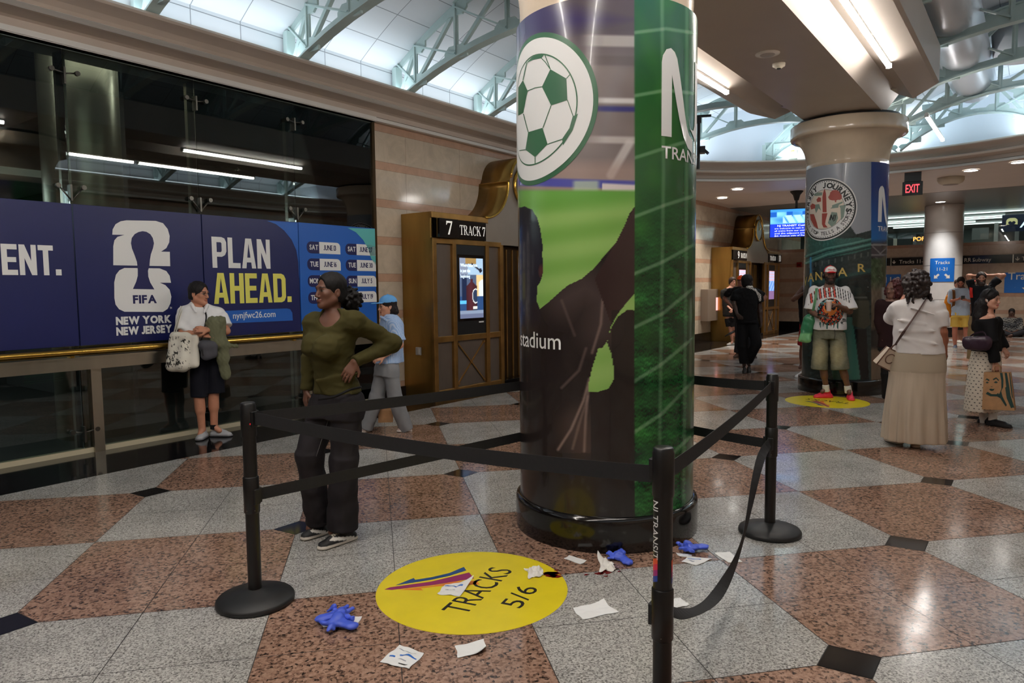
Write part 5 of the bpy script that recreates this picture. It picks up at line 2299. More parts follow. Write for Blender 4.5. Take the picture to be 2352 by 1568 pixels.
def stanchion(p, label, zl, rb=0.2):
    t = thing('belt_stanchion', label, 'stanchion', (p[0], p[1], 0), 0, 'black belt stanchions around the soccer column')
    c = (p[0], p[1], 0)
    m = MB()
    m.lathe([(rb - 0.01, 0.0), (rb, 0.006), (rb, 0.022), (rb - 0.008, 0.034), (0.12, 0.052), (0.045, 0.072), (0.036, 0.076)], c, 48)
    m.build('base', M_base, t)
    m = MB()
    m.lathe([(0.035, 0.05), (0.035, 1.0)], c, 24)
    m.build('pole', M_post, t)
    m = MB()
    m.lathe([(0.0385, 0.89), (0.040, 0.90), (0.040, 1.05), (0.0365, 1.056), (0.0365, 1.066), (0.032, 1.07), (0.0, 1.07)], c, 24)
    m.build('top_cassette', M_post, t)
    m = MB()
    m.lathe([(0.037, zl + 0.115), (0.0405, zl + 0.11), (0.0405, zl - 0.075), (0.037, zl - 0.08)], c, 24)
    lo = m.build('lower_cassette', M_post, t)
    m = MB()
    for a in range(6):
        x, y = math.cos(a * PI / 3), math.sin(a * PI / 3)
        m.sphere((p[0] + 0.038 * x, p[1] + 0.038 * y, zl - 0.062), 0.003, 8, 5)
    m.build('rivets', M_steel, lo)
    for z in (0.985, zl + 0.01):
        for q in (S1, S2, S3, S4):
            v = q - p
            l = np.linalg.norm(v)
            if l < 0.1:
                continue
            v /= l
            if (p is S1 and q is S3) or (p is S3 and q is S1) or (p is S2 and q is S4) or (p is S4 and q is S2):
                continue
            m = MB(Matrix.Translation((p[0], p[1], z)) @ Matrix.Rotation(math.atan2(v[1], v[0]), 4, 'Z'))
            m.box(0.028, 0.05, -0.018, 0.018, -0.04, 0.04)
            m.build('belt_clip', M_blackp, t, 0.003)
    return t


st1 = stanchion(S1, 'black belt stanchion near the dark jeans, its round base flat on the pink tile', 0.565)
st2 = stanchion(S2, 'nearest black belt stanchion, its pole printed with white lettering and colour stripes', 0.43)
st3 = stanchion(S3, 'black belt stanchion with a sagging lower belt, on the grey tile past the column', 0.60)
st4 = stanchion(S4, 'black belt stanchion hidden behind the soccer column', 0.62)
m = MB()
m.box(S1[0] + 0.0, S1[0] + 0.03, S1[1] - 0.0385, S1[1] - 0.036, 0.958, 0.966)
m.build('red_marker', mat('red_plastic', srgb(206, 30, 44), 0.4, emit=srgb(206, 30, 44), estr=0.1), st1)


def belt(t, p, q, z0, z1, sag=0.02, w=0.064):
    v = (q - p) / np.linalg.norm(q - p)
    p2, q2 = p + v * 0.045, q - v * 0.045
    m = MB()
    pts = []
    for k in range(17):
        s = k / 16
        xy = p2 + (q2 - p2) * s
        pts.append((xy[0], xy[1], z0 + (z1 - z0) * s - sag * 4 * s * (1 - s)))
    m.ribbon(pts, w, (0, 0, 1), 0.0022)
    return m.build('belt', M_belt, t)


belt(st1, S1, S2, 0.99, 0.965, 0.03)
belt(st1, S1, S4, 0.985, 0.985, 0.02)
belt(st1, S1, S4, 0.575, 0.63, 0.005)
belt(st2, S2, S3, 0.965, 0.99, 0.02)
belt(st3, S3, S4, 0.985, 0.985, 0.015)
belt(st3, S3, S4, 0.60, 0.62, 0.01)
# the slack lower belt between the two nearer posts, twisted as it hangs
sl = [(0.03, 0.44), (0.083, 0.364), (0.161, 0.29), (0.224, 0.239), (0.309, 0.189), (0.402, 0.167), (0.525, 0.181), (0.615, 0.242), (0.685, 0.351), (0.775, 0.512), (0.856, 0.60), (0.97, 0.625)]
_v = S3 - S2
_nrm = np.array([_v[1], -_v[0]]) / np.linalg.norm(_v)
m = MB()
tw = [0.1, 0.45, 0.75, 0.9, 0.85, 0.55, 0.15, 0.0, 0.1, 0.35, 0.5, 0.2]
ups = []
for w_ in tw:
    a = w_ * PI / 2
    ups.append((-_nrm[0] * math.sin(a), -_nrm[1] * math.sin(a), math.cos(a)))
P_ = [(S2 + _v * s).tolist() + [z] for s, z in sl]
# smooth the polyline
def densify(P, n=4):
    P = np.array(P, float)
    out = []
    for i in range(len(P) - 1):
        p0, p1, p2, p3 = P[max(i - 1, 0)], P[i], P[i + 1], P[min(i + 2, len(P) - 1)]
        for k in range(n):
            t = k / n
            out.append(0.5 * ((2 * p1) + (p2 - p0) * t + (2 * p0 - 5 * p1 + 4 * p2 - p3) * t * t + (3 * p1 - p0 - 3 * p2 + p3) * t ** 3))
    out.append(P[-1])
    return out


m.ribbon(densify(P_), 0.055, densify(ups), 0.0022)
m.build('belt', M_belt, st2)
# print on the nearest pole: sideways lettering and a stripe flash
V, F = text2d('NJ TRANSIT', 0.030, 0.004)
V = np.stack([V[:, 1], -V[:, 0], 0 * V[:, 0]], 1)
m = MB()
bend(m, (V, F), S2, 0.035, -1.75, 0.875, 0.0008, step=0.006)
m.build('pole_lettering', M_white, st2)
for th in (-1.45, 0.93):
    for k_, (nm, cc) in enumerate((('orange', (228, 92, 52)), ('red', (214, 52, 84)), ('magenta', (160, 44, 120)), ('blue', (40, 70, 160)))):
        m = MB()
        zt = 0.655 - 0.022 * k_
        bend(m, fill2d([[(0, zt), (0.028, zt + 0.012), (0.028, zt - 0.010), (0, zt - 0.022)]]), S2, 0.035, th - 0.3, 0.0, 0.0008, step=0.006)
        m.build('stripe', mat('stripe_' + nm, srgb(*cc), 0.4), st2)

# ================================================================ floor stickers
M_stick = mat('yellow_sticker', srgb(236, 214, 40), 0.3, var=0.05, vscale=6)
M_sink = mat('sticker_ink', srgb(34, 30, 22), 0.4)


def sticker(c, R, ex, label, sx=1.0, line2=None):
    """round floor sticker; ex: direction of its lettering on the ground"""
    ex = np.array(ex) / np.linalg.norm(ex)
    ey = np.array([-ex[1], ex[0]])
    t = thing('floor_sticker', label, 'floor sticker', (c[0], c[1], 0), math.atan2(ex[1], ex[0]), 'yellow track stickers on the floor')
    X = Matrix.Translation((c[0], c[1], 0)) @ Matrix.Rotation(math.atan2(ex[1], ex[0]), 4, 'Z')
    m = MB(X)
    m.lathe([(R, 0.0002), (R, 0.0014)], (0, 0, 0), 72)
    m.build('sticker_disc', M_stick, t)
    m = MB(X)
    for s_, h, w_, y0, bo in (('TRACKS', 0.150, 0.60, -0.115, 0.0), (line2, 0.125, 0.26, -0.345, 0.0)):
        if not s_:
            continue
        V, F = text2d(s_, h, bo, 1.0, 'CENTER')
        V[:, 0] *= w_ / np.ptp(V[:, 0])
        flat(m, (V, F), (0.0, y0, 0.0015), (1, 0, 0), (0, 1, 0), 0.0004)
    m.build('sticker_lettering', M_sink, t)
    return t, X


DC = np.array([0.487, 3.722])
dx = np.array([0.571, 0.821])
t, X = sticker(DC, 0.525, dx, 'yellow round floor sticker reading TRACKS 5/6 lying inside the belt barrier', line2='5/6')
Xi = np.array(X.inverted())
k7 = lambda pts: [tuple((Xi @ np.array([*gnd(700 + x / 3.7935, 1220 + y / 3.7935), 0, 1]))[:2]) for x, y in pts]
ARROWS = (('blue', (30, 74, 128), [(790, 472), (950, 408), (962, 424), (1100, 402), (1260, 365), (1386, 312), (1408, 342), (1260, 390), (1100, 424), (950, 448)]),
          ('magenta', (146, 36, 96), [(694, 508), (740, 490), (1100, 440), (1432, 360), (1475, 412), (1100, 472), (760, 512)]),
          ('orange', (232, 130, 44), [(815, 510), (1100, 478), (1290, 440), (1500, 432), (1525, 466), (1290, 468), (1120, 484), (1010, 498), (1030, 516)]))
loops_local = []
for nm, cc, lp in ARROWS:
    m = MB(X)
    loc = k7(lp)
    loops_local.append(loc)
    flat(m, fill2d([loc]), (0, 0, 0.0015), (1, 0, 0), (0, 1, 0), 0.0004)
    m.build('arrow_stripe', mat('arrow_' + nm, srgb(*cc), 0.4), t)
e2 = gnd(1862, 911) - gnd(1958, 921)
t, X2 = sticker(np.array([6.235, 8.765]), 0.55, e2, 'yellow round floor sticker with upside-down TRACKS lettering under the red shoes', line2=None)
for (nm, cc, lp), loc in zip(ARROWS, loops_local):
    m = MB(X2)
    flat(m, fill2d([loc]), (0, 0, 0.0015), (1, 0, 0), (0, 1, 0), 0.0004)
    m.build('arrow_stripe', mat('arrow_' + nm), t)

# ================================================================ litter on the floor
M_paper = mat('white_paper', srgb(238, 238, 236), 0.6, bump=0.0015, bscale=40)
M_gauze = mat('white_gauze', srgb(240, 236, 228), 0.8, bump=0.002, bscale=60)
M_pblue = mat('packet_blue_ink', srgb(40, 110, 200), 0.4)
M_pgrey = mat('packet_grey_ink', srgb(150, 156, 166), 0.5)
M_glove = mat('blue_nitrile', srgb(70, 96, 214), 0.38, bump=0.002, bscale=45)
M_blood = mat('dark_red_stain', srgb(112, 18, 18), 0.3)


def sheet(px, label, name='napkin', cat='napkin', seed=0, amp=0.012, lift=(0, 0, 0, 0), group='litter dropped around the soccer column', m_=None, N=14, z0=0.003, jag=0.04, marks=()):
    """crumpled sheet from its four photo corners (on the floor)"""
    rng = np.random.RandomState(seed)
    c = [gnd(*p) for p in px]
    U = np.linspace(0, 1, N)
    ph = rng.rand(8) * 6.3
    V = []

    def S(u, v):
        b = (1 - u) * (1 - v) * c[0] + u * (1 - v) * c[1] + u * v * c[2] + (1 - u) * v * c[3]
        ctr = sum(c) / 4
        e = min(u, 1 - u, v, 1 - v)
        if e < 1e-6:
            b = b + (b - ctr) * jag * math.sin(9 * u + 7 * v + ph[0])
        h = abs(math.sin(5.2 * u + 2.3 * v + ph[1]) * 0.6 + 0.4 * math.sin(9 * v - 4 * u + ph[2]) + 0.25 * math.sin(15 * u + 11 * v + ph[3]))
        L = lift
        z = z0 + amp * h * (0.35 + 0.65 * min(1, e * 6)) + ((1 - u) * (1 - v)) ** 3 * L[0] + (u * (1 - v)) ** 3 * L[1] + (u * v) ** 3 * L[2] + ((1 - u) * v) ** 3 * L[3]
        return np.array([b[0], b[1], z])
    for v in U:
        for u in U:
            V.append(S(u, v))
    F = [(j * N + i, j * N + i + 1, (j + 1) * N + i + 1, (j + 1) * N + i) for j in range(N - 1) for i in range(N - 1)]
    ctr = sum(c) / 4
    t = thing(name, label, cat, (ctr[0], ctr[1], 0), 0, group)
    m = MB()
    m.add(V, F, True)
    B = [p - np.array([0, 0, 0.0018]) for p in V]
    m.add(B, [f[::-1] for f in F], True)
    m.build('sheet', m_ or M_paper, t)
    for (u0, v0, u1, v1, wd, mm) in marks:
        mk = MB()
        L, R_ = [], []
        for k in range(9):
            s = k / 8
            p = S(u0 + (u1 - u0) * s, v0 + (v1 - v0) * s)
            q = S(u0 + (u1 - u0) * s, v0 + (v1 - v0) * s + wd)
            L.append(p + [0, 0, 0.0012])
            R_.append(q + [0, 0, 0.0012])
        mk.add(L + R_, [(k, k + 1, 9 + k + 1, 9 + k) for k in range(8)], True)
        mk.build('printed_mark', mm, t)
    return t


PK = dict(name='dressing_packet', cat='packet')
sheet([(918, 1482), (975, 1502), (940, 1538), (872, 1522)], 'open white dressing packet with a thick blue line, lying nearest of all the litter', seed=2, amp=0.012, marks=((0.35, 0.42, 0.95, 0.42, 0.07, M_pblue), (0.15, 0.2, 0.8, 0.2, 0.03, M_pgrey), (0.1, 0.62, 0.3, 0.62, 0.06, M_pblue), (0.55, 0.82, 0.85, 0.82, 0.06, M_sink), (0.4, 0.65, 0.7, 0.65, 0.03, M_pgrey)), **PK)
sheet([(1046, 1484), (1112, 1472), (1118, 1500), (1052, 1511)], 'blank white napkin with one folded corner beside the open dressing packet', seed=5, amp=0.004, lift=(0, 0.01, 0.03, 0))
sheet([(1022, 1344), (1087, 1338), (1055, 1370), (1004, 1366)], 'white dressing packet lying on the arrow of the near yellow sticker', seed=8, amp=0.012, z0=0.004, lift=(0, 0.04, 0.0, 0.0), marks=((0.1, 0.3, 0.8, 0.35, 0.06, M_pblue), (0.2, 0.6, 0.6, 0.6, 0.03, M_pgrey)), **PK)
sheet([(1308, 1276), (1348, 1288), (1334, 1297), (1296, 1283)], 'small flat white napkin beside the plinth of the soccer column', seed=11, amp=0.003)
sheet([(1314, 1397), (1386, 1385), (1420, 1406), (1338, 1424)], 'wide white napkin on grey tile beyond the edge of the near yellow sticker', seed=13, amp=0.010, lift=(0, 0.02, 0, 0.0))
sheet([(1640, 1270), (1676, 1268), (1705, 1291), (1672, 1292)], 'flat white napkin under the sagging black belt', seed=15, amp=0.003)
sheet([(1546, 1376), (1562, 1374), (1585, 1391), (1546, 1399)], 'folded white napkin half behind the pole of the nearest stanchion', seed=17, amp=0.014)
sheet([(1582, 1278), (1636, 1284), (1600, 1299), (1566, 1290)], 'white dressing packet printed in blue under the blue glove by the plinth', seed=19, amp=0.005, marks=((0.1, 0.4, 0.7, 0.3, 0.06, M_pblue), (0.3, 0.65, 0.6, 0.65, 0.12, M_pgrey)), **PK)
sheet([(1552, 1270), (1588, 1274), (1590, 1281), (1560, 1278)], 'thin white torn wrapper strip beside the blue glove by the plinth', name='wrapper_strip', cat='wrapper', seed=20, amp=0.005)
sheet([(784, 1418), (832, 1416), (814, 1447), (778, 1444)], 'white dressing packet beneath the pair of blue gloves on pink tile', seed=23, amp=0.005, **PK)
sheet([(729, 1425), (760, 1432), (772, 1440), (742, 1441)], 'narrow white torn wrapper beside the pair of blue gloves', name='wrapper_strip', cat='wrapper', seed=25, amp=0.012, marks=((0.6, 0.3, 0.95, 0.5, 0.15, M_pblue),))


def gauze(px, r, label, seed):
    c = gnd(*px)
    rng = np.random.RandomState(seed)
    f = Field((-0.16, -0.16, -0.02), (0.16, 0.16, 0.12), 0.004)
    for _ in range(7):
        a = rng.rand() * 6.3
        p = np.array([math.cos(a), math.sin(a) * 0.8, 0]) * r * 0.55
        f.ell((p[0], p[1], 0.022 + rng.rand() * 0.02), (r * (0.4 + 0.3 * rng.rand()), r * 0.4, 0.016 + 0.012 * rng.rand()), k=0.01)
    f.wrinkle(0.006, 60, seed)
    f.cut((0, 0, 0.002), (0, 0, -1))
    t = thing('gauze_wad', label, 'gauze', (c[0], c[1], 0), 0, 'litter dropped around the soccer column')
    sdf_obj(f, 'wad', M_gauze, t)
    return t


sheet([(1206, 1308), (1238, 1300), (1252, 1322), (1216, 1331)], 'crumpled white gauze beside the letter S of the near yellow sticker', 'gauze', 'gauze', seed=31, amp=0.026, m_=M_gauze, N=18, jag=0.16)
sheet([(1374, 1280), (1410, 1296), (1412, 1312), (1378, 1314)], 'crumpled white gauze with dark stains beside the blue glove near the plinth', 'gauze', 'gauze', seed=34, amp=0.028, lift=(0.035, 0, 0, 0), m_=M_gauze, N=18, jag=0.16)


def stain(px, label, seed, n=16, sp=0.05):
    c = gnd(*px)
    rng = np.random.RandomState(seed)
    m = MB(Matrix.Translation((c[0], c[1], 0)))
    for _ in range(n):
        x, y = rng.randn(2) * sp * np.array([1.0, 0.55])
        r = 0.004 + 0.016 * rng.rand() ** 2 * (1.4 - min(1, abs(x) / sp * 0.5))
        lp = [(x + r * math.cos(t) * (1 + 0.3 * math.sin(3 * t + x * 90)) * 1.5, y + r * math.sin(t) * (1 + 0.25 * math.cos(2 * t + y * 90))) for t in np.linspace(0, 2 * PI, 14)[:-1]]
        m.prism(lp, 0.0016, 0.0026)
    return tag(m.build('stain', M_blood), label, 'stain', kind='stuff')


stain((1266, 1318), 'dark red spatter on the yellow sticker beside the gauze wad', 4, 20, 0.03)
stain((1385, 1313), 'dark red spatter on pink tile beside the stained gauze wad', 9, 18, 0.04)


def glove(px, rot, label, seed, z0=0.012):
    c = gnd(*px)
    rng = np.random.RandomState(seed)
    f = Field((-0.2, -0.2, -0.02), (0.2, 0.2, 0.12), 0.0035)
    f.ell((0, 0, 0.02), (0.040, 0.042, 0.018), k=0.01)
    f.ell((0.02, -0.01, 0.035), (0.03, 0.03, 0.018), k=0.015)
    f.cap((-0.01, -0.03, 0.018), (-0.05, -0.075, 0.014), 0.028, 0.034, k=0.015, flat=((0, 0, 1), 0.45))
    for i in range(3):
        a = PI / 2 + 0.7 - 0.42 * i + 0.3 * rng.randn()
        b = np.array([math.cos(a) * 0.04, math.sin(a) * 0.045, 0.018])
        L = 0.006 + 0.026 * rng.rand()
        e = b + np.array([math.cos(a), math.sin(a), 0]) * L
        e2 = e + np.array([math.cos(a + 1.4 * rng.randn()), math.sin(a + 1.4 * rng.randn()), 0]) * 0.024
        e[2], e2[2] = 0.02 + 0.02 * rng.rand(), 0.012 + 0.02 * rng.rand()
        f.cap(b, e, 0.014, 0.012, k=0.006, flat=((0, 0, 1), 0.7))
        f.cap(e, e2, 0.012, 0.010, k=0.006, flat=((0, 0, 1), 0.7))
    a = -0.1 + 0.3 * rng.randn()
    f.cap((0.035, -0.01, 0.02), (0.035 + 0.06 * math.cos(a), -0.01 + 0.06 * math.sin(a), 0.02), 0.015, 0.012, k=0.006)
    f.wrinkle(0.006, 75, seed)
    f.cut((0, 0, 0.002), (0, 0, -1))
    t = thing('nitrile_glove', label, 'glove', (c[0], c[1], z0 - 0.008), rot, 'discarded blue gloves')
    sdf_obj(f, 'glove_body', M_glove, t)
    return t


glove((1420, 1284), 0.9, 'crumpled blue glove in front of the plinth, between gauze and nearest stanchion', 1, 0.01)
glove((1585, 1268), 2.2, 'crumpled blue glove on a packet beside the plinth, past the nearest stanchion', 2, 0.02)
glove((780, 1422), -0.7, 'spread blue glove on the packet near the round stanchion base, finger pointing out', 3, 0.02)
glove((772, 1440), 1.6, 'balled blue glove in front of the spread one near the round stanchion base', 7, 0.018)

# ================================================================ far concourse
M_signblue = mat('sign_blue', srgb(24, 104, 190), 0.4)
M_red_lit = mat('exit_red_glow', (1, 0.05, 0.05), 0.4, emit=(1.0, 0.06, 0.08), estr=1.6)
# glazed shop front above the end wall
for k_, (n0, n1) in enumerate(((-3.3, -0.6), (-0.6, 2.1), (2.1, 4.8), (4.8, 7.7))):
    m = MB(HALL)
    m.box(AE + 0.1, AE + 0.115, n0 + 0.005, n1 - 0.005, 2.95, 4.06)
    o = struct(m, 'window_%d' % (20 + k_), M_glass_clear)
m = MB(HALL)
m.box(38, 38.2, -6, 14, 0, 4.2)
struct(m, 'wall_shop', mat('shop_wall', srgb(150, 160, 156), 0.7))
m = MB(HALL)
m.box(AE + 0.3, 38, -6, 14, 2.5, 2.6)
struct(m, 'floor_shop', mat('shop_floor', srgb(120, 124, 122), 0.5))
area_light('shop_light', hall(32, 2.5, 4.0), (8, 10), 70, (0.92, 1.0, 0.97), HALL)
M_strip = mat('led_strip_glow', (1, 1, 1), 0.4, emit=(0.92, 1.0, 1.0), estr=1.5)
for k_, (a, n0, n1, z) in enumerate(((28.6, -3, 7.5, 4.0), (30.4, 1.0, 6.0, 4.0), (31.2, -1.0, 5.5, 4.0), (32.6, 2.0, 6.5, 4.0), (33.8, -2.0, 5.0, 4.0))):
    m = MB(HALL)
    m.box(a, a + 0.05, n0, n1, z, z + 0.04)
    tag(m.build('strip_light', M_strip), 'long white strip light on the shop ceiling behind the end glazing, %s row' % ORD[k_], 'light', 'shop ceiling strip lights')
# shop signs and counters behind the glass
def end_px(x, y, A):
    return on_a(x, y, A)


def end_board(x0, y0, x1, y1, A, th, mat_, name, parent=None):
    n0, z1 = on_a(x0, y0, A)
    n1, z0 = on_a(x1, y1, A)
    m = MB(HALL)
    m.box(A, A + th, n1, n0, z0, z1)
    return m, n0, n1, z0, z1


EXN = -np.array([NV[0], NV[1], 0])      # reading direction on walls that face back along the hall
def on_end(mb, vf, n, z, A, th=0.003):
    return flat(mb, vf, hall(A, n, z), EXN, EY, th)


m, n0, n1, z0, z1 = end_board(2094, 538, 2124, 559, 29.5, 0.08, M_blackp, 's')
t = thing('shop_sign', 'black shop sign with orange glowing letters behind the end glazing', 'sign', hall(29.5, (n0 + n1) / 2, z0), HROT)
m.build('board', M_blackp, t)
m = MB()
on_end(m, text2d('POP', (z1 - z0) * 0.42, 0.02), n0 - 0.06, z0 + (z1 - z0) * 0.3, 29.49)
m.build('sign_lettering', mat('orange_glow', (1, 0.3, 0.05), 0.4, emit=(1.0, 0.32, 0.06), estr=2.2), t)
m, n0, n1, z0, z1 = end_board(2302, 494, 2420, 527, 29.5, 0.08, M_blackp, 's')
t = thing('shop_sign', 'navy shop sign with a pale ring emblem and white script behind the end glazing', 'sign', hall(29.5, (n0 + n1) / 2, z0), HROT)
m.build('board', mat('navy_sign', srgb(20, 44, 84), 0.4), t)
m = MB()
on_end(m, text2d('Aun', (z1 - z0) * 0.46, 0.03, shear=0.15), n0 - 0.5, z0 + (z1 - z0) * 0.22, 29.49)
m.build('sign_lettering', mat('pale_blue_glow', (0.8, 0.9, 1), 0.4, emit=(0.75, 0.88, 1.0), estr=1.0), t)
m = MB()
hh = (z1 - z0)
on_end(m, fill2d([rrect(0, hh * 0.56, 0, hh * 0.6, hh * 0.2), circ(hh * 0.19, hh * 0.32, hh * 0.09), circ(hh * 0.37, hh * 0.32, hh * 0.09)]), n0 - 0.12, z0 + hh * 0.2, 29.49)
m.build('ring_emblem', mat('pale_gold_emblem', srgb(206, 196, 140), 0.4, emit=srgb(206, 196, 140), estr=0.5), t)
for (x0, y0, x1, y1, A, mm, nm, lb, ct) in ((2040, 549, 2118, 573, 31, mat('dark_counter', srgb(46, 50, 52), 0.5), 'shop_counter', 'dark food counter behind the end glazing under the orange letters', 'counter'),
                                 (2290, 520, 2420, 566, 31, mat('dark_counter'), 'shop_counter', 'dark shop counter behind the end glazing under the navy sign', 'counter'),
                                 (2233, 524, 2270, 549, 30, mat('grey_box_panel', srgb(150, 152, 150), 0.5), 'menu_panel', 'plain grey panel hanging behind the end glazing past the marble column', 'panel'),
                                 (2072, 566, 2107, 572, 29, mat('yellow_light_box', srgb(240, 206, 110), 0.4, emit=srgb(250, 220, 130), estr=1.2), 'light_box', 'small glowing yellow light box on the food counter', 'sign'),
                                 (2052, 548, 2058, 574, 29.2, M_white_trim, 'shop_post', 'slim white post behind the end glazing beside the food counter', 'post')):
    m, n0, n1, z0, z1 = end_board(x0, y0, x1, y1, A, 0.15, mm, nm)
    tag(m.build(nm, mm), lb, ct)
for (x, lb) in ((2288, 'first'), (2336, 'second')):
    m = MB(HALL)
    n0, z1 = on_a(x, 528, 30)
    m.box(30, 30.06, n0 - 0.06, n0 + 0.06, 2.6, 3.75)
    tag(m.build('shop_post', M_white_trim), 'white kiosk post under the navy shop sign, %s of two' % lb, 'post')
# black direction band
m = MB(HALL)
zt, zb = 2.53, 2.27
m.box(AE - 0.03, AE, -3.2, 4.6, zb, zt)
t = thing('direction_sign', 'long black direction band with white lettering along the end wall', 'sign', hall(AE - 0.03, 2, zb), HROT)
m.build('band', M_black_gloss, t)
M_signw = mat('sign_white_lettering', srgb(220, 214, 204), 0.4)
m = MB()
for x, s_ in ((2066, 'Tracks 11-21'), (2234, 'Subway'), (2347, 'Tracks')):
    n0, _ = on_a(x, 595, AE)
    on_end(m, text2d(s_, 0.125, 0.006, 0.95), n0, zb + 0.065, AE - 0.0315)
n0, _ = on_a(2217, 595, AE)
on_end(m, text2d('RR -', 0.125, 0.006, 0.95, 'LEFT'), n0 + 0.02, zb + 0.065, AE - 0.0315)
m.build('band_lettering', M_signw, t)
m = MB()
for x in (2054, 2337):
    n0, _ = on_a(x, 595, AE)
    on_end(m, fill2d([[(-.012, .10), (.012, .10), (.012, .03), (.05, .06), (.05, .03), (0, -.02), (-.05, .03), (-.05, .06), (-.012, .03)]]), n0, zb + 0.08, AE - 0.0315)
m.build('arrow', M_signw, t)
m = MB(HALL)
for x in (2047, 2327):
    n0, _ = on_a(x, 595, AE)
    m.box(AE - 0.034, AE - 0.03, n0 - 0.012, n0 + 0.012, zb, zt)
m.build('divider', M_steel, t)


def blue_sign(kind, label):
    if kind == 'col':
        cdir = -AV
        t = thing('track_sign', label, 'sign', (C3[0], C3[1], 1.6), 0, 'blue tracks signs')
        th0 = math.radians(-43.0)
        m = MB()
        bend(m, fill2d([[(-0.34, 0), (0.34, 0), (0.34, 0.72), (-0.34, 0.72)]]), C3, 0.535, th0, 1.70, 0.004)
        m.build('board', M_signblue, t)
        m = MB()
        bend(m, text2d('Tracks', 0.105, 0.008, 1.0, 'CENTER'), C3, 0.535, th0, 2.24, 0.007)
        bend(m, text2d('11-21', 0.10, 0.008, 1.0, 'CENTER'), C3, 0.535, th0, 2.04, 0.007)
        m.build('sign_lettering', M_signw, t)
        for s in (-1, 1):
            m = MB()
            ar = [(-.03, .10), (.03, .10), (.03, 0), (.075, 0), (0, -.085), (-.075, 0), (-.03, 0)]
            c, sn = math.cos(s * 0.8), math.sin(s * 0.8)
            bend(m, fill2d([[(x * c - y * sn + s * 0.15, x * sn + y * c) for x, y in ar]]), C3, 0.535, th0, 1.86, 0.007)
            m.build('arrow', M_signw, t)
        return t
    x0, x1, y0, y1, txt = kind
    n0, z1 = on_a(x0, y0, AE)
    n1, z0 = on_a(x1, y1, AE)
    t = thing('track_sign', label, 'sign', hall(AE - 0.01, (n0 + n1) / 2, z0), HROT, 'blue tracks signs')
    m = MB(HALL)
    m.box(AE - 0.012, AE, n1, n0, z0, z1)
    m.build('board', M_signblue, t)
    m = MB()
    for ln, x, y, h in txt:
        n_, z_ = on_a(x, y, AE)
        on_end(m, text2d(ln, h, 0.008), n_, z_, AE - 0.0135)
    m.build('sign_lettering', M_signw, t)
    m = MB()
    n_, z_ = on_a((2358 if x0 > 2200 else 2020), 660 if x0 > 2200 else 650, AE)
    on_end(m, fill2d([[(-.05, .2), (.05, .2), (.05, 0), (.12, 0), (0, -.13), (-.12, 0), (-.05, 0)]]), n_, z_, AE - 0.0135)
    m.build('arrow', M_signw, t)
    return t


blue_sign('col', 'square blue sign reading Tracks 11-21 with two arrows on the marble column')
blue_sign((2308, 2410, 626, 672, [('Tracks', 2315, 642, 0.23), ('11-21', 2330, 660, 0.01)]), 'large blue tracks sign on the end wall behind the seated person')
blue_sign((1996, 2068, 631, 674, [('11-21', 2034, 649, 0.20)]), 'blue sign ending in 11-21, half hidden by the facade column')
# exit sign
n_e = gnd(2095, 400, 4.06)
D_ = np.linalg.norm(n_e)
e_ = n_e / D_
rx = np.array([e_[1], -e_[0]])
pt = lambda x, y: None
def at_depth(x, y, D):
    d = ray(x, y)
    t = D / (d[:2] @ e_)
    return d[:2] * t, CAM_Z + d[2] * t


p0, zt = at_depth(2073, 419, D_ - 0.3)
p1, zb = at_depth(2119, 447, D_ - 0.3)
cx = (p0 + p1) / 2
XE = Matrix.Translation((cx[0], cx[1], zb)) @ Matrix.Rotation(math.atan2(rx[1], rx[0]), 4, 'Z')
wd = np.linalg.norm(p1 - p0) / 2
t = thing('exit_sign', 'black hanging sign with red glowing EXIT letters', 'exit sign', (cx[0], cx[1], zb), math.atan2(rx[1], rx[0]))
m = MB(XE)
m.box(-wd, wd, -0.04, 0.04, 0, zt - zb)
m.build('box', M_blackp, t, 0.006)
m = MB(XE)
m.box(-0.16, 0.16, -0.06, 0.06, zt - zb, 4.06 - zb)
m.build('mount', M_blackp, t)
m = MB(XE)
V, F = text2d('EXIT', (zt - zb) * 0.62, 0.012, 1.0, 'CENTER')
V[:, 0] *= wd * 1.35 / np.ptp(V[:, 0])
flat(m, (V, F), (0, -0.041, (zt - zb) * 0.2), (1, 0, 0), (0, 0, 1), 0.004)
m.build('sign_lettering', M_red_lit, t)
# hanging television
pole = gnd(1830, 438, 4.06)
Dt = np.linalg.norm(pole)
et = pole / Dt
rt = np.array([et[1], -et[0]])
e_ = et
pl, zt = at_depth(1768, 481, Dt)
pb, zb = at_depth(1768, 547, Dt)
hw = np.linalg.norm(pl - pole)
t = thing('television', 'wide television with a blue notice hanging on a black ceiling pole', 'television', (pole[0], pole[1], zb), math.atan2(rt[1], rt[0]))
XT = Matrix.Translation((pole[0], pole[1], 0)) @ Matrix.Rotation(math.atan2(rt[1], rt[0]), 4, 'Z')
m = MB(XT)
m.box(-hw, hw, -0.04, 0.03, zb, zt)
m.build('case', M_blackp, t, 0.006)
m = MB(XT)
m.lathe([(0.03, zt - 0.3), (0.03, 3.95)], (0, 0.06, 0), 12)
m.lathe([(0.05, 3.82), (0.09, 3.96), (0.16, 4.04), (0.16, 4.06)], (0, 0.06, 0), 16)
m.build('ceiling_pole', M_blackp, t)


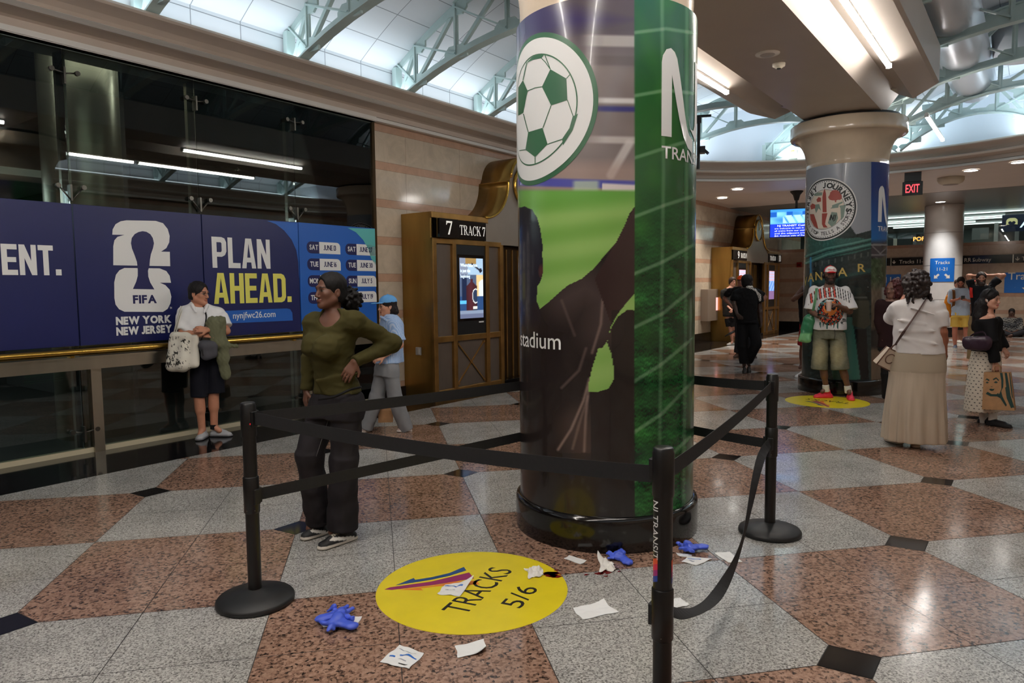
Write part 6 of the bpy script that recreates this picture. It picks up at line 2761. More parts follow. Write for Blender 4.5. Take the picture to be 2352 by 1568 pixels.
def art_tv(u, v):
    if v > 0.47:
        c = np.array((96, 176, 244.)) + 40 * math.sin(u * 9 + v * 4) * math.sin(v * 13)
        if v > 0.9:
            c = np.array((60, 150, 236.))
        if 0.74 < v < 0.9 and (u % 0.31) < 0.12:
            c = np.array((20, 92, 190.))
        if 0.5 < v < 0.78 and 0.25 < u < 0.75 and (u * 3 + v) % 0.5 > 0.12:
            c = np.array((176, 226, 252.))
        return np.clip(c, 0, 255)
    return np.array((18, 56, 226.))


def P_tv(u, v, off):
    b = XT @ Vector((-hw + 0.02 + (2 * hw - 0.04) * u, -0.041 - off, zb + 0.02 + (zt - zb - 0.04) * v))
    return b


o_ = P_tv(0, 0, 0.001)
screen_mesh(0, 0, 0, 0, 0, t, art_tv, 60, 40, 'screen', (o_, P_tv(1, 0, 0.001) - o_, P_tv(0, 1, 0.001) - o_))
m = MB(XT)
H_ = zt - zb
for k_, (ln, bo) in enumerate((('NJ TRANSIT Customers', 0.02), ('are welcome to wait in and board', 0.006), ('all trains from our waiting room', 0.006), ('and the adjacent area on the', 0.006), ('8th Avenue side of Penn Station', 0.006))):
    V, F = text2d(ln, H_ * (0.062 if k_ == 0 else 0.052), bo, 1.0, 'CENTER')
    V[:, 0] *= (2 * hw * (0.70 if k_ == 0 else 0.80)) / np.ptp(V[:, 0])
    flat(m, (V, F), (0.0, -0.043, zb + H_ * (0.385 - 0.086 * k_)), (1, 0, 0), (0, 0, 1), 0.002)
m.build('screen_lettering', mat('tv_white_glow', (1, 1, 1), 0.4, emit=(0.9, 0.95, 1.0), estr=0.9), t)
# downlights, detector bases and small fixtures of the low ceiling
for k_, (x, y, lb) in enumerate(((1694, 434, 'round downlight in the low ceiling above the orange cap'), (2230, 391, 'round downlight in the low ceiling past the exit sign'), (2160, 463, 'round downlight shining down the marble column'), (1614, 512, 'small round downlight low over the far wall edge'), (2340, 372, 'round downlight near the cornice past the ceiling speaker box'))):
    p = gnd(x, y, 4.055)
    if k_ == 3:
        p = hall(19.0, 7.0)
    t = thing('downlight', lb, 'light', (p[0], p[1], 4.03), 0, 'downlights of the low ceiling')
    m = MB()
    m.lathe([(0.0, 4.045), (0.125, 4.045)], (p[0], p[1], 0), 24, caps=False)
    m.build('lens', M_spot, t)
    m = MB()
    m.lathe([(0.125, 4.05), (0.13, 4.04), (0.15, 4.042), (0.155, 4.056)], (p[0], p[1], 0), 24, caps=False)
    m.build('trim_ring', M_white_trim, t)
    l = bpy.data.lights.new('downlight_beam', 'SPOT')
    l.energy = 210 if k_ != 2 else 280
    l.spot_size = 1.7
    l.spot_blend = 0.8
    l.shadow_soft_size = 0.1
    l.color = (1.0, 0.93, 0.84) if k_ != 2 else (0.92, 0.96, 1.0)
    lo = bpy.data.objects.new('downlight_beam', l)
    COL.objects.link(lo)
    lo.location = (p[0], p[1], 4.02)
for (a, n) in ((20.5, 6.2), (23.5, 5.0), (24.5, 0.2), (22.0, 3.5)):
    l = bpy.data.lights.new('downlight_beam', 'SPOT')
    l.energy = 230
    l.spot_size = 2.0
    l.spot_blend = 0.8
    l.shadow_soft_size = 0.1
    l.color = (1.0, 0.93, 0.84)
    lo = bpy.data.objects.new('downlight_beam', l)
    COL.objects.link(lo)
    lo.location = hall(a, n, 4.0)
p = gnd(2184, 408, 4.055)
t = thing('ceiling_speaker_box', 'squat cream speaker box fixed to the low ceiling past the exit sign', 'speaker', (p[0], p[1], 3.9))
m = MB()
m.lathe([(0.16, 3.90), (0.24, 3.94), (0.27, 4.0), (0.27, 4.056)], (p[0], p[1], 0), 20)
m.build('housing', mat('cream_plastic'), t)
m = MB()
m.lathe([(0.0, 3.893), (0.15, 3.895), (0.16, 3.905)], (p[0], p[1], 0), 20, caps=False)
m.build('grille', mat('speaker_grille'), t)
# fire alarm
n_, z_ = on_a(1837, 608, AE)
t = thing('fire_alarm', 'small red fire alarm box on the striped stone wall', 'fire alarm', hall(AE, n_, z_ - 0.1), HROT)
m = MB(HALL)
m.box(AE - 0.10, AE, n_ - 0.09, n_ + 0.09, z_ - 0.09, z_ + 0.09)
m.build('box', mat('alarm_red', srgb(150, 30, 26), 0.4), t, 0.01)
m = MB(HALL)
m.box(AE - 0.115, AE - 0.1, n_ - 0.06, n_ + 0.06, z_ - 0.05, z_ + 0.03)
m.build('strobe_lens', mat('alarm_dark_red', srgb(90, 20, 18), 0.3), t)
# wall phone box
a_, zt = on_n(1621, 664, WN - 0.15)
a2_, zb = on_n(1645, 735, WN - 0.15)
t = thing('wall_phone_box', 'grey metal wall box with a glowing pink strip beside the far track entrance', 'phone box', hall(a_, WN - 0.2, zb), HROT)
m = MB(HALL)
m.box(a_, a2_, WN - 0.22, WN - 0.001, zb, zt)
m.build('cabinet', mat('taupe_metal', srgb(150, 134, 120), 0.4, metal=0.3), t, 0.01)
m = MB(HALL)
m.box(a2_ - 0.22, a2_ - 0.08, WN - 0.226, WN - 0.22, zb + 0.3, zt - 0.25)
m.build('screen', mat('pink_glow', (1, 0.4, 0.4), 0.4, emit=(1.0, 0.42, 0.40), estr=1.0), t)
# lobby opening glimpsed past the corner: ceiling strips and a pale hanging sign
m = MB(HALL)
m.box(17.2, 17.26, WN - 0.05, WN - 0.0, 0, 2.6)
struct(m, 'trim_8', M_steel)
# pole with sensors hanging from the truss behind the column
p = gnd(1605, 266, 4.75)
Dp = np.linalg.norm(p)
e_ = p / Dp
q, zb = at_depth(1605, 388, Dp)
t = thing('sensor_pole', 'black pole with a small sensor hanging from a truss beside the soccer column', 'sensor pole', (p[0], p[1], zb))
m = MB()
m.lathe([(0.03, zb), (0.03, 4.74)], (p[0], p[1], 0), 12)
m.build('pole', M_blackp, t)
rt = np.array([e_[1], -e_[0]])
XS = Matrix.Translation((p[0], p[1], 0)) @ Matrix.Rotation(math.atan2(rt[1], rt[0]), 4, 'Z')
_, zs_ = at_depth(1605, 345, Dp)
m = MB(XS)
m.box(0.02, 0.12, -0.08, 0.08, zs_ - 0.06, zs_ + 0.06)
m.bar((0.05, 0, zs_ + 0.05), (0.17, -0.02, zs_ - 0.07), 0.10, 0.05)
m.build('sensor_head', M_blackp, t)
m = MB(XS)
m.box(-0.05, 0.22, -0.02, 0.02, 4.72, 4.76)
m.lathe([(0.05, 4.62), (0.05, 4.74)], (0, 0, 0), 12)
m.build('clamp', M_blackp, t)
# white antenna box on the far cornice
th_ = None
for tt_ in np.linspace(1.0, 0.0, 200):
    c_ = hall(AC + (RC - 0.35) * 0.97 * math.cos(tt_), NC + (RC - 0.35) * math.sin(tt_), 4.44)
    if proj(np.array([[c_[0], c_[1], 4.75]]))[0][0] > 1822:
        th_ = tt_
        break
if th_ is not None:
    c_ = hall(AC + (RC - 0.35) * 0.97 * math.cos(th_), NC + (RC - 0.35) * math.sin(th_), 4.44)
    t = thing('antenna_box', 'white antenna box standing on the far cornice beside the column capital', 'antenna', c_, HROT - PI / 2)
    m = MB(Matrix.Translation(c_) @ Matrix.Rotation(HROT - PI / 2, 4, 'Z'))
    m.box(-0.09, 0.09, -0.04, 0.04, 0.0, 0.24)
    m.build('case', mat('white_plastic', srgb(226, 226, 216), 0.4), t, 0.008)
    m = MB(Matrix.Translation(c_) @ Matrix.Rotation(HROT - PI / 2, 4, 'Z'))
    m.box(-0.04, 0.04, -0.043, -0.04, 0.205, 0.23)
    m.build('sticker', mat('amber_label', srgb(226, 180, 60), 0.4), t)
    m = MB(Matrix.Translation(c_) @ Matrix.Rotation(HROT - PI / 2, 4, 'Z'))
    m.tube([(-0.09, 0, 0.02), (-0.22, 0, 0.03), (-0.4, 0.0, 0.05)], 0.007, 6)
    m.box(-0.44, -0.39, -0.02, 0.02, 0.0, 0.10)
    m.build('cable', M_blackp, t)
# ================================================================ people: a shared modelling kit
def unit(v):
    v = np.array(v, float)
    return v / np.linalg.norm(v)


def _rod(self, p, q, r0, r1=None, k=0.02, op='u', rnd=0.008, flat=None):
    """tapered cylinder with cleanly cut ends (sleeves, trouser legs)"""
    r1 = r0 if r1 is None else r1
    p, q = np.array(p, float), np.array(q, float)
    ba = q - p
    L = np.linalg.norm(ba)
    u = ba / L

    def fn(X, Y, Z):
        px, py, pz = X - p[0], Y - p[1], Z - p[2]
        t = px * u[0] + py * u[1] + pz * u[2]
        s = np.clip(t / L, 0, 1)
        dx, dy, dz = px - t * u[0], py - t * u[1], pz - t * u[2]
        q2 = dx * dx + dy * dy + dz * dz
        if flat is not None:
            n, f = flat
            c = dx * n[0] + dy * n[1] + dz * n[2]
            q2 = q2 + c * c * (1 / (f * f) - 1)
        a = np.sqrt(q2) - (r0 + (r1 - r0) * s) + rnd
        b = np.maximum(-t, t - L) + rnd
        return np.minimum(np.maximum(a, b), 0) + np.sqrt(np.maximum(a, 0) ** 2 + np.maximum(b, 0) ** 2) - rnd
    R = max(r0, r1)
    return self.put(fn, np.minimum(p, q) - R, np.maximum(p, q) + R, k, op)


Field.rod = _rod


def _sleeve(self, S, E, t, r0, r1, k=0.05):
    """short sleeve: rounded at the shoulder, cut clean at the cuff"""
    S, E = np.array(S, float), np.array(E, float)
    self.cap(S, S + (E - S) * .35, r0 * .90, r0 * .98, k)
    self.rod(S + (E - S) * .22, S + (E - S) * t, r0, r1, .03)
    return self


Field.sleeve = _sleeve


def face_frame(f, tilt=0.0):
    f = unit(f)
    r = unit(np.cross(f, (0, 0, 1)))          # the person's right-hand side
    u = np.cross(r, f)
    if tilt:
        r, u = r * math.cos(tilt) + u * math.sin(tilt), u * math.cos(tilt) - r * math.sin(tilt)
    return np.array([r, f, u])


def head_shape(fl, H, R, s, nose=1.0, jaw=1.0, lips=1.0):
    P = lambda x, y, z: H + s * (x * R[0] + y * R[1] + z * R[2])
    E = lambda c, r, k=0.02, op='u': fl.ell(P(*c), np.array(r) * s, R, k, op)
    E((0, -.014, .036), (.074, .094, .082), 0.0)
    E((0, .028, -.030), (.062, .060, .082), .03)
    for x in (-1, 1):
        fl.cap(P(x * .050, .0, -.058), P(x * .020, .064, -.096), .022 * s, .020 * s * jaw, .03)
        E((x * .041, .056, -.024), (.022, .022, .022), .02)
    E((0, .070, -.100), (.024 * jaw, .018, .017), .02)
    fl.cap(P(-.034, .082, .019), P(.034, .082, .019), .011 * s, None, .016)
    for x in (-1, 1):
        E((x * .031, .106, -.002), (.019, .019, .0120), .010, 's')
        E((x * .031, .0725, -.003), (.0135, .0135, .0125), .003)
    fl.cap(P(0, .086, .006), P(0, .106, -.036), .008 * s, .0115 * s * nose, .01)
    for x in (-1, 1):
        E((x * .012 * nose, .095, -.041), (.0095 * nose, .0095, .0075), .006)
    E((0, .087, -.063), (.024, .012 * lips, .0062 * lips), .004)
    E((0, .086, -.073), (.020, .0125 * lips, .0075 * lips), .004)
    for x in (-1, 1):
        E((x * .075, -.010, -.012), (.009, .020, .031), .008)
        E((x * .083, -.004, -.010), (.006, .010, .016), .004, 's')


def hand_shape(fl, W, d, n, side, curl=0.35, s=1.0, spread=0.012, thumb_out=0.8):
    """W wrist, d pointing to the fingers, n out of the palm, side: +1/-1 picks the thumb side"""
    d = unit(d)
    n = np.array(n, float)
    n = unit(n - d * (n @ d))
    l = np.cross(d, n) * side
    offs = (.031, .0105, -.0105, -.031)
    lens = (.070, .079, .073, .056)
    for o, L in zip(offs, lens):
        k = W + d * .088 * s + l * o * s - d * abs(o) * .25
        fl.cap(W + l * o * .55 * s + d * .008, k, .0145 * s, .0125 * s, .012, flat=(n, 0.85))
        p, a, r = k, curl * 0.6, .0092 * s
        dd = unit(d + l * o * spread / .012)
        for fr in (.46, .31, .23):
            v = dd * math.cos(a) + n * math.sin(a)
            q = p + v * L * fr * s
            fl.cap(p, q, r, r * .93, .004)
            p, r = q, r * .93
            a += curl
    b = W + d * .022 * s + l * .026 * s
    q = b + unit(d * .65 + l * thumb_out + n * .35) * .045 * s
    fl.cap(b, q, .0150 * s, .0115 * s, .012)
    q2 = q + unit(d * .9 + l * thumb_out * .35 + n * (.2 + curl * .6)) * .034 * s
    fl.cap(q, q2, .0108 * s, .0088 * s, .005)


class Person:
    def __init__(self, label, base, org=(0, 0), sc=1.0, group=None, name='person'):
        g = gnd(*base)
        self.g = g
        self.D = np.linalg.norm(g)
        self.e = g / self.D
        self.r = np.array([self.e[1], -self.e[0]])
        self.org, self.sc = org, sc
        self.rot = math.atan2(self.r[1], self.r[0])
        self.t = thing(name, label, 'person', (g[0], g[1], 0), self.rot, group)
        self.X = Matrix.Translation((g[0], g[1], 0)) @ Matrix.Rotation(self.rot, 4, 'Z')

    def j(self, x, y, dy=0.0):
        """crop pixel + depth offset -> local point"""
        d = ray(self.org[0] + x / self.sc, self.org[1] + y / self.sc)
        t = (self.D + dy) / (d[:2] @ self.e)
        return np.array([d[:2] @ self.r * t, dy, CAM_Z + d[2] * t])

    def z(self, y, x=None, dy=0.0):
        return self.j(x if x is not None else 0, y, dy)[2]

    def secs(self, rows, dy=0.0, yaw=0.0):
        """rows of (y, x, half width m, half depth m [, dy]) -> stack sections"""
        out = []
        for rw in rows:
            p = self.j(rw[1], rw[0], dy + (rw[4] if len(rw) > 4 else 0))
            out.append((p[2], p[0], p[1], rw[2], rw[3], rw[5] if len(rw) > 5 else yaw))
        return out

    def field(self, pts, h, pad=0.16):
        P = np.array(pts)
        lo, hi = P.min(0) - pad, P.max(0) + pad
        if np.ptp(P[:, 1]) < 0.30:
            lo[1] -= 0.16
        return Field(lo, hi, h)

    def body(self, head, neck, arms, legs, torso, skin, h=0.006, lip=None, brow=(30, 22, 18), beard=None, iris=(40, 26, 18), white=(128, 120, 113), arm_r=1.0, leg_r=1.0, neck_r=0.054, curls=None, extra=None, male=True, nail=None, stub=None):
        H, f, s = head
        R = face_frame(f) if np.ndim(f) == 1 else f
        pts = [H + [0, 0, .13], H + [0, 0, -.13]] + [p for a in arms for p in (a[0], a[1], a[2], a[2] + unit(a[3]) * .14)] + [p for l in legs for p in l[:3]]
        fl = self.field(pts, h, 0.15)
        fl.stack([(z, x, y, a - .014, b - .014, w) for z, x, y, a, b, w in [tuple(q) + (0.0,) * (6 - len(q)) for q in torso]], 0.0)
        ns = 1.0 if male else 0.93
        fl.cap(H + s * (-.018 * R[1] - .055 * R[2]), neck, neck_r * s, neck_r * 1.12 * s, .025)
        head_shape(fl, H, R, s, lips=1.15 if lip is not None else 0.9, jaw=1.0 if male else 0.85, nose=1.0 if male else 0.92)
        for S, E, W, hd, pn, side, curl in arms:
            fl.cap(S, E, .047 * arm_r, .039 * arm_r, .03)
            fl.cap(E, W, .040 * arm_r, .026 * arm_r, .02)
            fl.ell(E + (W - E) * .3, (.04 * arm_r,) * 3, None, .03)
            hand_shape(fl, W, hd, pn, side, curl, s=0.98 if male else 0.9)
        for K in legs:
            hip, kn, an = K[:3]
            fl.cap(hip, kn, .078 * leg_r, .055 * leg_r, .03)
            cf = kn + (an - kn) * .3 + np.array(K[3]) * -0.02
            fl.cap(kn, an, .050 * leg_r, .036 * leg_r, .02)
            fl.cap(kn + (an - kn) * .08, kn + (an - kn) * .45, .045 * leg_r, .05 * leg_r, .03)
            fl.cap(an, an + np.array(K[3]) * .07 + [0, 0, -.045], .032, .028, .02)
        if extra:
            extra(fl)
        sk, lp = np.array(skin, float), np.array(lip if lip is not None else np.array(skin) * np.array([.86, .72, .72]), float)

        def colr(V):
            c = np.tile(sk, (len(V), 1))
            L = ((V - H) / s) @ R.T
            x, y, z = L[:, 0], L[:, 1], L[:, 2]
            hd = (np.abs(x) < .1) & (np.abs(y) < .13) & (np.abs(z) < .14)
            ax = np.abs(x)
            fr = hd & (y > .03)
            if beard is not None:
                b = fr & (z < -.040) & ~((ax < .026) & (z > -.082) & (z < -.054)) & ~((ax < .018) & (z > -.052))
                b |= hd & (ax > .045) & (z < -.02) & (z > -.12) & (y > -.01)
                b |= hd & (z < -.085) & (y > .0) & (z > -.13)
                c[b] = beard
            m = fr & ((ax / .025) ** 2 + ((z + .0675) / .0115) ** 2 < 1) & (y > .07)
            c[m] = lp
            m = fr & (ax > .014) & (ax < .052) & (np.abs(z - .021 + (ax - .032) ** 2 * 4) < .0040) & (y > .05)
            c[m] = brow
            e = fr & (((ax - .031) / .0145) ** 2 + ((z + .003) / .0068) ** 2 < 1) & (y > .066)
            c[e] = white
            e2 = e & ((ax - .031) ** 2 + (z + .003) ** 2 < .0074 ** 2)
            c[e2] = iris
            m = fr & (((ax - .031) / .017) ** 2 + ((z + .003) / .0085) ** 2 < 1) & ~e & (z > -.003) & (y > .06)
            c[m] = np.array(brow) * .8
            v = np.clip(c, 0, 255)
            return srgb_a(v)
        M = mat('skin', (0.5, 0.5, 0.5), 0.48, attr='Col', var=0.06, vscale=25, bump=0.0004, bscale=220)
        o = sdf_obj(fl, 'body', M, self.t, colr)
        self.H, self.R, self.s = H, R, s
        return o

    def hp(self, x, y, z):
        return self.H + self.s * (x * self.R[0] + y * self.R[1] + z * self.R[2])

    def part(self, fl, name, m, color=None, label=None, smooth=1):
        o = sdf_obj(fl, name, m, self.t, color, smooth=smooth)
        if label:
            o['label'] = label
        return o

    def shoe(self, heel, toe, col, sole=(226, 224, 218), w=0.044, hgt=0.085, acc=None, h=0.006, name='shoe', up=None):
        """heel / toe on the ground (local); colour by height"""
        heel, toe = np.array(heel, float), np.array(toe, float)
        d = toe - heel
        L = np.linalg.norm(d)
        d = d / L
        l = unit(np.cross(d, (0, 0, 1)))
        u = np.cross(l, d)
        fl = self.field([heel, toe, heel + u * hgt], h, 0.09)
        A = lambda t, s_, z: heel + d * L * t + l * s_ + u * z
        fl.cap(A(.13, 0, .030), A(.45, 0, .030), w * .80, w * .86, 0.0, flat=(u, .72))
        fl.cap(A(.45, 0, .028), A(.84, .003, .026), w * .92, w * .82, .02, flat=(u, .62))
        fl.cap(A(.20, 0, .045), A(.24, 0, hgt), w * .66, w * .60, .03)
        fl.cap(A(.28, 0, hgt * .78), A(.68, 0, .045), w * .50, w * .56, .03)
        # sole slab
        fl.cap(A(.12, 0, .012), A(.86, 0, .012), w * .92, w * .95, .006, flat=(u, .34))
        fl.cut(A(0, 0, .0), -u)
        cs, cu = np.array(sole, float), np.array(col, float)

        def colr(V):
            q = (V - heel) @ u
            t = (V - heel) @ d / L
            c = np.where((q < .024)[:, None], cs, cu)
            if acc is not None:
                c = acc(c, t, (V - heel) @ l, q)
            return srgb_a(c)
        M = mat('shoe_material', (0.5, 0.5, 0.5), 0.55, attr='Col', bump=0.0005, bscale=120)
        return sdf_obj(fl, name, M, self.t, colr)

    def lace_acc(self, lace, stripe=None):
        la = np.array(lace, float)

        def f(c, t, s, q):
            m = (t > .30) & (t < .66) & (np.abs(s) < .020) & (q > .05) & ((t * 22) % 1 < .55)
            c = np.where(m[:, None], la, c)
            if stripe is not None:
                m = (np.abs(s) > .02) & (np.abs(q - .03 - (t - .25) * .06) < .010) & (t > .15) & (t < .75)
                c = np.where(m[:, None], np.array(stripe, float), c)
            return c
        return f

    def hair_cap(self, col, grow=0.010, hairline=.072, back=-.11, h=0.006, amp=0.004, freq=90, name='hair', extra=None, rough=0.45, sides=0.0, color=None):
        """hair hugging the skull: leaves the face and ears free"""
        s = self.s
        fl = self.field([self.hp(0, 0, .14), self.hp(0, 0, -.35 if extra else -.16), self.hp(.12, .1, 0), self.hp(-.12, -.16, 0)], h, 0.10)
        R = self.R
        E = lambda c, r, k=0.0, op='u': fl.ell(self.hp(*c), np.array(r) * s, R, k, op)
        g = grow
        E((0, -.014, .038), (.074 + g, .094 + g, .082 + g))
        E((0, -.035, -.03), (.068 + g, .065 + g, .075 + g), .02)
        # face opening
        E((0, .105, -.040), (.066 - sides, .075, .040 + hairline), .012, 's')
        E((0, .085, -.10), (.10, .085, .07), .015, 's')
        fl.cut(self.hp(0, -.05, back), -R[2])
        if extra:
            extra(fl, E)
        if amp:
            fl.wrinkle(amp, freq, 3)
        M = color or mat('hair_%d_%d_%d' % tuple(col), srgb(*col), rough + .15, var=0.3, vscale=60, bump=0.003, bscale=140, spec=0.25)
        return sdf_obj(fl, name, M, self.t)

    def curls(self, centre, radii, col, n=120, r=0.018, seed=1, h=0.006, name='hair'):
        rng = np.random.RandomState(seed)
        c = np.array(centre)
        fl = self.field([c + radii, c - radii], h, 0.08)
        fl.ell(c, np.array(radii) * .93, None, 0)
        for _ in range(n):
            v = unit(rng.randn(3))
            p = c + v * np.array(radii) * (0.90 + 0.14 * rng.rand())
            fl.ell(p, (r * (.7 + .6 * rng.rand()),) * 3, None, .006)
        return fl


def cloth(name, rgb, rough=0.8, bump=0.0008, bscale=260, var=0.06, fold=0.0):
    return mat('cloth_' + name, srgb(*rgb), rough, var=var, vscale=9, bump=bump, bscale=bscale, spec=0.2)


def cloth_attr(name, rough=0.8):
    return mat('cloth_' + name, (.5, .5, .5), rough, attr='Col', bump=0.0008, bscale=260, spec=0.2)
# ================================================================ the people
# ---- woman in the olive top
G = Person('woman in olive long-sleeved top and black jeans, hand on hip, beside the belt barrier', (768, 1236), (620, 600), 2.3412)
j = G.j
gf = (-.86, -.50, .03)
gyaw = math.radians(-46)
g_secs = G.secs([(262, 345, .055, .055, .0), (292, 342, .115, .075, .0), (318, 338, .175, .092), (360, 335, .180, .105), (420, 330, .178, .118), (480, 328, .162, .122), (540, 338, .145, .112), (610, 350, .142, .108), (660, 360, .155, .118), (705, 368, .170, .128)], 0, gyaw)
g_arms = [(j(452, 322, -.12), j(662, 438, .02), j(458, 540, -.16), (-.55, -.1, -.85), (.1, .9, -.3), 1, .25),
          (j(236, 330, .13), j(222, 520, .14), j(196, 690, .10), (-.1, -.05, -1), (.8, .3, 0), 1, .4)]
g_legs = [(j(415, 760, -.07), j(398, 1065, -.09), j(388, 1405, -.06), np.array([-.9, -.35, 0])),
          (j(318, 760, .08), j(212, 1035, .0), j(262, 1385, .10), np.array([-.8, -.5, 0]))]
G.body((j(326, 158, -.01), gf, .97), j(338, 292, .02), g_arms, g_legs, g_secs, (106, 70, 54), .0048, lip=(114, 68, 60), brow=(30, 22, 19), white=(92, 80, 74), male=False, arm_r=.92, neck_r=.05)
M_olive = cloth('olive_knit', (66, 61, 30), .85, .0012, 340)
fl = G.field([s[:0:-1][:0] or (s[1], s[2], s[0]) for s in g_secs] + [g_arms[0][1], g_arms[1][2], g_arms[0][2]], .0052, .2)
fl.stack(g_secs, 0)
Pb = lambda x, y, dy: j(x, y, dy)
fl.ell(j(232, 455, -.02), (.075, .085, .078), None, .05)
fl.ell(j(300, 468, -.16), (.085, .07, .078), None, .05)
for (S, E, W, *_), r in zip(g_arms, (1, 1)):
    fl.cap(S + (E - S) * .0, E, .064, .053, .05)
    fl.rod(E + (E - W) * .0, W + (W - E) * .02, .055, .040, .03)
    fl.cap(E, E + (W - E) * .3, .054, .05, .03)
fl.cap(j(335, 300, .0), g_arms[0][0], .05, .062, .04)
fl.cap(j(335, 305, .02), g_arms[1][0], .05, .060, .04)
# neckline scoop
fl.ell(j(304, 286, -.085), (.086, .10, .078), None, .01, 's')
fl.cut(G.j(360, 708, 0), (0.05, 0, -1))
fl.wrinkle(.0042, 26, 5, (1, 1, 1.8))
# gathered folds at the hem
for i in range(7):
    a = j(250 + i * 6, 640 + i * 9, -.10 + i * .004)
    b = j(470 - i * 8, 600 + i * 13, -.17 + i * .01)
    fl.cap(a, b, .008, .006, .02)
G.part(fl, 'top', M_olive)
M_bjean = cloth('black_denim', (40, 37, 40), .8, .001, 420, .2)
fl = G.field([j(300, 640), j(300, 1420), j(120, 1000), j(520, 760)], .0055, .2)
fl.stack(G.secs([(640, 360, .125, .095), (690, 364, .150, .112), (720, 364, .176, .134), (770, 362, .190, .142), (830, 352, .190, .142)], 0, gyaw), 0)
(h1, k1, a1, d1), (h2, k2, a2, d2) = g_legs
fl.cap(h1 + [.0, .0, -.02], k1, .108, .086, .04)
fl.rod(k1 + (k1 - a1) * .05, a1 + [0.0, .0, -.035], .087, .104, .03)
fl.cap(h2 + [-.02, .0, -.02], k2, .108, .088, .04)
fl.rod(k2 + (k2 - a2) * .05, a2 + [.0, .0, -.02], .088, .086, .03)
fl.wrinkle(.005, 24, 8, (1, 1, 1.3))
G.part(fl, 'jeans', M_bjean)
# seam line along the bent leg
m = MB(G.X)
pts = [h2 + [.02, -.11, -.02], h2 + (k2 - h2) * .5 + [.035, -.10, 0], k2 + [.045, -.085, 0]]
m.tube(densify(pts, 5), .0025, 6)
m.build('side_seam', cloth('grey_seam', (92, 90, 92)), G.t)
m = MB(G.X)
q = j(345, 700, -.20)
m.tube(densify([j(262, 742, -.13), j(345, 728, -.185), j(430, 690, -.19), j(490, 676, -.12)], 4), .008, 8)
m.build('belt', cloth('dark_leather', (20, 19, 20), .6), G.t)
acc = G.lace_acc((206, 196, 176), (226, 222, 214))
G.shoe(j(462, 1448, -.03) * [1, 1, 0], j(258, 1492, -.20) * [1, 1, 0], (22, 22, 24), (206, 198, 186), .047, .095, acc)
G.shoe(j(300, 1405, .12) * [1, 1, 0], j(178, 1478, .02) * [1, 1, 0], (24, 24, 26), (196, 188, 176), .046, .095, acc)


def gx(fl, E):
    E((0, -.095, -.04), (.052, .05, .05), .02)
    rng = np.random.RandomState(4)
    c = G.hp(-.01, -.148, -.060)
    fl.ell(c, (.066, .066, .074), None, .01)
    for _ in range(70):
        v = unit(rng.randn(3))
        fl.ell(c + v * np.array([.066, .066, .076]) * (.95 + .2 * rng.rand()), (.008 + .008 * rng.rand(),) * 3, None, .004)


G.hair_cap((18, 15, 15), .009, .086, -.075, .0052, .0018, 120, extra=gx)

# ---- man in the white short-sleeved shirt leaning at the posters
Wm = Person('man in white shirt and navy shorts with folded arms, leaning under the blue posters', (492, 1004), (340, 600), 3.407)
j = Wm.j
w_secs = Wm.secs([(318, 392, .060, .060), (345, 398, .125, .085), (375, 405, .185, .10), (440, 412, .205, .125), (520, 418, .205, .145, -.02), (610, 425, .198, .145, -.02), (680, 440, .185, .135)], .02, .12)
w_arms = [(j(285, 395, .0), j(272, 552, -.06), j(430, 578, -.22), (.9, -.2, 0), (0, .6, -.7), 1, .5),
          (j(552, 402, .02), j(612, 545, -.08), j(470, 535, -.26), (-.95, -.05, .12), (0, .8, -.6), 1, .35)]
w_legs = [(j(388, 690, .02), j(396, 1030, -.01), j(424, 1315, .0), np.array([-.35, -.9, 0])),
          (j(500, 690, .03), j(512, 1010, .01), j(518, 1292, .03), np.array([.75, -.6, 0]))]
Wm.body((j(398, 250, -.02), (.80, -.58, -.06), 1.06), j(392, 345, .02), w_arms, w_legs, w_secs, (190, 132, 104), .0065, brow=(40, 34, 32), neck_r=.062, arm_r=1.08, leg_r=1.06)
M_wsh = cloth('white_cotton', (232, 232, 232), .75, .0008, 300, .03)
fl = Wm.field([j(230, 330), j(640, 700)], .0065, .25)
fl.stack([(z, x, y, a + .012, b + .012, w) for z, x, y, a, b, w in w_secs], 0)
for (S, E, W, *_), tt_ in zip(w_arms, (.93, .80)):
    fl.sleeve(S, E, tt_, .074, .090)
fl.ell(j(405, 318, -.06), (.078, .10, .062), None, .01, 's')
fl.wrinkle(.007, 20, 11)
# collar wings and placket
fl.cap(j(345, 340, -.06), j(372, 395, -.14), .020, .013, .01)
fl.cap(j(462, 345, -.06), j(440, 398, -.14), .020, .013, .01)
Wm.part(fl, 'shirt', M_wsh)
fl = Wm.field([j(330, 600), j(600, 1080)], .007, .2)
fl.stack(Wm.secs([(590, 430, .195, .14), (660, 440, .20, .145), (720, 448, .20, .14), (760, 450, .19, .13)], .02), 0)
for (hh, kk, aa, dd), x0, x1, ye in zip(w_legs, (404, 528), (402, 530), (1062, 1030)):
    fl.rod(j(x0, 700, .02), j(x1, ye, .0), .098, .094, .02)
fl.wrinkle(.005, 22, 4)
Wm.part(fl, 'shorts', cloth('navy_cotton', (20, 21, 30), .8, .0008, 300))
accw = Wm.lace_acc((176, 178, 182))
Wm.shoe(j(448, 1352, .06) * [1, 1, 0], j(396, 1432, -.13) * [1, 1, 0], (172, 174, 178), (112, 112, 116), .05, .10, accw)
Wm.shoe(j(492, 1340, .08) * [1, 1, 0], j(655, 1382, -.03) * [1, 1, 0], (176, 178, 182), (112, 112, 116), .05, .10, accw)
fl = Wm.field([w_legs[1][2]], .006, .09)
fl.rod(w_legs[1][2] + [0, 0, -.03], w_legs[1][2] + [0, 0, .03], .044, .042, 0)
Wm.part(fl, 'sock', cloth('black_sock', (24, 24, 26)))
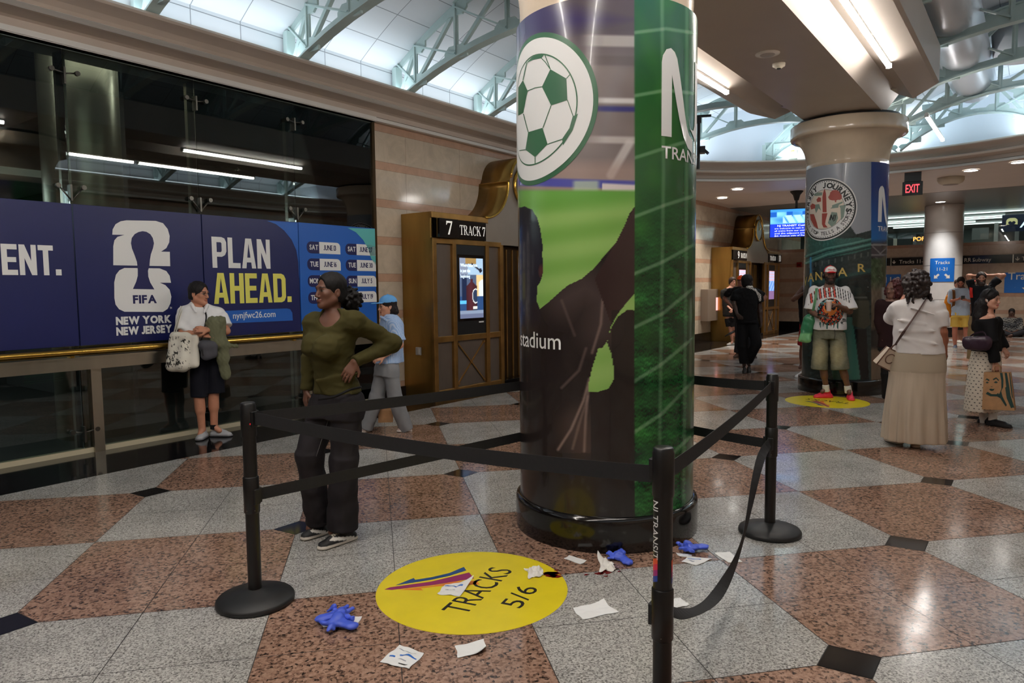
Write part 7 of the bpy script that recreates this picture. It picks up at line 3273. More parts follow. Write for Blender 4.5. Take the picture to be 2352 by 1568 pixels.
Wm.hair_cap((30, 27, 27), .010, .080, -.07, .006, .003, 110)
m = MB(Wm.X)
for x in (-.031, .031):
    c = [Wm.hp(x + .022 * math.cos(a), .094, -.004 + .015 * math.sin(a)) for a in np.linspace(0, 2 * PI, 15)]
    m.tube(c, .0016, 6)
m.tube([Wm.hp(-.010, .096, .0), Wm.hp(.010, .096, .0)], .0016, 6)
for s_ in (-1, 1):
    m.tube([Wm.hp(s_ * .053, .092, .002), Wm.hp(s_ * .078, .03, .004), Wm.hp(s_ * .080, -.01, .0)], .0018, 6)
m.build('glasses', M_blackp, Wm.t)
# tote bag on the shoulder
tt = thing('tote_bag', 'white canvas tote bag with black ink sketches, carried by the man in white', 'bag', Wm.g.tolist() + [.62], Wm.rot)
fl = Wm.field([j(130, 540), j(410, 860)], .0065, .16)
p0, p1 = j(212, 590, -.10), j(375, 600, -.20)
q0, q1 = j(190, 815, -.12), j(365, 800, -.22)
fl.cap(p0, q0, .055, .075, 0, flat=((.35, .94, 0), .8))
fl.cap(p1, q1, .030, .055, .06, flat=((.35, .94, 0), .9))
fl.cap((p0 + p1) / 2, (q0 + q1) / 2, .05, .085, .07)
fl.cap(j(215, 580, -.12), j(300, 590, -.16), .03, .03, .04)
fl.wrinkle(.008, 16, 21)
ox = np.array([j(265, 700)[0], 0, j(265, 700)[2]])


def tote_col(V):
    c = np.tile(np.array([226., 222, 208]), (len(V), 1))
    x, z = V[:, 0] - ox[0], V[:, 2] - ox[2]
    n = noise2(x * 120, z * 45, 77, 8) + .6 * noise2(x * 60, z * 160, 12, 6)
    m = (n > .55) & (x < .09) & (z < .17) & (z > -.17) & (V[:, 1] < .02)
    c[m] = (48, 46, 42)
    return srgb_a(c)


M_tote = cloth_attr('tote_canvas')
o = sdf_obj(fl, 'bag_body', M_tote, None, tote_col)
o.parent = tt
o.matrix_parent_inverse = Matrix.Translation((0, 0, -.62))
m = MB(Wm.X)
for dx_ in (0, 14):
    m.ribbon(densify([j(196 + dx_, 585, -.13), j(222 + dx_, 480, -.12), j(250 + dx_, 385, -.06), j(262 + dx_, 352, .0), j(262 + dx_, 380, .08)], 4), .03, (0.3, -.9, 0), .004)
m.build('strap', cloth('canvas_strap', (214, 210, 196)), tt)
# grey crossbody pouch
tt = thing('crossbody_pouch', 'grey crossbody pouch hanging in front of the man in white', 'bag', Wm.g.tolist() + [.8], Wm.rot)
fl = Wm.field([j(400, 600), j(545, 800)], .006, .14)
fl.cap(j(440, 660, -.25), j(500, 660, -.24), .062, .062, 0, flat=((0, 1, 0), .7))
fl.cap(j(455, 735, -.25), j(505, 725, -.24), .058, .052, .05, flat=((0, 1, 0), .7))
fl.wrinkle(.003, 26, 2)
o = sdf_obj(fl, 'pouch_body', cloth('grey_nylon', (74, 74, 80), .6), None)
o.parent = tt
o.matrix_parent_inverse = Matrix.Translation((0, 0, -.8))
m = MB(Wm.X)
m.ribbon(densify([j(405, 660, -.20), j(432, 560, -.24), j(452, 470, -.20), j(452, 410, -.135), j(420, 340, -.02)], 4), .032, (.3, -.9, 0), .004)
m.build('strap', cloth('black_strap', (22, 22, 24)), tt)
m = MB(Wm.X)
m.ribbon([j(420, 690, -.285), j(432, 740, -.285)], .014, (1, 0, 0), .004)
m.build('zip', M_blackp, tt)
m = MB(Wm.X)
m.tube([Vector(j(502, 712, -.275)) + Vector((.016 * math.cos(a), 0, .012 * math.sin(a))) for a in np.linspace(0, 2 * PI, 13)], .002, 6)
m.build('badge', M_steel, tt)
# olive jacket over the forearm
tt = thing('folded_jacket', 'olive grey jacket draped over the forearm of the man in white', 'jacket', Wm.g.tolist() + [.6], Wm.rot)
fl = Wm.field([j(450, 420), j(720, 920)], .0065, .16)
Yf = (0, 1, 0)
fl.cap(j(492, 470, -.22), j(560, 470, -.22), .040, .05, 0)
fl.cap(j(500, 480, -.25), j(545, 620, -.22), .055, .06, .04, flat=(Yf, .75))
fl.cap(j(560, 470, -.20), j(575, 620, -.18), .055, .06, .04, flat=(Yf, .75))
fl.cap(j(555, 620, -.20), j(612, 760, -.16), .065, .045, .04, flat=(Yf, .7))
fl.cap(j(570, 640, -.20), j(690, 665, -.14), .05, .032, .04, flat=(Yf, .7))
fl.cap(j(575, 740, -.18), j(612, 880, -.14), .05, .058, .04, flat=(Yf, .55))
fl.wrinkle(.016, 24, 31, (1.8, 1, .6))
o = sdf_obj(fl, 'jacket_cloth', cloth('olive_grey', (106, 108, 84), .8), None)
o.parent = tt
o.matrix_parent_inverse = Matrix.Translation((0, 0, -.6))

# ---- woman in the blue cap walking past
B = Person('woman in light blue cap and striped blue shirt walking in grey trousers', (888, 992), (620, 600), 2.3412)
j = B.j
b_secs = B.secs([(282, 640, .06, .06), (305, 648, .12, .085), (335, 655, .155, .10), (400, 655, .155, .11), (470, 640, .145, .11), (520, 632, .15, .115), (545, 632, .155, .115)], .0, math.radians(-62))
b_arms = [(j(672, 345, -.13), j(700, 450, -.17), j(612, 512, -.22), (-.95, -.1, -.25), (.2, .7, -.5), 1, .5),
          (j(618, 340, .13), j(590, 440, .16), j(600, 540, .10), (-.1, 0, -1), (.7, .2, 0), 1, .7)]
b_legs = [(j(605, 590, .07), j(575, 730, .04), j(512, 900, .05), np.array([-.95, -.2, 0])),
          (j(650, 590, -.07), j(672, 740, -.06), j(735, 905, .0), np.array([-.7, -.2, -.6]))]
B.body((j(632, 240, -.01), (-.95, -.28, -.05), .98), j(642, 300, .02), b_arms, b_legs, b_secs, (196, 142, 116), .0068, male=False, arm_r=.9, leg_r=.9, neck_r=.048)


def stripe_col(V):
    c = np.tile(np.array([146., 178, 222]), (len(V), 1))
    m = ((V[:, 0] * .5 + V[:, 1]) * 60) % 1 < .34
    c[m] = (190, 206, 232)
    return srgb_a(c)


fl = B.field([j(570, 290), j(730, 560), b_arms[0][1]], .0065, .2)
fl.stack([(z, x, y, a + .012, b + .014, w) for z, x, y, a, b, w in b_secs], 0)
for (S, E, W, *_), tt_ in zip(b_arms, (.82, .8)):
    fl.sleeve(S, E, tt_, .062, .080)
fl.cap(j(690, 400, .0), j(700, 535, .05), .05, .05, .05)
fl.cut(j(640, 548), (0, 0, -1))
fl.wrinkle(.006, 22, 15)
fl.cap(j(598, 298, -.04), j(625, 318, -.11), .016, .010, .01)
B.part(fl, 'shirt', cloth_attr('blue_stripe'), stripe_col)
fl = B.field([j(480, 490), j(760, 930)], .0068, .2)
fl.stack(B.secs([(500, 630, .135, .105), (550, 630, .155, .12), (610, 628, .16, .13)], 0, math.radians(-62)), 0)
for (hh, kk, aa, dd) in b_legs:
    fl.cap(hh, kk, .088, .085, .04)
    fl.rod(kk + (kk - aa) * .05, aa, .086, .082, .03)
fl.wrinkle(.006, 20, 25, (1, 1, .8))
B.part(fl, 'trousers', cloth('grey_linen', (128, 130, 134), .8))
B.shoe(j(530, 925, .06) * [1, 1, 0], j(470, 935, .0) * [1, 1, 0], (206, 196, 190), (220, 214, 206), .042, .08)
B.shoe(j(756, 915, .0), j(690, 935, -.03) * [1, 1, 0], (206, 176, 170), (226, 220, 212), .042, .08)


def bx(fl, E):
    E((0, -.045, -.045), (.080, .075, .07), .02)
    E((0, -.06, -.075), (.078, .07, .045), .02)


B.hair_cap((30, 22, 22), .010, .045, -.125, .006, .003, 100, extra=bx)


def ball_cap(P, col, peak, h=0.006, tilt=0.0, panel=None, back=False, name='cap'):
    fl = P.field([P.hp(0, .2, .15), P.hp(0, -.13, .0)], h, .08)
    fl.ell(P.hp(0, -.012, .046), np.array((.086, .108, .086)) * P.s, P.R, 0)
    fl.cut(P.hp(0, 0, .040), -unit(P.R[2] + P.R[1] * tilt))
    sg = -1 if back else 1
    fl.ell(P.hp(0, sg * .115, .040), np.array((.066, .085, .008)) * P.s, P.R, .008)
    fl.ell(P.hp(0, -.012, .132), np.array((.010,) * 3) * P.s, P.R, .004)
    cc, pc = np.array(col, float), np.array(peak, float)

    def colr(V):
        L = ((V - P.H) / P.s) @ P.R.T
        c = np.tile(cc, (len(V), 1))
        m = (sg * L[:, 1] > .088) & (L[:, 2] < .056)
        c[m] = pc
        if panel is not None:
            m2 = (L[:, 1] > .03) & ~m
            c[m2] = panel
        return srgb_a(c)
    return P.part(fl, name, cloth_attr('cap_' + name + str(int(col[0])) + str(int(peak[2]))), colr)


ball_cap(B, (104, 168, 228), (104, 168, 228))
m = MB(B.X)
for x in (-.031, .031):
    m.tube([B.hp(x + .022 * math.cos(a), .094, -.004 + .015 * math.sin(a)) for a in np.linspace(0, 2 * PI, 13)], .0014, 5)
m.build('glasses', M_blackp, B.t)
tt = thing('paper_bag', 'brown paper bag carried low by the woman in the blue cap', 'bag', (B.X @ Vector((0, 0, .12)))[:], B.rot)
m = MB(B.X)
c = j(622, 830, .14)
V = []
for k_, (y_, a_, b_) in enumerate(((862, .085, .05), (800, .088, .045), (782, .08, .02))):
    q = j(622, y_, .14)
    V += [(q[0] - a_, q[1] - b_, q[2]), (q[0] + a_, q[1] - b_, q[2]), (q[0] + a_, q[1] + b_, q[2]), (q[0] - a_, q[1] + b_, q[2])]
F = [(3, 2, 1, 0), (8, 9, 10, 11)] + [(4 * k_ + i, 4 * k_ + (i + 1) % 4, 4 * k_ + 4 + (i + 1) % 4, 4 * k_ + 4 + i) for k_ in range(2) for i in range(4)]
m.add(V, F)
M_kraft = mat('kraft_paper', srgb(170, 128, 88), .7, var=.1, vscale=20, bump=.002, bscale=30)
m.build('bag_body', M_kraft, tt)
m = MB(B.X)
m.tube(densify([j(600, 782, .14), j(600, 755, .13), j(612, 742, .12), j(630, 755, .13), j(636, 782, .14)], 4), .004, 6)
m.build('handle', M_kraft, tt)

# ---- man in the red and white cap against the facade column
RC_ = Person('man in red and white cap, graphic white tee and denim shorts at the facade column', (1903, 914), (1780, 560), 3.92)
j = RC_.j
r_secs = RC_.secs([(368, 488, .06, .06), (392, 488, .13, .085), (420, 488, .20, .105), (480, 488, .215, .125), (580, 484, .215, .135), (690, 482, .215, .135), (768, 480, .218, .138)], .0, -.05)
r_arms = [(j(352, 420, .0), j(322, 600, -.02), j(392, 655, -.24), (.85, -.45, .1), (.1, .1, 1), 1, .5),
          (j(630, 420, .0), j(672, 605, -.05), j(560, 552, -.27), (-.9, -.12, .18), (.1, .3, -.9), 1, .3)]
r_legs = [(j(415, 800, .0), j(430, 1090, -.02), j(462, 1300, .02), np.array([-.75, -.6, 0])),
          (j(560, 800, .0), j(600, 1090, -.02), j(662, 1310, .0), np.array([.12, -.98, 0]))]
RC_.body((j(498, 278, -.03), (.14, -.98, -.06), 1.0), j(490, 385, .02), r_arms, r_legs, r_secs, (108, 74, 58), .007, beard=(26, 18, 16), lip=(96, 58, 54), brow=(20, 14, 12), neck_r=.058, arm_r=1.1)
ox_, oz_ = j(498, 590)[0], j(498, 590)[2]


def tee_art(V):
    c = np.tile(np.array([226., 224, 224]), (len(V), 1))
    x, z = (V[:, 0] - ox_) / 1.38, (V[:, 2] - oz_) / 1.38
    fr = V[:, 1] < -.04
    n1 = noise2(x * 70, z * 70, 51, 8)
    n2 = noise2(x * 90, z * 80, 55, 8)
    body = ((x / .125) ** 2 + ((z + .02) / .14) ** 2 < 1)
    m = fr & body
    pal = np.array([(232, 120, 60), (120, 190, 190), (40, 34, 36), (226, 90, 60), (190, 210, 170)], float)
    idx = (np.floor((n1 + 1.5) * 1.7).astype(int) % 5)
    c[m] = pal[idx[m]]
    m2 = m & (np.abs(n2) < .16)
    c[m2] = (26, 22, 24)
    # lettering arch
    top = fr & (np.abs(z - .185 + (x / .16) ** 2 * .05) < .055) & (np.abs(x + .01) < .20)
    st = ((x * 22 + z * 3) % 1)
    c[top & (st < .62)] = (28, 26, 30)
    c[top & (st > .16) & (st < .46)] = (222, 96, 84)
    c[top & (x > .05) & (st > .16) & (st < .46)] = (220, 220, 220)
    face = fr & ((x / .062) ** 2 + ((z - .015) / .075) ** 2 < 1)
    c[face] = (232, 140, 70)
    for s_ in (-1, 1):
        c[fr & (((x - s_ * .03) / .022) ** 2 + ((z - .03) / .036) ** 2 < 1)] = (30, 26, 26)
    dr = fr & (z < -.13) & (z > -.13 - .07 * np.abs(np.sin(x * 60))) & (np.abs(x) < .12) & ((x * 30) % 1 < .4)
    c[dr] = (40, 96, 90)
    c[fr & (((x - .13) / .03) ** 2 + ((z + .12) / .03) ** 2 < 1) & (np.abs(n2) < .3)] = (40, 40, 44)
    return srgb_a(c)


fl = RC_.field([j(285, 360), j(710, 790)], .0065, .25)
fl.stack([(z, x, y, a + .014, b + .016, w) for z, x, y, a, b, w in r_secs], 0)
for (S, E, W, *_), tt_ in zip(r_arms, (.96, .93)):
    fl.sleeve(S, E, tt_, .082, .108)
fl.ell(j(488, 372, -.06), (.080, .10, .035), None, .01, 's')
fl.wrinkle(.008, 17, 41)
RC_.part(fl, 'graphic_tee', cloth_attr('graphic_tee'), tee_art)


def den_col(V):
    c = np.tile(np.array([112., 112, 96]), (len(V), 1))
    z = V[:, 2]
    for x0, y0 in ((400, 980), (565, 980)):
        q = j(x0, y0)
        d = ((V[:, 0] - q[0]) / .13) ** 2 + ((z - q[2]) / .24) ** 2
        k = .8 * np.clip(1.0 - d, 0, 1)[:, None] * (V[:, 1] < .02)[:, None]
        c = c * (1 - k) + np.array([176., 166, 130]) * k
    c += noise2(V[:, 0] * 150, z * 150, 61, 6)[:, None] * 8
    return srgb_a(np.clip(c, 0, 255))


fl = RC_.field([j(320, 740), j(680, 1140)], .007, .2)
fl.stack(RC_.secs([(745, 478, .195, .13), (800, 480, .205, .14), (850, 488, .205, .135)], 0), 0)
fl.rod(j(416, 800, .0), j(398, 1128, -.01), .110, .112, .012)
fl.rod(j(560, 800, .0), j(588, 1128, -.01), .110, .122, .012)
fl.wrinkle(.007, 18, 43)
RC_.part(fl, 'denim_shorts', cloth_attr('washed_denim'), den_col)
for (hh, kk, aa, dd) in r_legs:
    fl = RC_.field([aa], .006, .12)
    fl.rod(aa + [0, 0, -.05], aa + (kk - aa) * .16, .050, .047, 0)
    RC_.part(fl, 'sock', cloth('white_sock', (222, 220, 214)))
accr = RC_.lace_acc((214, 60, 90))
RC_.shoe(j(515, 1345, .06) * [1, 1, 0], j(352, 1388, -.04) * [1, 1, 0], (226, 44, 66), (226, 56, 64), .052, .105, accr)
RC_.shoe(j(672, 1345, .08) * [1, 1, 0], j(690, 1420, -.16) * [1, 1, 0], (222, 44, 72), (226, 56, 64), .052, .105, accr)
ball_cap(RC_, (196, 30, 36), (206, 24, 34), panel=(236, 232, 226))
m = MB(RC_.X)
tv = text2d('Hustle', .026, .004, .9, 'CENTER', shear=.3)
W_ = [RC_.hp(-x, .104 - (x / .06) ** 2 * .02 - max(y, 0) * .9 + .006, .066 + y) for x, y, _ in tv[0]]
W_ = [RC_.hp(-v[0], math.sqrt(max(0, 1 - (v[0] / .088) ** 2 - ((.066 + v[1] - .046) / .089) ** 2)) * .112 - .012, .066 + v[1]) for v in tv[0]]
m.add(W_, tv[1])
m.build('cap_lettering', mat('red_embroidery', srgb(200, 40, 44), .7), RC_.t)
m = MB(RC_.X)
for s_ in (-1, 1):
    m.sphere(RC_.hp(s_ * .092, -.008, -.012), (.022, .036, .042), 14, 10)
m.tube([RC_.hp(.092 * math.cos(a), -.02, .03 + .092 * math.sin(a)) for a in np.linspace(-.1, PI + .1, 15)], .008, 8)
m.build('headphones', M_blackp, RC_.t)
m = MB(RC_.X)
m.tube([j(490 + 46 * math.cos(a), 392 - 40 * math.sin(a), -.10 - .04 * max(0, -math.sin(a))) for a in np.linspace(PI, 2 * PI, 13)], .004, 6)
m.build('necklace', M_steel, RC_.t)
m = MB(RC_.X)
m.tube([j(536, 770, -.16), j(540, 820, -.165), j(532, 868, -.16)], .004, 6)
m.build('drawstring', M_blackp, RC_.t)
tt = thing('coffee_cup', 'pale paper cup held by the man in the red and white cap', 'cup', (RC_.X @ Vector(j(484, 605, -.33)))[:], RC_.rot)
m = MB(RC_.X)
c = j(484, 605, -.33)
m.lathe([(.030, c[2]), (.040, c[2] + .135)], (c[0], c[1], 0), 20)
m.build('cup_body', mat('pale_cup', srgb(216, 190, 176), .5), tt)
m = MB(RC_.X)
m.lathe([(.043, c[2] + .135), (.043, c[2] + .145), (.036, c[2] + .155)], (c[0], c[1], 0), 20)
m.build('lid', M_white, tt)
tt = thing('mobile_phone', 'dark phone in the hand of the man in the red and white cap', 'phone', (RC_.X @ Vector(j(420, 650, -.3)))[:], RC_.rot)
m = MB(RC_.X @ Matrix.Translation(j(432, 650, -.33)) @ Matrix.Rotation(.35, 4, 'Y') @ Matrix.Rotation(-.4, 4, 'X'))
m.box(-.075, .075, -.037, .037, -.004, .004)
m.build('phone_body', M_black_gloss, tt, .002)
tt = thing('shoulder_bag', 'shiny green bag slung on the shoulder of the man in the red and white cap', 'bag', (RC_.X @ Vector((0, 0, .5)))[:], RC_.rot)
fl = RC_.field([j(215, 610), j(370, 895)], .0065, .14)
_sl = math.sin(.16), math.cos(.16)
fl.box(j(288, 775, -.05), (.088, .060, .185), [[_sl[1], 0, -_sl[0]], [0, 1, 0], [_sl[0], 0, _sl[1]]], .045, 0)
fl.cap(j(310, 660, -.05), j(340, 640, -.06), .05, .035, .05)
fl.wrinkle(.012, 26, 47, (1.5, 1, .8))
zz_ = j(280, 790)[2]


def gb_col(V):
    k = np.clip((zz_ - V[:, 2]) / .03, 0, 1)[:, None]
    return srgb_a(np.array([52., 122, 84]) * (1 - k) + np.array([126., 190, 132]) * k)


o = sdf_obj(fl, 'bag_body', mat('green_satin', (.2, .5, .3), .28, attr='Col', bump=.002, bscale=40), None, gb_col)
o.parent = tt
o.matrix_parent_inverse = Matrix.Translation((0, 0, -.5))
m = MB(RC_.X)
m.ribbon(densify([j(330, 655, -.08), j(352, 560, -.16), j(368, 470, -.155), j(374, 410, -.10), j(372, 392, .0)], 4), .035, (.9, -.2, 0), .005)
m.build('strap', mat('green_strap', srgb(84, 140, 98), .4), tt)

# ---- woman in the white tee and long beige skirt, seen from behind
K = Person('woman seen from behind in white tee and long pleated beige skirt, with a crossbody handbag', (2090, 1022), (2000, 560), 3.2)
j = K.j
k_secs = K.secs([(392, 330, .065, .065), (420, 335, .13, .085), (455, 338, .195, .11), (540, 342, .205, .135), (640, 345, .205, .15), (720, 348, .215, .155), (800, 350, .228, .165)], .0, .12)
k_arms = [(j(205, 470, -.02), j(158, 548, .12), j(262, 380, .26), (.5, .1, .85), (-.3, .9, 0), -1, .5),
          (j(488, 470, .0), j(525, 650, -.02), j(538, 830, .06), (.05, .15, -1), (-.9, .3, 0), -1, .5)]
k_legs = [(j(290, 850, .0), j(285, 1150, .0), j(190, 1425, .0), np.array([-.5, .6, 0])),
          (j(400, 850, .0), j(395, 1150, .0), j(335, 1465, -.02), np.array([.0, .9, 0]))]
K.body((j(325, 305, .03), (-.35, .93, -.02), 1.02), j(330, 405, .0), k_arms, k_legs, k_secs, (150, 92, 66), .0068, male=False, arm_r=1.18, neck_r=.055)
fl = K.field([j(120, 390), j(560, 810), k_arms[0][1]], .0065, .25)
fl.stack([(z, x, y, a + .012, b + .012, w) for z, x, y, a, b, w in k_secs], 0)
for (S, E, W, *_), tt_, rr in zip(k_arms, (1.02, .80), (.078, .076)):
    fl.sleeve(S, E, tt_, .080, rr)
fl.cap(k_arms[0][1], k_arms[0][1] + (k_arms[0][2] - k_arms[0][1]) * .3, .066, .06, .04)
fl.wrinkle(.007, 18, 71, (.7, 1, 1.6))
for i, (x0, y0, x1, y1) in enumerate(((200, 560, 400, 590), (210, 640, 480, 640), (230, 690, 500, 740), (260, 700, 420, 790), (300, 470, 470, 520))):
    fl.cap(j(x0, y0, -.15), j(x1, y1, -.14), .010, .006, .025)
K.part(fl, 'tee', cloth('white_tee', (224, 218, 216), .8, .0008, 300, .03))
fl = K.field([j(100, 740), j(545, 1450)], .0075, .25)


def sk_fold(th, t):
    return (0.05 * np.sin(th * 17 + 1.2 * np.sin(th * 3) + t * 1.5) + .03 * np.sin(th * 7 + 2 * t)) * np.clip((.66 - t) * 2.2, 0, 1)


fl.stack(K.secs([(745, 350, .215, .16), (800, 348, .238, .172), (870, 345, .252, .18), (935, 340, .258, .185), (950, 338, .250, .18), (1100, 330, .262, .20), (1300, 322, .275, .22), (1440, 318, .285, .235)], 0, .1), 0, fold=sk_fold)
fl.cap(j(345, 930, 0) + [-.25, 0, 0], j(345, 930, 0) + [.24, 0, 0], .004, .004, 0)
zy = j(340, 932)[2]


def sk_col(V):
    k = (V[:, 2] > zy)[:, None]
    n = noise2(np.arctan2(V[:, 1], V[:, 0]) * 14, V[:, 2] * 3, 5, 6)[:, None] * 6
    return srgb_a(np.where(k, np.array([176., 162, 142]), np.array([194., 178, 158]) + n))


K.part(fl, 'skirt', cloth_attr('beige_pleats'), sk_col)
K.shoe(j(222, 1440, -.02) * [1, 1, 0], j(118, 1440, .12) * [1, 1, 0], (206, 186, 164), (214, 198, 176), .045, .075)
K.shoe(j(330, 1508, -.12) * [1, 1, 0], j(322, 1450, .10) * [1, 1, 0], (190, 164, 138), (206, 186, 160), .045, .085)
fl = K.curls(K.hp(0, -.035, .005), (.118, .128, .150), (34, 22, 20), 170, .020, 3)
rng = np.random.RandomState(8)
for i in range(14):
    a = rng.rand() * PI * 1.3 - .3
    p = K.hp(.10 * math.cos(a) * (1 if i % 2 else -1), -.06 - .06 * rng.rand(), -.09)
    for k_ in range(4):
        q = p + np.array([.012 * math.sin(k_ * 2.1 + i), .012 * math.cos(k_ * 2.1 + i), -.022])
        fl.cap(p, q, .012, .010, .004)
        p = q
fl.ell(K.hp(0, .11, -.045), np.array((.07, .09, .09)), K.R, .01, 's')
K.part(fl, 'hair', mat('dark_curls', srgb(38, 24, 22), .45, var=.35, vscale=40, bump=.003, bscale=120))
m = MB(K.X)
m.tube([K.hp(-.085 + .0, .0 + .018 * math.cos(a), -.07 + .022 * math.sin(a)) for a in np.linspace(0, 2 * PI, 15)], .003, 6)
m.build('hoop_earring', M_brass_bright, K.t)
tt = thing('handbag', 'cream and brown structured handbag on the hip of the woman in the beige skirt', 'bag', (K.X @ Vector((0, 0, .75)))[:], K.rot)
M_cr = mat('cream_leather', srgb(206, 188, 168), .45, var=.04, vscale=20)
M_tan = mat('brown_leather', srgb(98, 64, 46), .45)
XB = K.X @ Matrix.Translation(j(122, 838, -.08)) @ Matrix.Rotation(.55, 4, 'Y') @ Matrix.Rotation(.55, 4, 'Z')
m = MB(XB)
m.add([(-.085, -.05, -.10), (.085, -.05, -.10), (.085, .05, -.10), (-.085, .05, -.10), (-.065, -.03, .10), (.065, -.03, .10), (.065, .03, .10), (-.065, .03, .10)], [(3, 2, 1, 0), (4, 5, 6, 7), (0, 1, 5, 4), (1, 2, 6, 5), (2, 3, 7, 6), (3, 0, 4, 7)])
m.build('bag_body', M_cr, tt, .008)
m = MB(XB)
for s_ in (-1, 1):
    for y0, y1 in ((-.05, -.03), (.05, .03)):
        m.tube([(s_ * .085, y0, -.10), (s_ * .065, y1, .10)], .006, 6)
m.tube([(-.085, -.05, -.10), (.085, -.05, -.10)], .006, 6)
m.tube([(-.065, -.03, .10), (.065, -.03, .10)], .006, 6)
m.build('edge_binding', M_tan, tt)
m = MB(XB)
m.tube(densify([(-.045, -.02, .10), (-.04, -.025, .15), (0, -.025, .17), (.04, -.025, .15), (.045, -.02, .10)], 4), .007, 8)
m.build('handle', M_tan, tt)
m = MB(XB)
m.tube([(.045 * math.cos(a), -.048, .01 + .05 * math.sin(a)) for a in np.linspace(0, 2 * PI, 17)], .005, 6)
m.build('front_ring', M_tan, tt)
m = MB(K.X)
m.ribbon(densify([j(180, 742, -.13), j(240, 650, -.185), j(310, 550, -.18), j(370, 460, -.145), j(405, 405, -.075), j(415, 392, .02)], 4), .026, (.6, -.2, .8), .005)
m.build('strap', mat('dark_brown_leather', srgb(74, 50, 44), .5), tt)
tt = thing('mobile_phone', 'dark phone held low in the hand of the woman in the beige skirt', 'phone', (K.X @ Vector(j(546, 880, .08)))[:], K.rot)
m = MB(K.X @ Matrix.Translation(j(548, 868, .10)) @ Matrix.Rotation(.25, 4, 'Y'))
m.box(-.005, .005, -.036, .036, -.07, .07)
m.build('phone_body', M_black_gloss, tt, .002)
# ================================================================ people further down the hall
def loc_thing(P, name, label, cat, at):
    return thing(name, label, cat, (P.X @ Vector(at))[:], P.rot)


def free_sdf(P, fl, name, m, tt, colr=None):
    """cloth or bag modelled in the person's frame but owned by another thing"""
    o = sdf_obj(fl, name, m, None, colr)
    o.parent = tt
    o.matrix_parent_inverse = PMAT[tt.name].inverted() @ P.X
    PMAT[o.name] = PMAT[tt.name]
    return o


# ---- young woman in black with the paper bag
Q = Person('young woman in profile with long black hair, black off-shoulder top and dotted skirt', (2288, 976), (2140, 560), 3.563)
j = Q.j
qy = math.radians(62)
q_secs = Q.secs([(572, 470, .055, .055), (600, 466, .13, .085), (625, 466, .155, .10), (700, 464, .14, .115), (780, 455, .125, .105), (840, 450, .15, .115), (880, 448, .165, .125)], 0, qy)
q_arms = [(j(486, 600, -.12), j(492, 800, -.16), j(520, 975, -.16), (.1, -.1, -1), (-.2, .9, 0), 1, .9),
          (j(470, 600, .13), j(548, 740, .16), j(585, 850, .10), (.5, -.3, -.8), (-.6, .5, 0), -1, .6)]
q_legs = [(j(450, 900, -.07), j(450, 1150, -.07), j(500, 1440, -.05), np.array([.95, -.2, 0])), (j(440, 900, .07), j(430, 1150, .07), j(425, 1425, .07), np.array([.9, -.2, 0]))]
Q.body((j(482, 452, -.01), (.90, -.42, -.06), .93), j(468, 565, .0), q_arms, q_legs, q_secs, (206, 152, 128), .0066, lip=(170, 92, 88), brow=(36, 26, 24), male=False, arm_r=.85, leg_r=.85, neck_r=.045)
M_bk = cloth('black_jersey', (20, 19, 21), .8)
fl = Q.field([j(330, 590), j(600, 880), q_arms[0][2], q_arms[1][2]], .0065, .2)
fl.stack([(z, x, y, a + .012, b + .012, w) for z, x, y, a, b, w in q_secs], 0)
for (S, E, W, *_) in q_arms:
    fl.rod(S + (E - S) * .05, E, .062, .060, .04)
    fl.rod(E + (E - W) * .05, W + (E - W) * .02, .060, .058, .03)
fl.cut(j(470, 606, 0), (-.15, 0, 1))
fl.cap(j(380, 800, .02), j(440, 830, .05), .07, .07, .05)
fl.wrinkle(.008, 20, 91)
Q.part(fl, 'top', M_bk)
m = MB(Q.X)
m.ribbon(densify([j(440, 620, .02), j(448, 575, -.03), j(462, 562, -.05)], 4), .012, (.6, -.6, .2), .003)
m.build('strap', M_bk, Q.t)


def dot_col(V):
    th = np.arctan2(V[:, 1], V[:, 0]) * .17
    u, v = th / .030, V[:, 2] / .036
    u = u + .5 * (np.floor(v) % 2)
    d = (u - np.floor(u) - .5) ** 2 * .030 ** 2 + (v - np.floor(v) - .5) ** 2 * .036 ** 2
    c = np.where((d < .0052 ** 2)[:, None], np.array([34., 30, 30]), np.array([216., 206, 190]))
    return srgb_a(c)


fl = Q.field([j(330, 830), j(560, 1380)], .005, .2)
fl.stack(Q.secs([(835, 450, .145, .115), (880, 447, .165, .13), (960, 440, .172, .145), (1150, 425, .18, .16), (1362, 412, .19, .17)], 0, qy), 0, fold=lambda th, t: .02 * np.sin(th * 9) * (1 - t))
Q.part(fl, 'skirt', cloth_attr('dotted_skirt'), dot_col)
M_sock = cloth('white_sock', (222, 220, 214))
for (hh, kk, aa, dd) in q_legs:
    fl = Q.field([aa], .006, .2)
    fl.rod(aa + [0, 0, -.06], aa + [-.0, 0, .10], .044, .046, 0)
    Q.part(fl, 'sock', M_sock)
Q.shoe(j(445, 1488, -.04) * [1, 1, 0], j(662, 1500, -.14) * [1, 1, 0], (18, 18, 20), (20, 20, 22), .044, .075)
Q.shoe(j(380, 1470, .09) * [1, 1, 0], j(560, 1480, .02) * [1, 1, 0], (18, 18, 20), (20, 20, 22), .044, .075)


def qx(fl, E):
    E((0, -.06, -.06), (.085, .075, .10), .03)
    fl.cap(Q.hp(.02, -.085, -.08), j(400, 600, .0), .075, .08, .03)
    fl.cap(j(400, 600, .0), j(365, 680, .0), .075, .055, .03)
    fl.cap(j(370, 650, -.04), j(350, 700, -.02), .04, .02, .02)


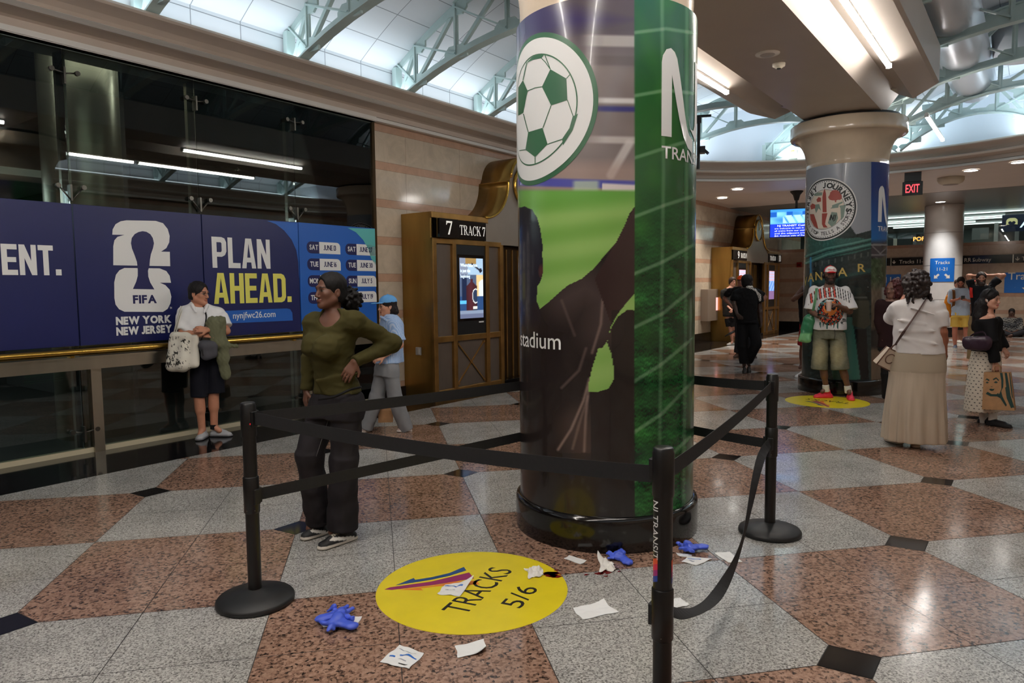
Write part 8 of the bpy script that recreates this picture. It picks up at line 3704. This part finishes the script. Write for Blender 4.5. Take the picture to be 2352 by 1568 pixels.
Q.hair_cap((24, 19, 19), .012, .060, -.60, .006, .003, 60, extra=qx, rough=.35)
m = MB(Q.X)
m.tube([Q.hp(.092 * math.cos(a), -.01 + .03 * math.sin(a), .05 + .088 * math.sin(a)) for a in np.linspace(.2, PI - .2, 15)], .006, 6)
m.build('sunglasses_on_head', M_blackp, Q.t)
m = MB(Q.X)
m.sphere(Q.hp(.088, .0, -.012), .010, 10, 8)
m.tube([Q.hp(.090, .006, -.012), Q.hp(.086, .012, -.038)], .004, 6)
m.build('earbud', M_white, Q.t)
tt = loc_thing(Q, 'handbag', 'dark purple leather shoulder bag on the arm of the woman in black', 'bag', (0, 0, .75))
fl = Q.field([j(260, 730), j(490, 870)], .006, .16)
fl.cap(j(300, 800, -.20), j(445, 800, -.24), .060, .066, 0, flat=((0, 1, 0), .7))
fl.cap(j(300, 835, -.20), j(440, 840, -.24), .045, .05, .04, flat=((0, 1, 0), .8))
fl.wrinkle(.006, 22, 12)
free_sdf(Q, fl, 'bag_body', mat('purple_leather', srgb(52, 32, 48), .32, bump=.001, bscale=60), tt)
m = MB(Q.X)
m.ribbon(densify([j(300, 770, -.20), j(340, 740, -.16), j(420, 720, -.2), j(450, 765, -.24)], 4), .018, (0, -.4, 1), .005)
m.build('handle', mat('purple_leather'), tt)
tt = loc_thing(Q, 'paper_bag', 'brown paper carrier bag printed with a dark green face and wavy hair lines', 'bag', j(545, 1345, -.2) * [1, 1, 1])
XB = Q.X @ Matrix.Translation(j(548, 1352, -.22)) @ Matrix.Rotation(-.06, 4, 'Y') @ Matrix.Rotation(-.12, 4, 'Z')
hB = (1352 - 1040) / 3.563 / 201.0 * .97
m = MB(XB)
m.add([(-.15, -.065, 0), (.155, -.065, .0), (.155, .065, 0), (-.15, .065, 0), (-.125, -.03, hB), (.125, -.03, hB), (.125, .03, hB), (-.125, .03, hB)], [(3, 2, 1, 0), (0, 1, 5, 4), (1, 2, 6, 5), (2, 3, 7, 6), (3, 0, 4, 7)])
m.build('bag_body', mat('kraft_paper'), tt)
m = MB(XB)
for y_ in (-.03, .03):
    m.tube(densify([(-.03, y_, hB), (-.025, y_ * .6, hB + .06), (.0, y_ * .4, hB + .075), (.025, y_ * .6, hB + .06), (.03, y_, hB)], 4), .004, 6)
m.build('handle', mat('kraft_paper'), tt)
M_bgreen = mat('dark_green_ink', srgb(20, 56, 50), .5)


def bagpt(x, y):
    """print coordinates (0..1 across, 0..1 up) on the front face"""
    w0 = -.15 + .025 * y
    w1 = .155 - .03 * y
    return XB @ Vector((w0 + (w1 - w0) * x, -.065 + .035 * y - .0015, hB * y))


def bag_print(mb, loops):
    V, F = fill2d(loops)
    mb.add([bagpt(v[0], v[1])[:] for v in V], F)
    return mb


m = MB()
hair = [[(.60, .99), (.70, .99), (.72, .80), (.70, .62), (.62, .50), (.66, .36), (.78, .14), (.74, .10), (.58, .32), (.52, .46), (.46, .42), (.30, .42), (.16, .48), (.10, .42), (.26, .36), (.48, .36), (.56, .44), (.63, .56), (.64, .78)], [(.78, .99), (.86, .99), (.90, .70), (.92, .40), (1.0, .08), (.94, .08), (.84, .34), (.80, .62)], [(.76, .60), (.80, .62), (.84, .34), (.94, .08), (.90, .06), (.79, .32)], [(.94, .99), (.97, .99), (.985, .60), (.99, .30), (.955, .36), (.94, .66)],
        [(.05, .78), (.12, .84), (.22, .80), (.20, .76), (.12, .80)], [(.08, .72), (.14, .755), (.20, .72), (.14, .70)], [(.34, .82), (.46, .87), (.56, .80), (.54, .77), (.46, .83), (.36, .79)], [(.37, .73), (.45, .77), (.52, .73), (.45, .71)], [(.25, .635), (.30, .62), (.35, .635), (.30, .605)], [(.21, .55), (.28, .565), (.33, .555), (.40, .565), (.36, .515), (.30, .50), (.25, .515)]]
for lp in hair:
    bag_print(m, [lp])
m.build('printed_emblem', M_bgreen, tt)


# ---- a plainer kit for the far figures
def figure(label, base, org, sc, head, neck, secs, arms, legs, skin, h=.010, yaw=0.0, top=None, top_sleeve=.5, bottom=None, bottom_len=.5, leg_w=.095, shoes=None, hair=None, beard=None, collar=None, cap=None, male=True, lift=.02, sleeve_r=.07, top_col=None, group=None, hem=None, lip=None, sole=(220, 218, 212)):
    P = Person(label, base, org, sc, group)
    S = P.secs(secs, 0, yaw)
    A = [(P.j(*a[0]), P.j(*a[1]), P.j(*a[2]), a[3], a[4], a[5], a[6]) for a in arms]
    Lg = [(P.j(*l[0]), P.j(*l[1]), P.j(*l[2]), np.array(l[3], float)) for l in legs]
    P.body((P.j(*head[0]), head[1], head[2]), P.j(*neck), A, Lg, S, skin, h, beard=beard, male=male, lip=lip)
    if top:
        fl = P.field([(s[1], s[2], s[0]) for s in S] + [a[1] for a in A] + [a[2] for a in A], h * .9, .2)
        fl.stack([(z, x, y, a + lift * .6, b + lift * .7, w) for z, x, y, a, b, w in S if z < P.j(*neck)[2] + .02], 0)
        for (s_, e_, w_, *_) in A:
            if top_sleeve <= 1:
                if top_sleeve > 0:
                    fl.sleeve(s_, e_, top_sleeve, sleeve_r, sleeve_r * 1.08)
            else:
                fl.cap(s_, e_, sleeve_r, sleeve_r * .85, .05)
                fl.rod(e_, e_ + (w_ - e_) * (top_sleeve - 1), sleeve_r * .85, sleeve_r * .75, .03)
        fl.ell(P.j(*neck) + np.array([0, -.06, .035]), (.065, .08, .04), None, .01, 's')
        if hem:
            fl.cut(P.j(*hem), (0, 0, -1))
        fl.wrinkle(.006, 20, int(base[0]) % 50)
        P.part(fl, 'top', top, top_col)
    if bottom:
        fl = P.field([l[i] for l in Lg for i in range(3)], h * .9, .2)
        hips = [s for s in S][:2]
        hz, hx, hy, ha, hb, hw = S[-1]
        zt = min(s[0] for s in S)
        low = min(S)
        fl.stack([(zt - .04, low[1], low[2], low[3] + .008, low[4] + .012, low[5]), (zt + .12, low[1], low[2], low[3] + .004, low[4] + .004, low[5])], 0)
        for (hp_, k_, a_, d_) in Lg:
            if bottom_len <= 1:
                fl.rod(hp_, hp_ + (k_ - hp_) * bottom_len, leg_w * 1.1, leg_w * 1.1, .05)
            else:
                fl.cap(hp_, k_, leg_w * 1.08, leg_w * .95, .05)
                fl.rod(k_, k_ + (a_ - k_) * (bottom_len - 1), leg_w * .95, leg_w * .85, .03)
        fl.wrinkle(.005, 20, int(base[0]) % 37)
        P.part(fl, 'trousers' if bottom_len > 1 else 'shorts', bottom)
    if shoes:
        for hl, te, cl in shoes:
            P.shoe(P.j(*hl) * [1, 1, 0], P.j(*te) * [1, 1, 0], cl, sole, .048, .09, h=h * .8)
    if hair:
        P.hair_cap(hair[0], hair[1], hair[2], hair[3], h * .8, .003, 90, extra=hair[4](P) if len(hair) > 4 else None)
    return P


O3, S3c = (2140, 560), 3.563
Yb = figure('man in pale blue shirt and yellow shorts looking down at his phone', (2202, 800), O3, S3c,
            ((239, 312, -.04), (-.05, -.90, -.42), 1.0), (238, 362, .02),
            [(345, 238, .07, .07), (362, 238, .13, .085), (390, 238, .195, .105), (450, 238, .19, .12), (540, 236, .185, .125), (585, 236, .19, .13)],
            [((160, 392, 0), (150, 470, -.03), (215, 452, -.28), (.9, -.2, .1), (0, .4, .9), 1, .6), ((318, 392, 0), (326, 468, -.03), (290, 460, -.28), (-.9, -.2, .1), (0, .4, .9), -1, .6)],
            [((195, 600, 0), (188, 730, -.02), (192, 838, .03), (-.1, -1, 0)), ((275, 600, 0), (282, 730, -.02), (285, 838, .03), (.15, -1, 0))],
            (190, 120, 98), .010, top=cloth('pale_blue_shirt', (186, 204, 226), .75, .0008, 300, .04), top_sleeve=1.02, bottom=cloth('yellow_cotton', (224, 188, 92), .8), bottom_len=.62, leg_w=.098,
            shoes=[((195, 842, .08), (186, 868, -.16), (70, 84, 110)), ((285, 842, .08), (292, 868, -.16), (70, 84, 110))], hair=((30, 22, 20), .014, .075, -.05), beard=(96, 60, 48))
tt = loc_thing(Yb, 'mobile_phone', 'dark phone held by the man in yellow shorts', 'phone', Yb.j(256, 445, -.38))
m = MB(Yb.X @ Matrix.Translation(Yb.j(256, 440, -.36)) @ Matrix.Rotation(.9, 4, 'X'))
m.box(-.04, .04, -.005, .005, -.075, .075)
m.build('phone_body', M_black_gloss, tt, .002)
tt = loc_thing(Yb, 'backpack', 'orange backpack slung on one shoulder of the man in yellow shorts', 'backpack', (0, 0, .9))
fl = Yb.field([Yb.j(95, 380), Yb.j(200, 620)], .009, .2)
fl.cap(Yb.j(150, 440, .16), Yb.j(128, 560, .16), .10, .13, 0)
fl.cap(Yb.j(120, 530, .10), Yb.j(130, 580, .12), .06, .07, .06)
fl.wrinkle(.008, 18, 3)
free_sdf(Yb, fl, 'pack_body', cloth('orange_nylon', (226, 138, 30), .6), tt)
m = MB(Yb.X)
m.ribbon(densify([Yb.j(172, 372, .02), Yb.j(180, 385, -.12), Yb.j(183, 440, -.165), Yb.j(178, 500, -.12), Yb.j(165, 530, .02)], 4), .06, (.8, -.1, 0), .01)
m.build('shoulder_strap', cloth('brown_webbing', (110, 70, 34), .7), tt)

figure('person mostly hidden behind the man in yellow shorts, one white sneaker showing', (2208, 787), O3, S3c,
       ((212, 325, 0), (.2, -.95, 0), .95), (215, 375, .02),
       [(360, 216, .07, .07), (400, 218, .17, .10), (480, 222, .17, .12), (600, 225, .17, .12)],
       [((150, 400, 0), (140, 480, 0), (150, 560, -.02), (0, 0, -1), (1, 0, 0), 1, .4), ((302, 400, 0), (312, 490, 0), (314, 570, -.02), (0, 0, -1), (-1, 0, 0), 1, .4)],
       [((205, 610, 0), (215, 710, 0), (225, 790, 0), (.2, -1, 0)), ((245, 610, 0), (245, 710, 0), (240, 790, 0), (.2, -1, 0))],
       (150, 104, 84), .012, top=cloth('brown_tee', (120, 84, 66)), bottom=cloth('dark_shorts', (46, 40, 40)), bottom_len=.9, shoes=[((215, 792, .05), (240, 810, -.12), (226, 222, 214)), ((250, 792, .05), (262, 808, -.12), (226, 222, 214))], hair=((60, 40, 34), .012, .07, -.10))

HHp = figure('bearded man in black tee standing with both hands behind his head', (2238, 838), O3, S3c,
             ((405, 282, -.02), (.10, -.99, .05), 1.05), (405, 345, .02),
             [(320, 405, .07, .07), (340, 408, .15, .09), (362, 412, .205, .11), (450, 420, .20, .125), (560, 420, .19, .13), (640, 400, .185, .13)],
             [((325, 345, .0), (300, 262, -.02), (362, 262, .10), (.8, .5, -.05), (.3, .5, 0), 1, .4), ((500, 330, .0), (588, 258, -.02), (452, 258, .10), (-.9, .4, -.02), (-.3, .5, 0), -1, .4)],
             [((350, 660, 0), (335, 800, 0), (325, 950, 0), (-.2, -1, 0)), ((450, 660, 0), (450, 800, 0), (440, 950, 0), (.1, -1, 0))],
             (184, 128, 102), .010, top=cloth('black_tee', (24, 24, 27)), top_sleeve=.62, bottom=cloth('khaki', (150, 126, 92)), bottom_len=1.93, leg_w=.098,
             shoes=[((330, 962, .08), (312, 990, -.16), (226, 222, 216)), ((440, 962, .08), (452, 990, -.16), (226, 222, 216))], hair=((44, 36, 34), .012, .066, -.05), beard=(60, 44, 38))
fl = HHp.field([HHp.hp(0, .08, -.1)], .008, .12)
fl.ell(HHp.hp(0, .070, -.105), np.array((.055, .042, .055)), HHp.R, 0)
fl.ell(HHp.hp(0, .12, -.06), np.array((.022, .04, .012)), HHp.R, .01, 's')
fl.wrinkle(.003, 80, 2)
HHp.part(fl, 'beard', mat('hair_60_44_38', srgb(60, 44, 38), .6, bump=.002, bscale=160))
tt = loc_thing(HHp, 'backpack_strap', 'red strap showing at the shoulder of the bearded man in black', 'strap', (0, 0, 1.2))
m = MB(HHp.X)
m.ribbon(densify([HHp.j(352, 300, .12), HHp.j(330, 330, .02), HHp.j(322, 380, -.11), HHp.j(326, 440, -.125)], 4), .05, (.9, 0, .2), .012)
m.build('strap', cloth('red_webbing', (206, 44, 30), .6), tt)

O4, S4c = (1640, 600), 5.6
M9 = figure('man seen from behind in black polo with white printed shoulder band and black trousers', (1712, 856), O4, S4c,
            ((432, 258, 0), (.80, .55, .02), 1.03), (428, 335, .0),
            [(318, 430, .065, .065), (340, 428, .14, .09), (380, 425, .205, .11), (480, 420, .21, .125), (620, 415, .19, .13), (760, 415, .185, .135)],
            [((275, 410, -.02), (262, 560, -.05), (300, 680, -.22), (.5, -.6, -.5), (.5, .6, 0), -1, .5), ((568, 405, .0), (592, 600, .02), (608, 775, -.04), (0, -.1, -1), (-.9, .2, 0), 1, .6)],
            [((365, 800, .0), (365, 1090, .0), (388, 1330, .0), (-.2, .95, 0)), ((500, 800, .0), (545, 1060, -.06), (430, 1300, .16), (.5, .8, -.3))],
            (66, 46, 38), .009, yaw=-.25, top=cloth('black_polo', (16, 16, 18)), top_sleeve=.62, sleeve_r=.075, bottom=cloth('black_trousers', (20, 20, 23)), bottom_len=1.93, leg_w=.10,
            shoes=[((395, 1440, -.14), (392, 1380, .14), (24, 20, 18)), ((455, 1420, .02), (425, 1360, .22), (24, 20, 18))], hair=((18, 15, 15), .016, .060, -.10), beard=(30, 22, 20), sole=(26, 24, 24))
fl = M9.field([M9.j(420, 310), M9.j(620, 520)], .008, .16)
fl.cap(M9.j(440, 335, -.10), M9.j(520, 375, -.09), .026, .034, 0, flat=((0, 1, 0), .8))
fl.cap(M9.j(520, 375, -.09), M9.j(578, 440, -.065), .034, .036, .02, flat=((.5, .8, 0), .8))
fl.cap(M9.j(578, 440, -.065), M9.j(584, 495, -.06), .036, .034, .02, flat=((.5, .8, 0), .8))


def band_col(V):
    s = V[:, 0] * 1.0 - V[:, 2]
    k = ((s * 26) % 1 < .40) & (np.abs(noise2(V[:, 0] * 60, V[:, 2] * 60, 4, 5)) < .55)
    return srgb_a(np.where(k[:, None], np.array([30., 30, 32]), np.array([222., 218, 212])))


M9.part(fl, 'shoulder_band', cloth_attr('white_band'), band_col)
fl = M9.field([M9.j(460, 330)], .008, .16)
fl.cap(M9.j(430, 330, -.07), M9.j(485, 330, -.02), .028, .026, 0)
M9.part(fl, 'collar', cloth('white_collar', (220, 214, 208)))

OC = figure('man in bright orange cap and black tee, behind the man in the black polo', (1697, 820), O4, S4c,
            ((345, 252, 0), (-.15, -.98, 0), 1.0), (345, 320, .02),
            [(300, 345, .065, .065), (325, 345, .14, .09), (360, 345, .20, .11), (500, 350, .20, .125), (650, 360, .19, .13), (700, 362, .19, .13)],
            [((200, 375, 0), (135, 480, .06), (240, 590, -.04), (.8, -.4, -.4), (.3, .8, 0), 1, .6), ((560, 390, 0), (660, 460, .06), (590, 540, -.04), (-.8, -.4, -.3), (-.3, .8, 0), -1, .6)],
            [((320, 740, 0), (325, 980, 0), (300, 1190, .03), (-.6, -.7, 0)), ((420, 740, 0), (470, 980, 0), (500, 1190, .03), (.5, -.8, 0))],
            (150, 100, 82), .011, top=cloth('black_tee2', (22, 20, 22)), top_sleeve=.7, bottom=cloth('dark_grey_trousers', (36, 38, 44)), bottom_len=1.93, leg_w=.095,
            shoes=[((320, 1210, .05), (262, 1242, -.10), (88, 60, 46)), ((495, 1210, .05), (535, 1245, -.10), (70, 50, 42))], hair=((36, 26, 22), .010, .06, -.06), sole=(60, 46, 38))
ball_cap(OC, (232, 84, 30), (226, 78, 28), h=.009)

YM = figure('young man in dark tee and black shorts with clasped hands, beside the brass track entrance', (1679, 792), O4, S4c,
            ((238, 262, 0), (.55, -.83, -.05), 1.0), (225, 335, .02),
            [(318, 222, .065, .065), (345, 215, .14, .09), (375, 205, .19, .11), (500, 200, .19, .125), (640, 205, .185, .13), (690, 208, .185, .13)],
            [((115, 390, 0), (125, 525, .0), (225, 625, -.22), (.8, -.3, -.3), (.3, .8, 0), 1, .6), ((292, 395, 0), (300, 520, -.02), (250, 625, -.24), (-.6, -.3, -.4), (-.3, .8, 0), -1, .6)],
            [((185, 730, 0), (215, 870, 0), (238, 1030, .02), (-.4, -.8, 0)), ((245, 730, 0), (270, 880, 0), (290, 1010, .06), (.2, -.9, 0))],
            (206, 150, 128), .011, top=cloth('charcoal_tee', (44, 42, 40)), top_sleeve=.62, bottom=cloth('black_shorts', (24, 24, 27)), bottom_len=.72, leg_w=.10,
            shoes=[((258, 1040, .10), (170, 1078, -.12), (226, 222, 216)), ((300, 1030, .1), (300, 1065, -.12), (90, 170, 190))], hair=((54, 38, 30), .018, .070, -.07))
tt = loc_thing(YM, 'umbrella', 'black folded umbrella held low in front of the brass track entrance', 'umbrella', (0, 0, .3))
m = MB(YM.X)
m.tube([YM.j(140, 965, -.1), YM.j(200, 930, -.1), YM.j(275, 895, -.1)], [.012, .035, .03], 10)
m.build('canopy_roll', M_blackp, tt)
m = MB(YM.X)
m.tube([YM.j(275, 895, -.1), YM.j(300, 885, -.1)], .012, 8)
m.build('grip', M_blackp, tt)

O7, S7 = (1780, 560), 3.92
HD = figure('person half hidden behind the facade column in red shorts and white sneakers, elbow raised', (1843, 866), O7, S7,
            ((330, 350, 0), (.6, .75, 0), 1.0), (325, 420, .0),
            [(395, 320, .06, .06), (420, 318, .13, .09), (450, 316, .18, .11), (580, 318, .18, .12), (720, 322, .175, .125), (780, 322, .18, .13)],
            [((255, 400, -.02), (165, 500, -.06), (262, 440, -.22), (.7, -.5, .3), (0, .8, 0), 1, .5), ((390, 440, 0), (420, 560, 0), (400, 660, -.1), (0, 0, -1), (-1, 0, 0), 1, .5)],
            [((275, 820, -.02), (250, 960, -.02), (243, 1090, .0), (-.5, -.7, 0)), ((370, 820, .02), (380, 960, .02), (390, 1090, .05), (.1, -.9, 0))],
            (104, 68, 54), .010, top=cloth('black_vest', (20, 20, 22)), top_sleeve=0, bottom=cloth('red_shorts', (150, 28, 36)), bottom_len=.70, leg_w=.10,
            shoes=[((262, 1150, .08), (190, 1195, -.12), (226, 224, 220)), ((390, 1150, .1), (400, 1190, -.1), (226, 224, 220))], hair=((24, 18, 16), .012, .06, -.08))
O8, S8 = (2000, 560), 3.2
RH = figure('person with dark red hair in dark clothes standing just behind the facade column', (2060, 930), O8, S8,
            ((165, 335, 0), (-.5, -.86, 0), 1.0), (165, 410, .0),
            [(390, 165, .06, .06), (420, 165, .13, .09), (450, 165, .17, .11), (560, 165, .165, .12), (700, 165, .17, .125), (760, 165, .18, .13)],
            [((75, 445, 0), (60, 560, 0), (80, 680, -.05), (0, 0, -1), (1, 0, 0), 1, .5), ((250, 445, 0), (262, 560, 0), (250, 680, -.05), (0, 0, -1), (-1, 0, 0), 1, .5)],
            [((130, 790, 0), (130, 950, 0), (130, 1150, 0), (0, -1, 0)), ((200, 790, 0), (200, 950, 0), (200, 1150, 0), (0, -1, 0))],
            (120, 84, 70), .010, top=cloth('dark_maroon_top', (40, 20, 22)), top_sleeve=1.8, bottom=cloth('black_trousers2', (24, 22, 24)), bottom_len=1.93,
            shoes=[((130, 1165, .1), (130, 1190, -.12), (24, 22, 22)), ((200, 1165, .1), (200, 1190, -.12), (24, 22, 22))], male=False)
fl = RH.curls(RH.hp(0, -.03, -.02), (.115, .12, .165), (60, 20, 22), 120, .020, 9, .009)
fl.ell(RH.hp(0, .11, -.045), np.array((.066, .09, .09)), RH.R, .01, 's')
RH.part(fl, 'hair', mat('dark_red_curls', srgb(74, 24, 26), .45, var=.3, vscale=40, bump=.003, bscale=120))

# ---- seated figure against the end wall
SG = figure('person in dark camouflage shirt sitting on the floor at the end wall', (2328, 771), O3, S3c,
            ((655, 562, 0), (-.1, -.97, -.15), 1.08), (655, 600, .03),
            [(590, 655, .075, .075), (605, 655, .16, .10), (625, 655, .215, .12), (680, 655, .215, .14), (738, 655, .22, .17)],
            [((588, 622, 0), (576, 690, -.15), (620, 715, -.36), (.6, -.6, -.1), (0, 0, -1), 1, .5), ((722, 622, 0), (732, 690, -.15), (690, 715, -.36), (-.6, -.6, -.1), (0, 0, -1), -1, .5)],
            [((620, 735, -.02), (560, 722, -.50), (660, 748, -.55), (.9, -.1, .2)), ((690, 735, -.02), (752, 722, -.50), (650, 748, -.62), (-.9, -.1, .2))],
            (84, 58, 48), .012, top=cloth_attr('camouflage'), top_sleeve=1.7, bottom=cloth('dark_trousers', (40, 40, 44)), bottom_len=1.9, leg_w=.085, hair=((30, 26, 26), .006, .06, -.04),
            top_col=lambda V: srgb_a(np.where((noise2(V[:, 0] * 34, V[:, 2] * 34, 6, 8) > .15)[:, None], np.array([120., 118, 112]), np.where((noise2(V[:, 0] * 44, V[:, 2] * 40, 16, 8) > .1)[:, None], np.array([66., 68, 72]), np.array([38., 38, 42])))))
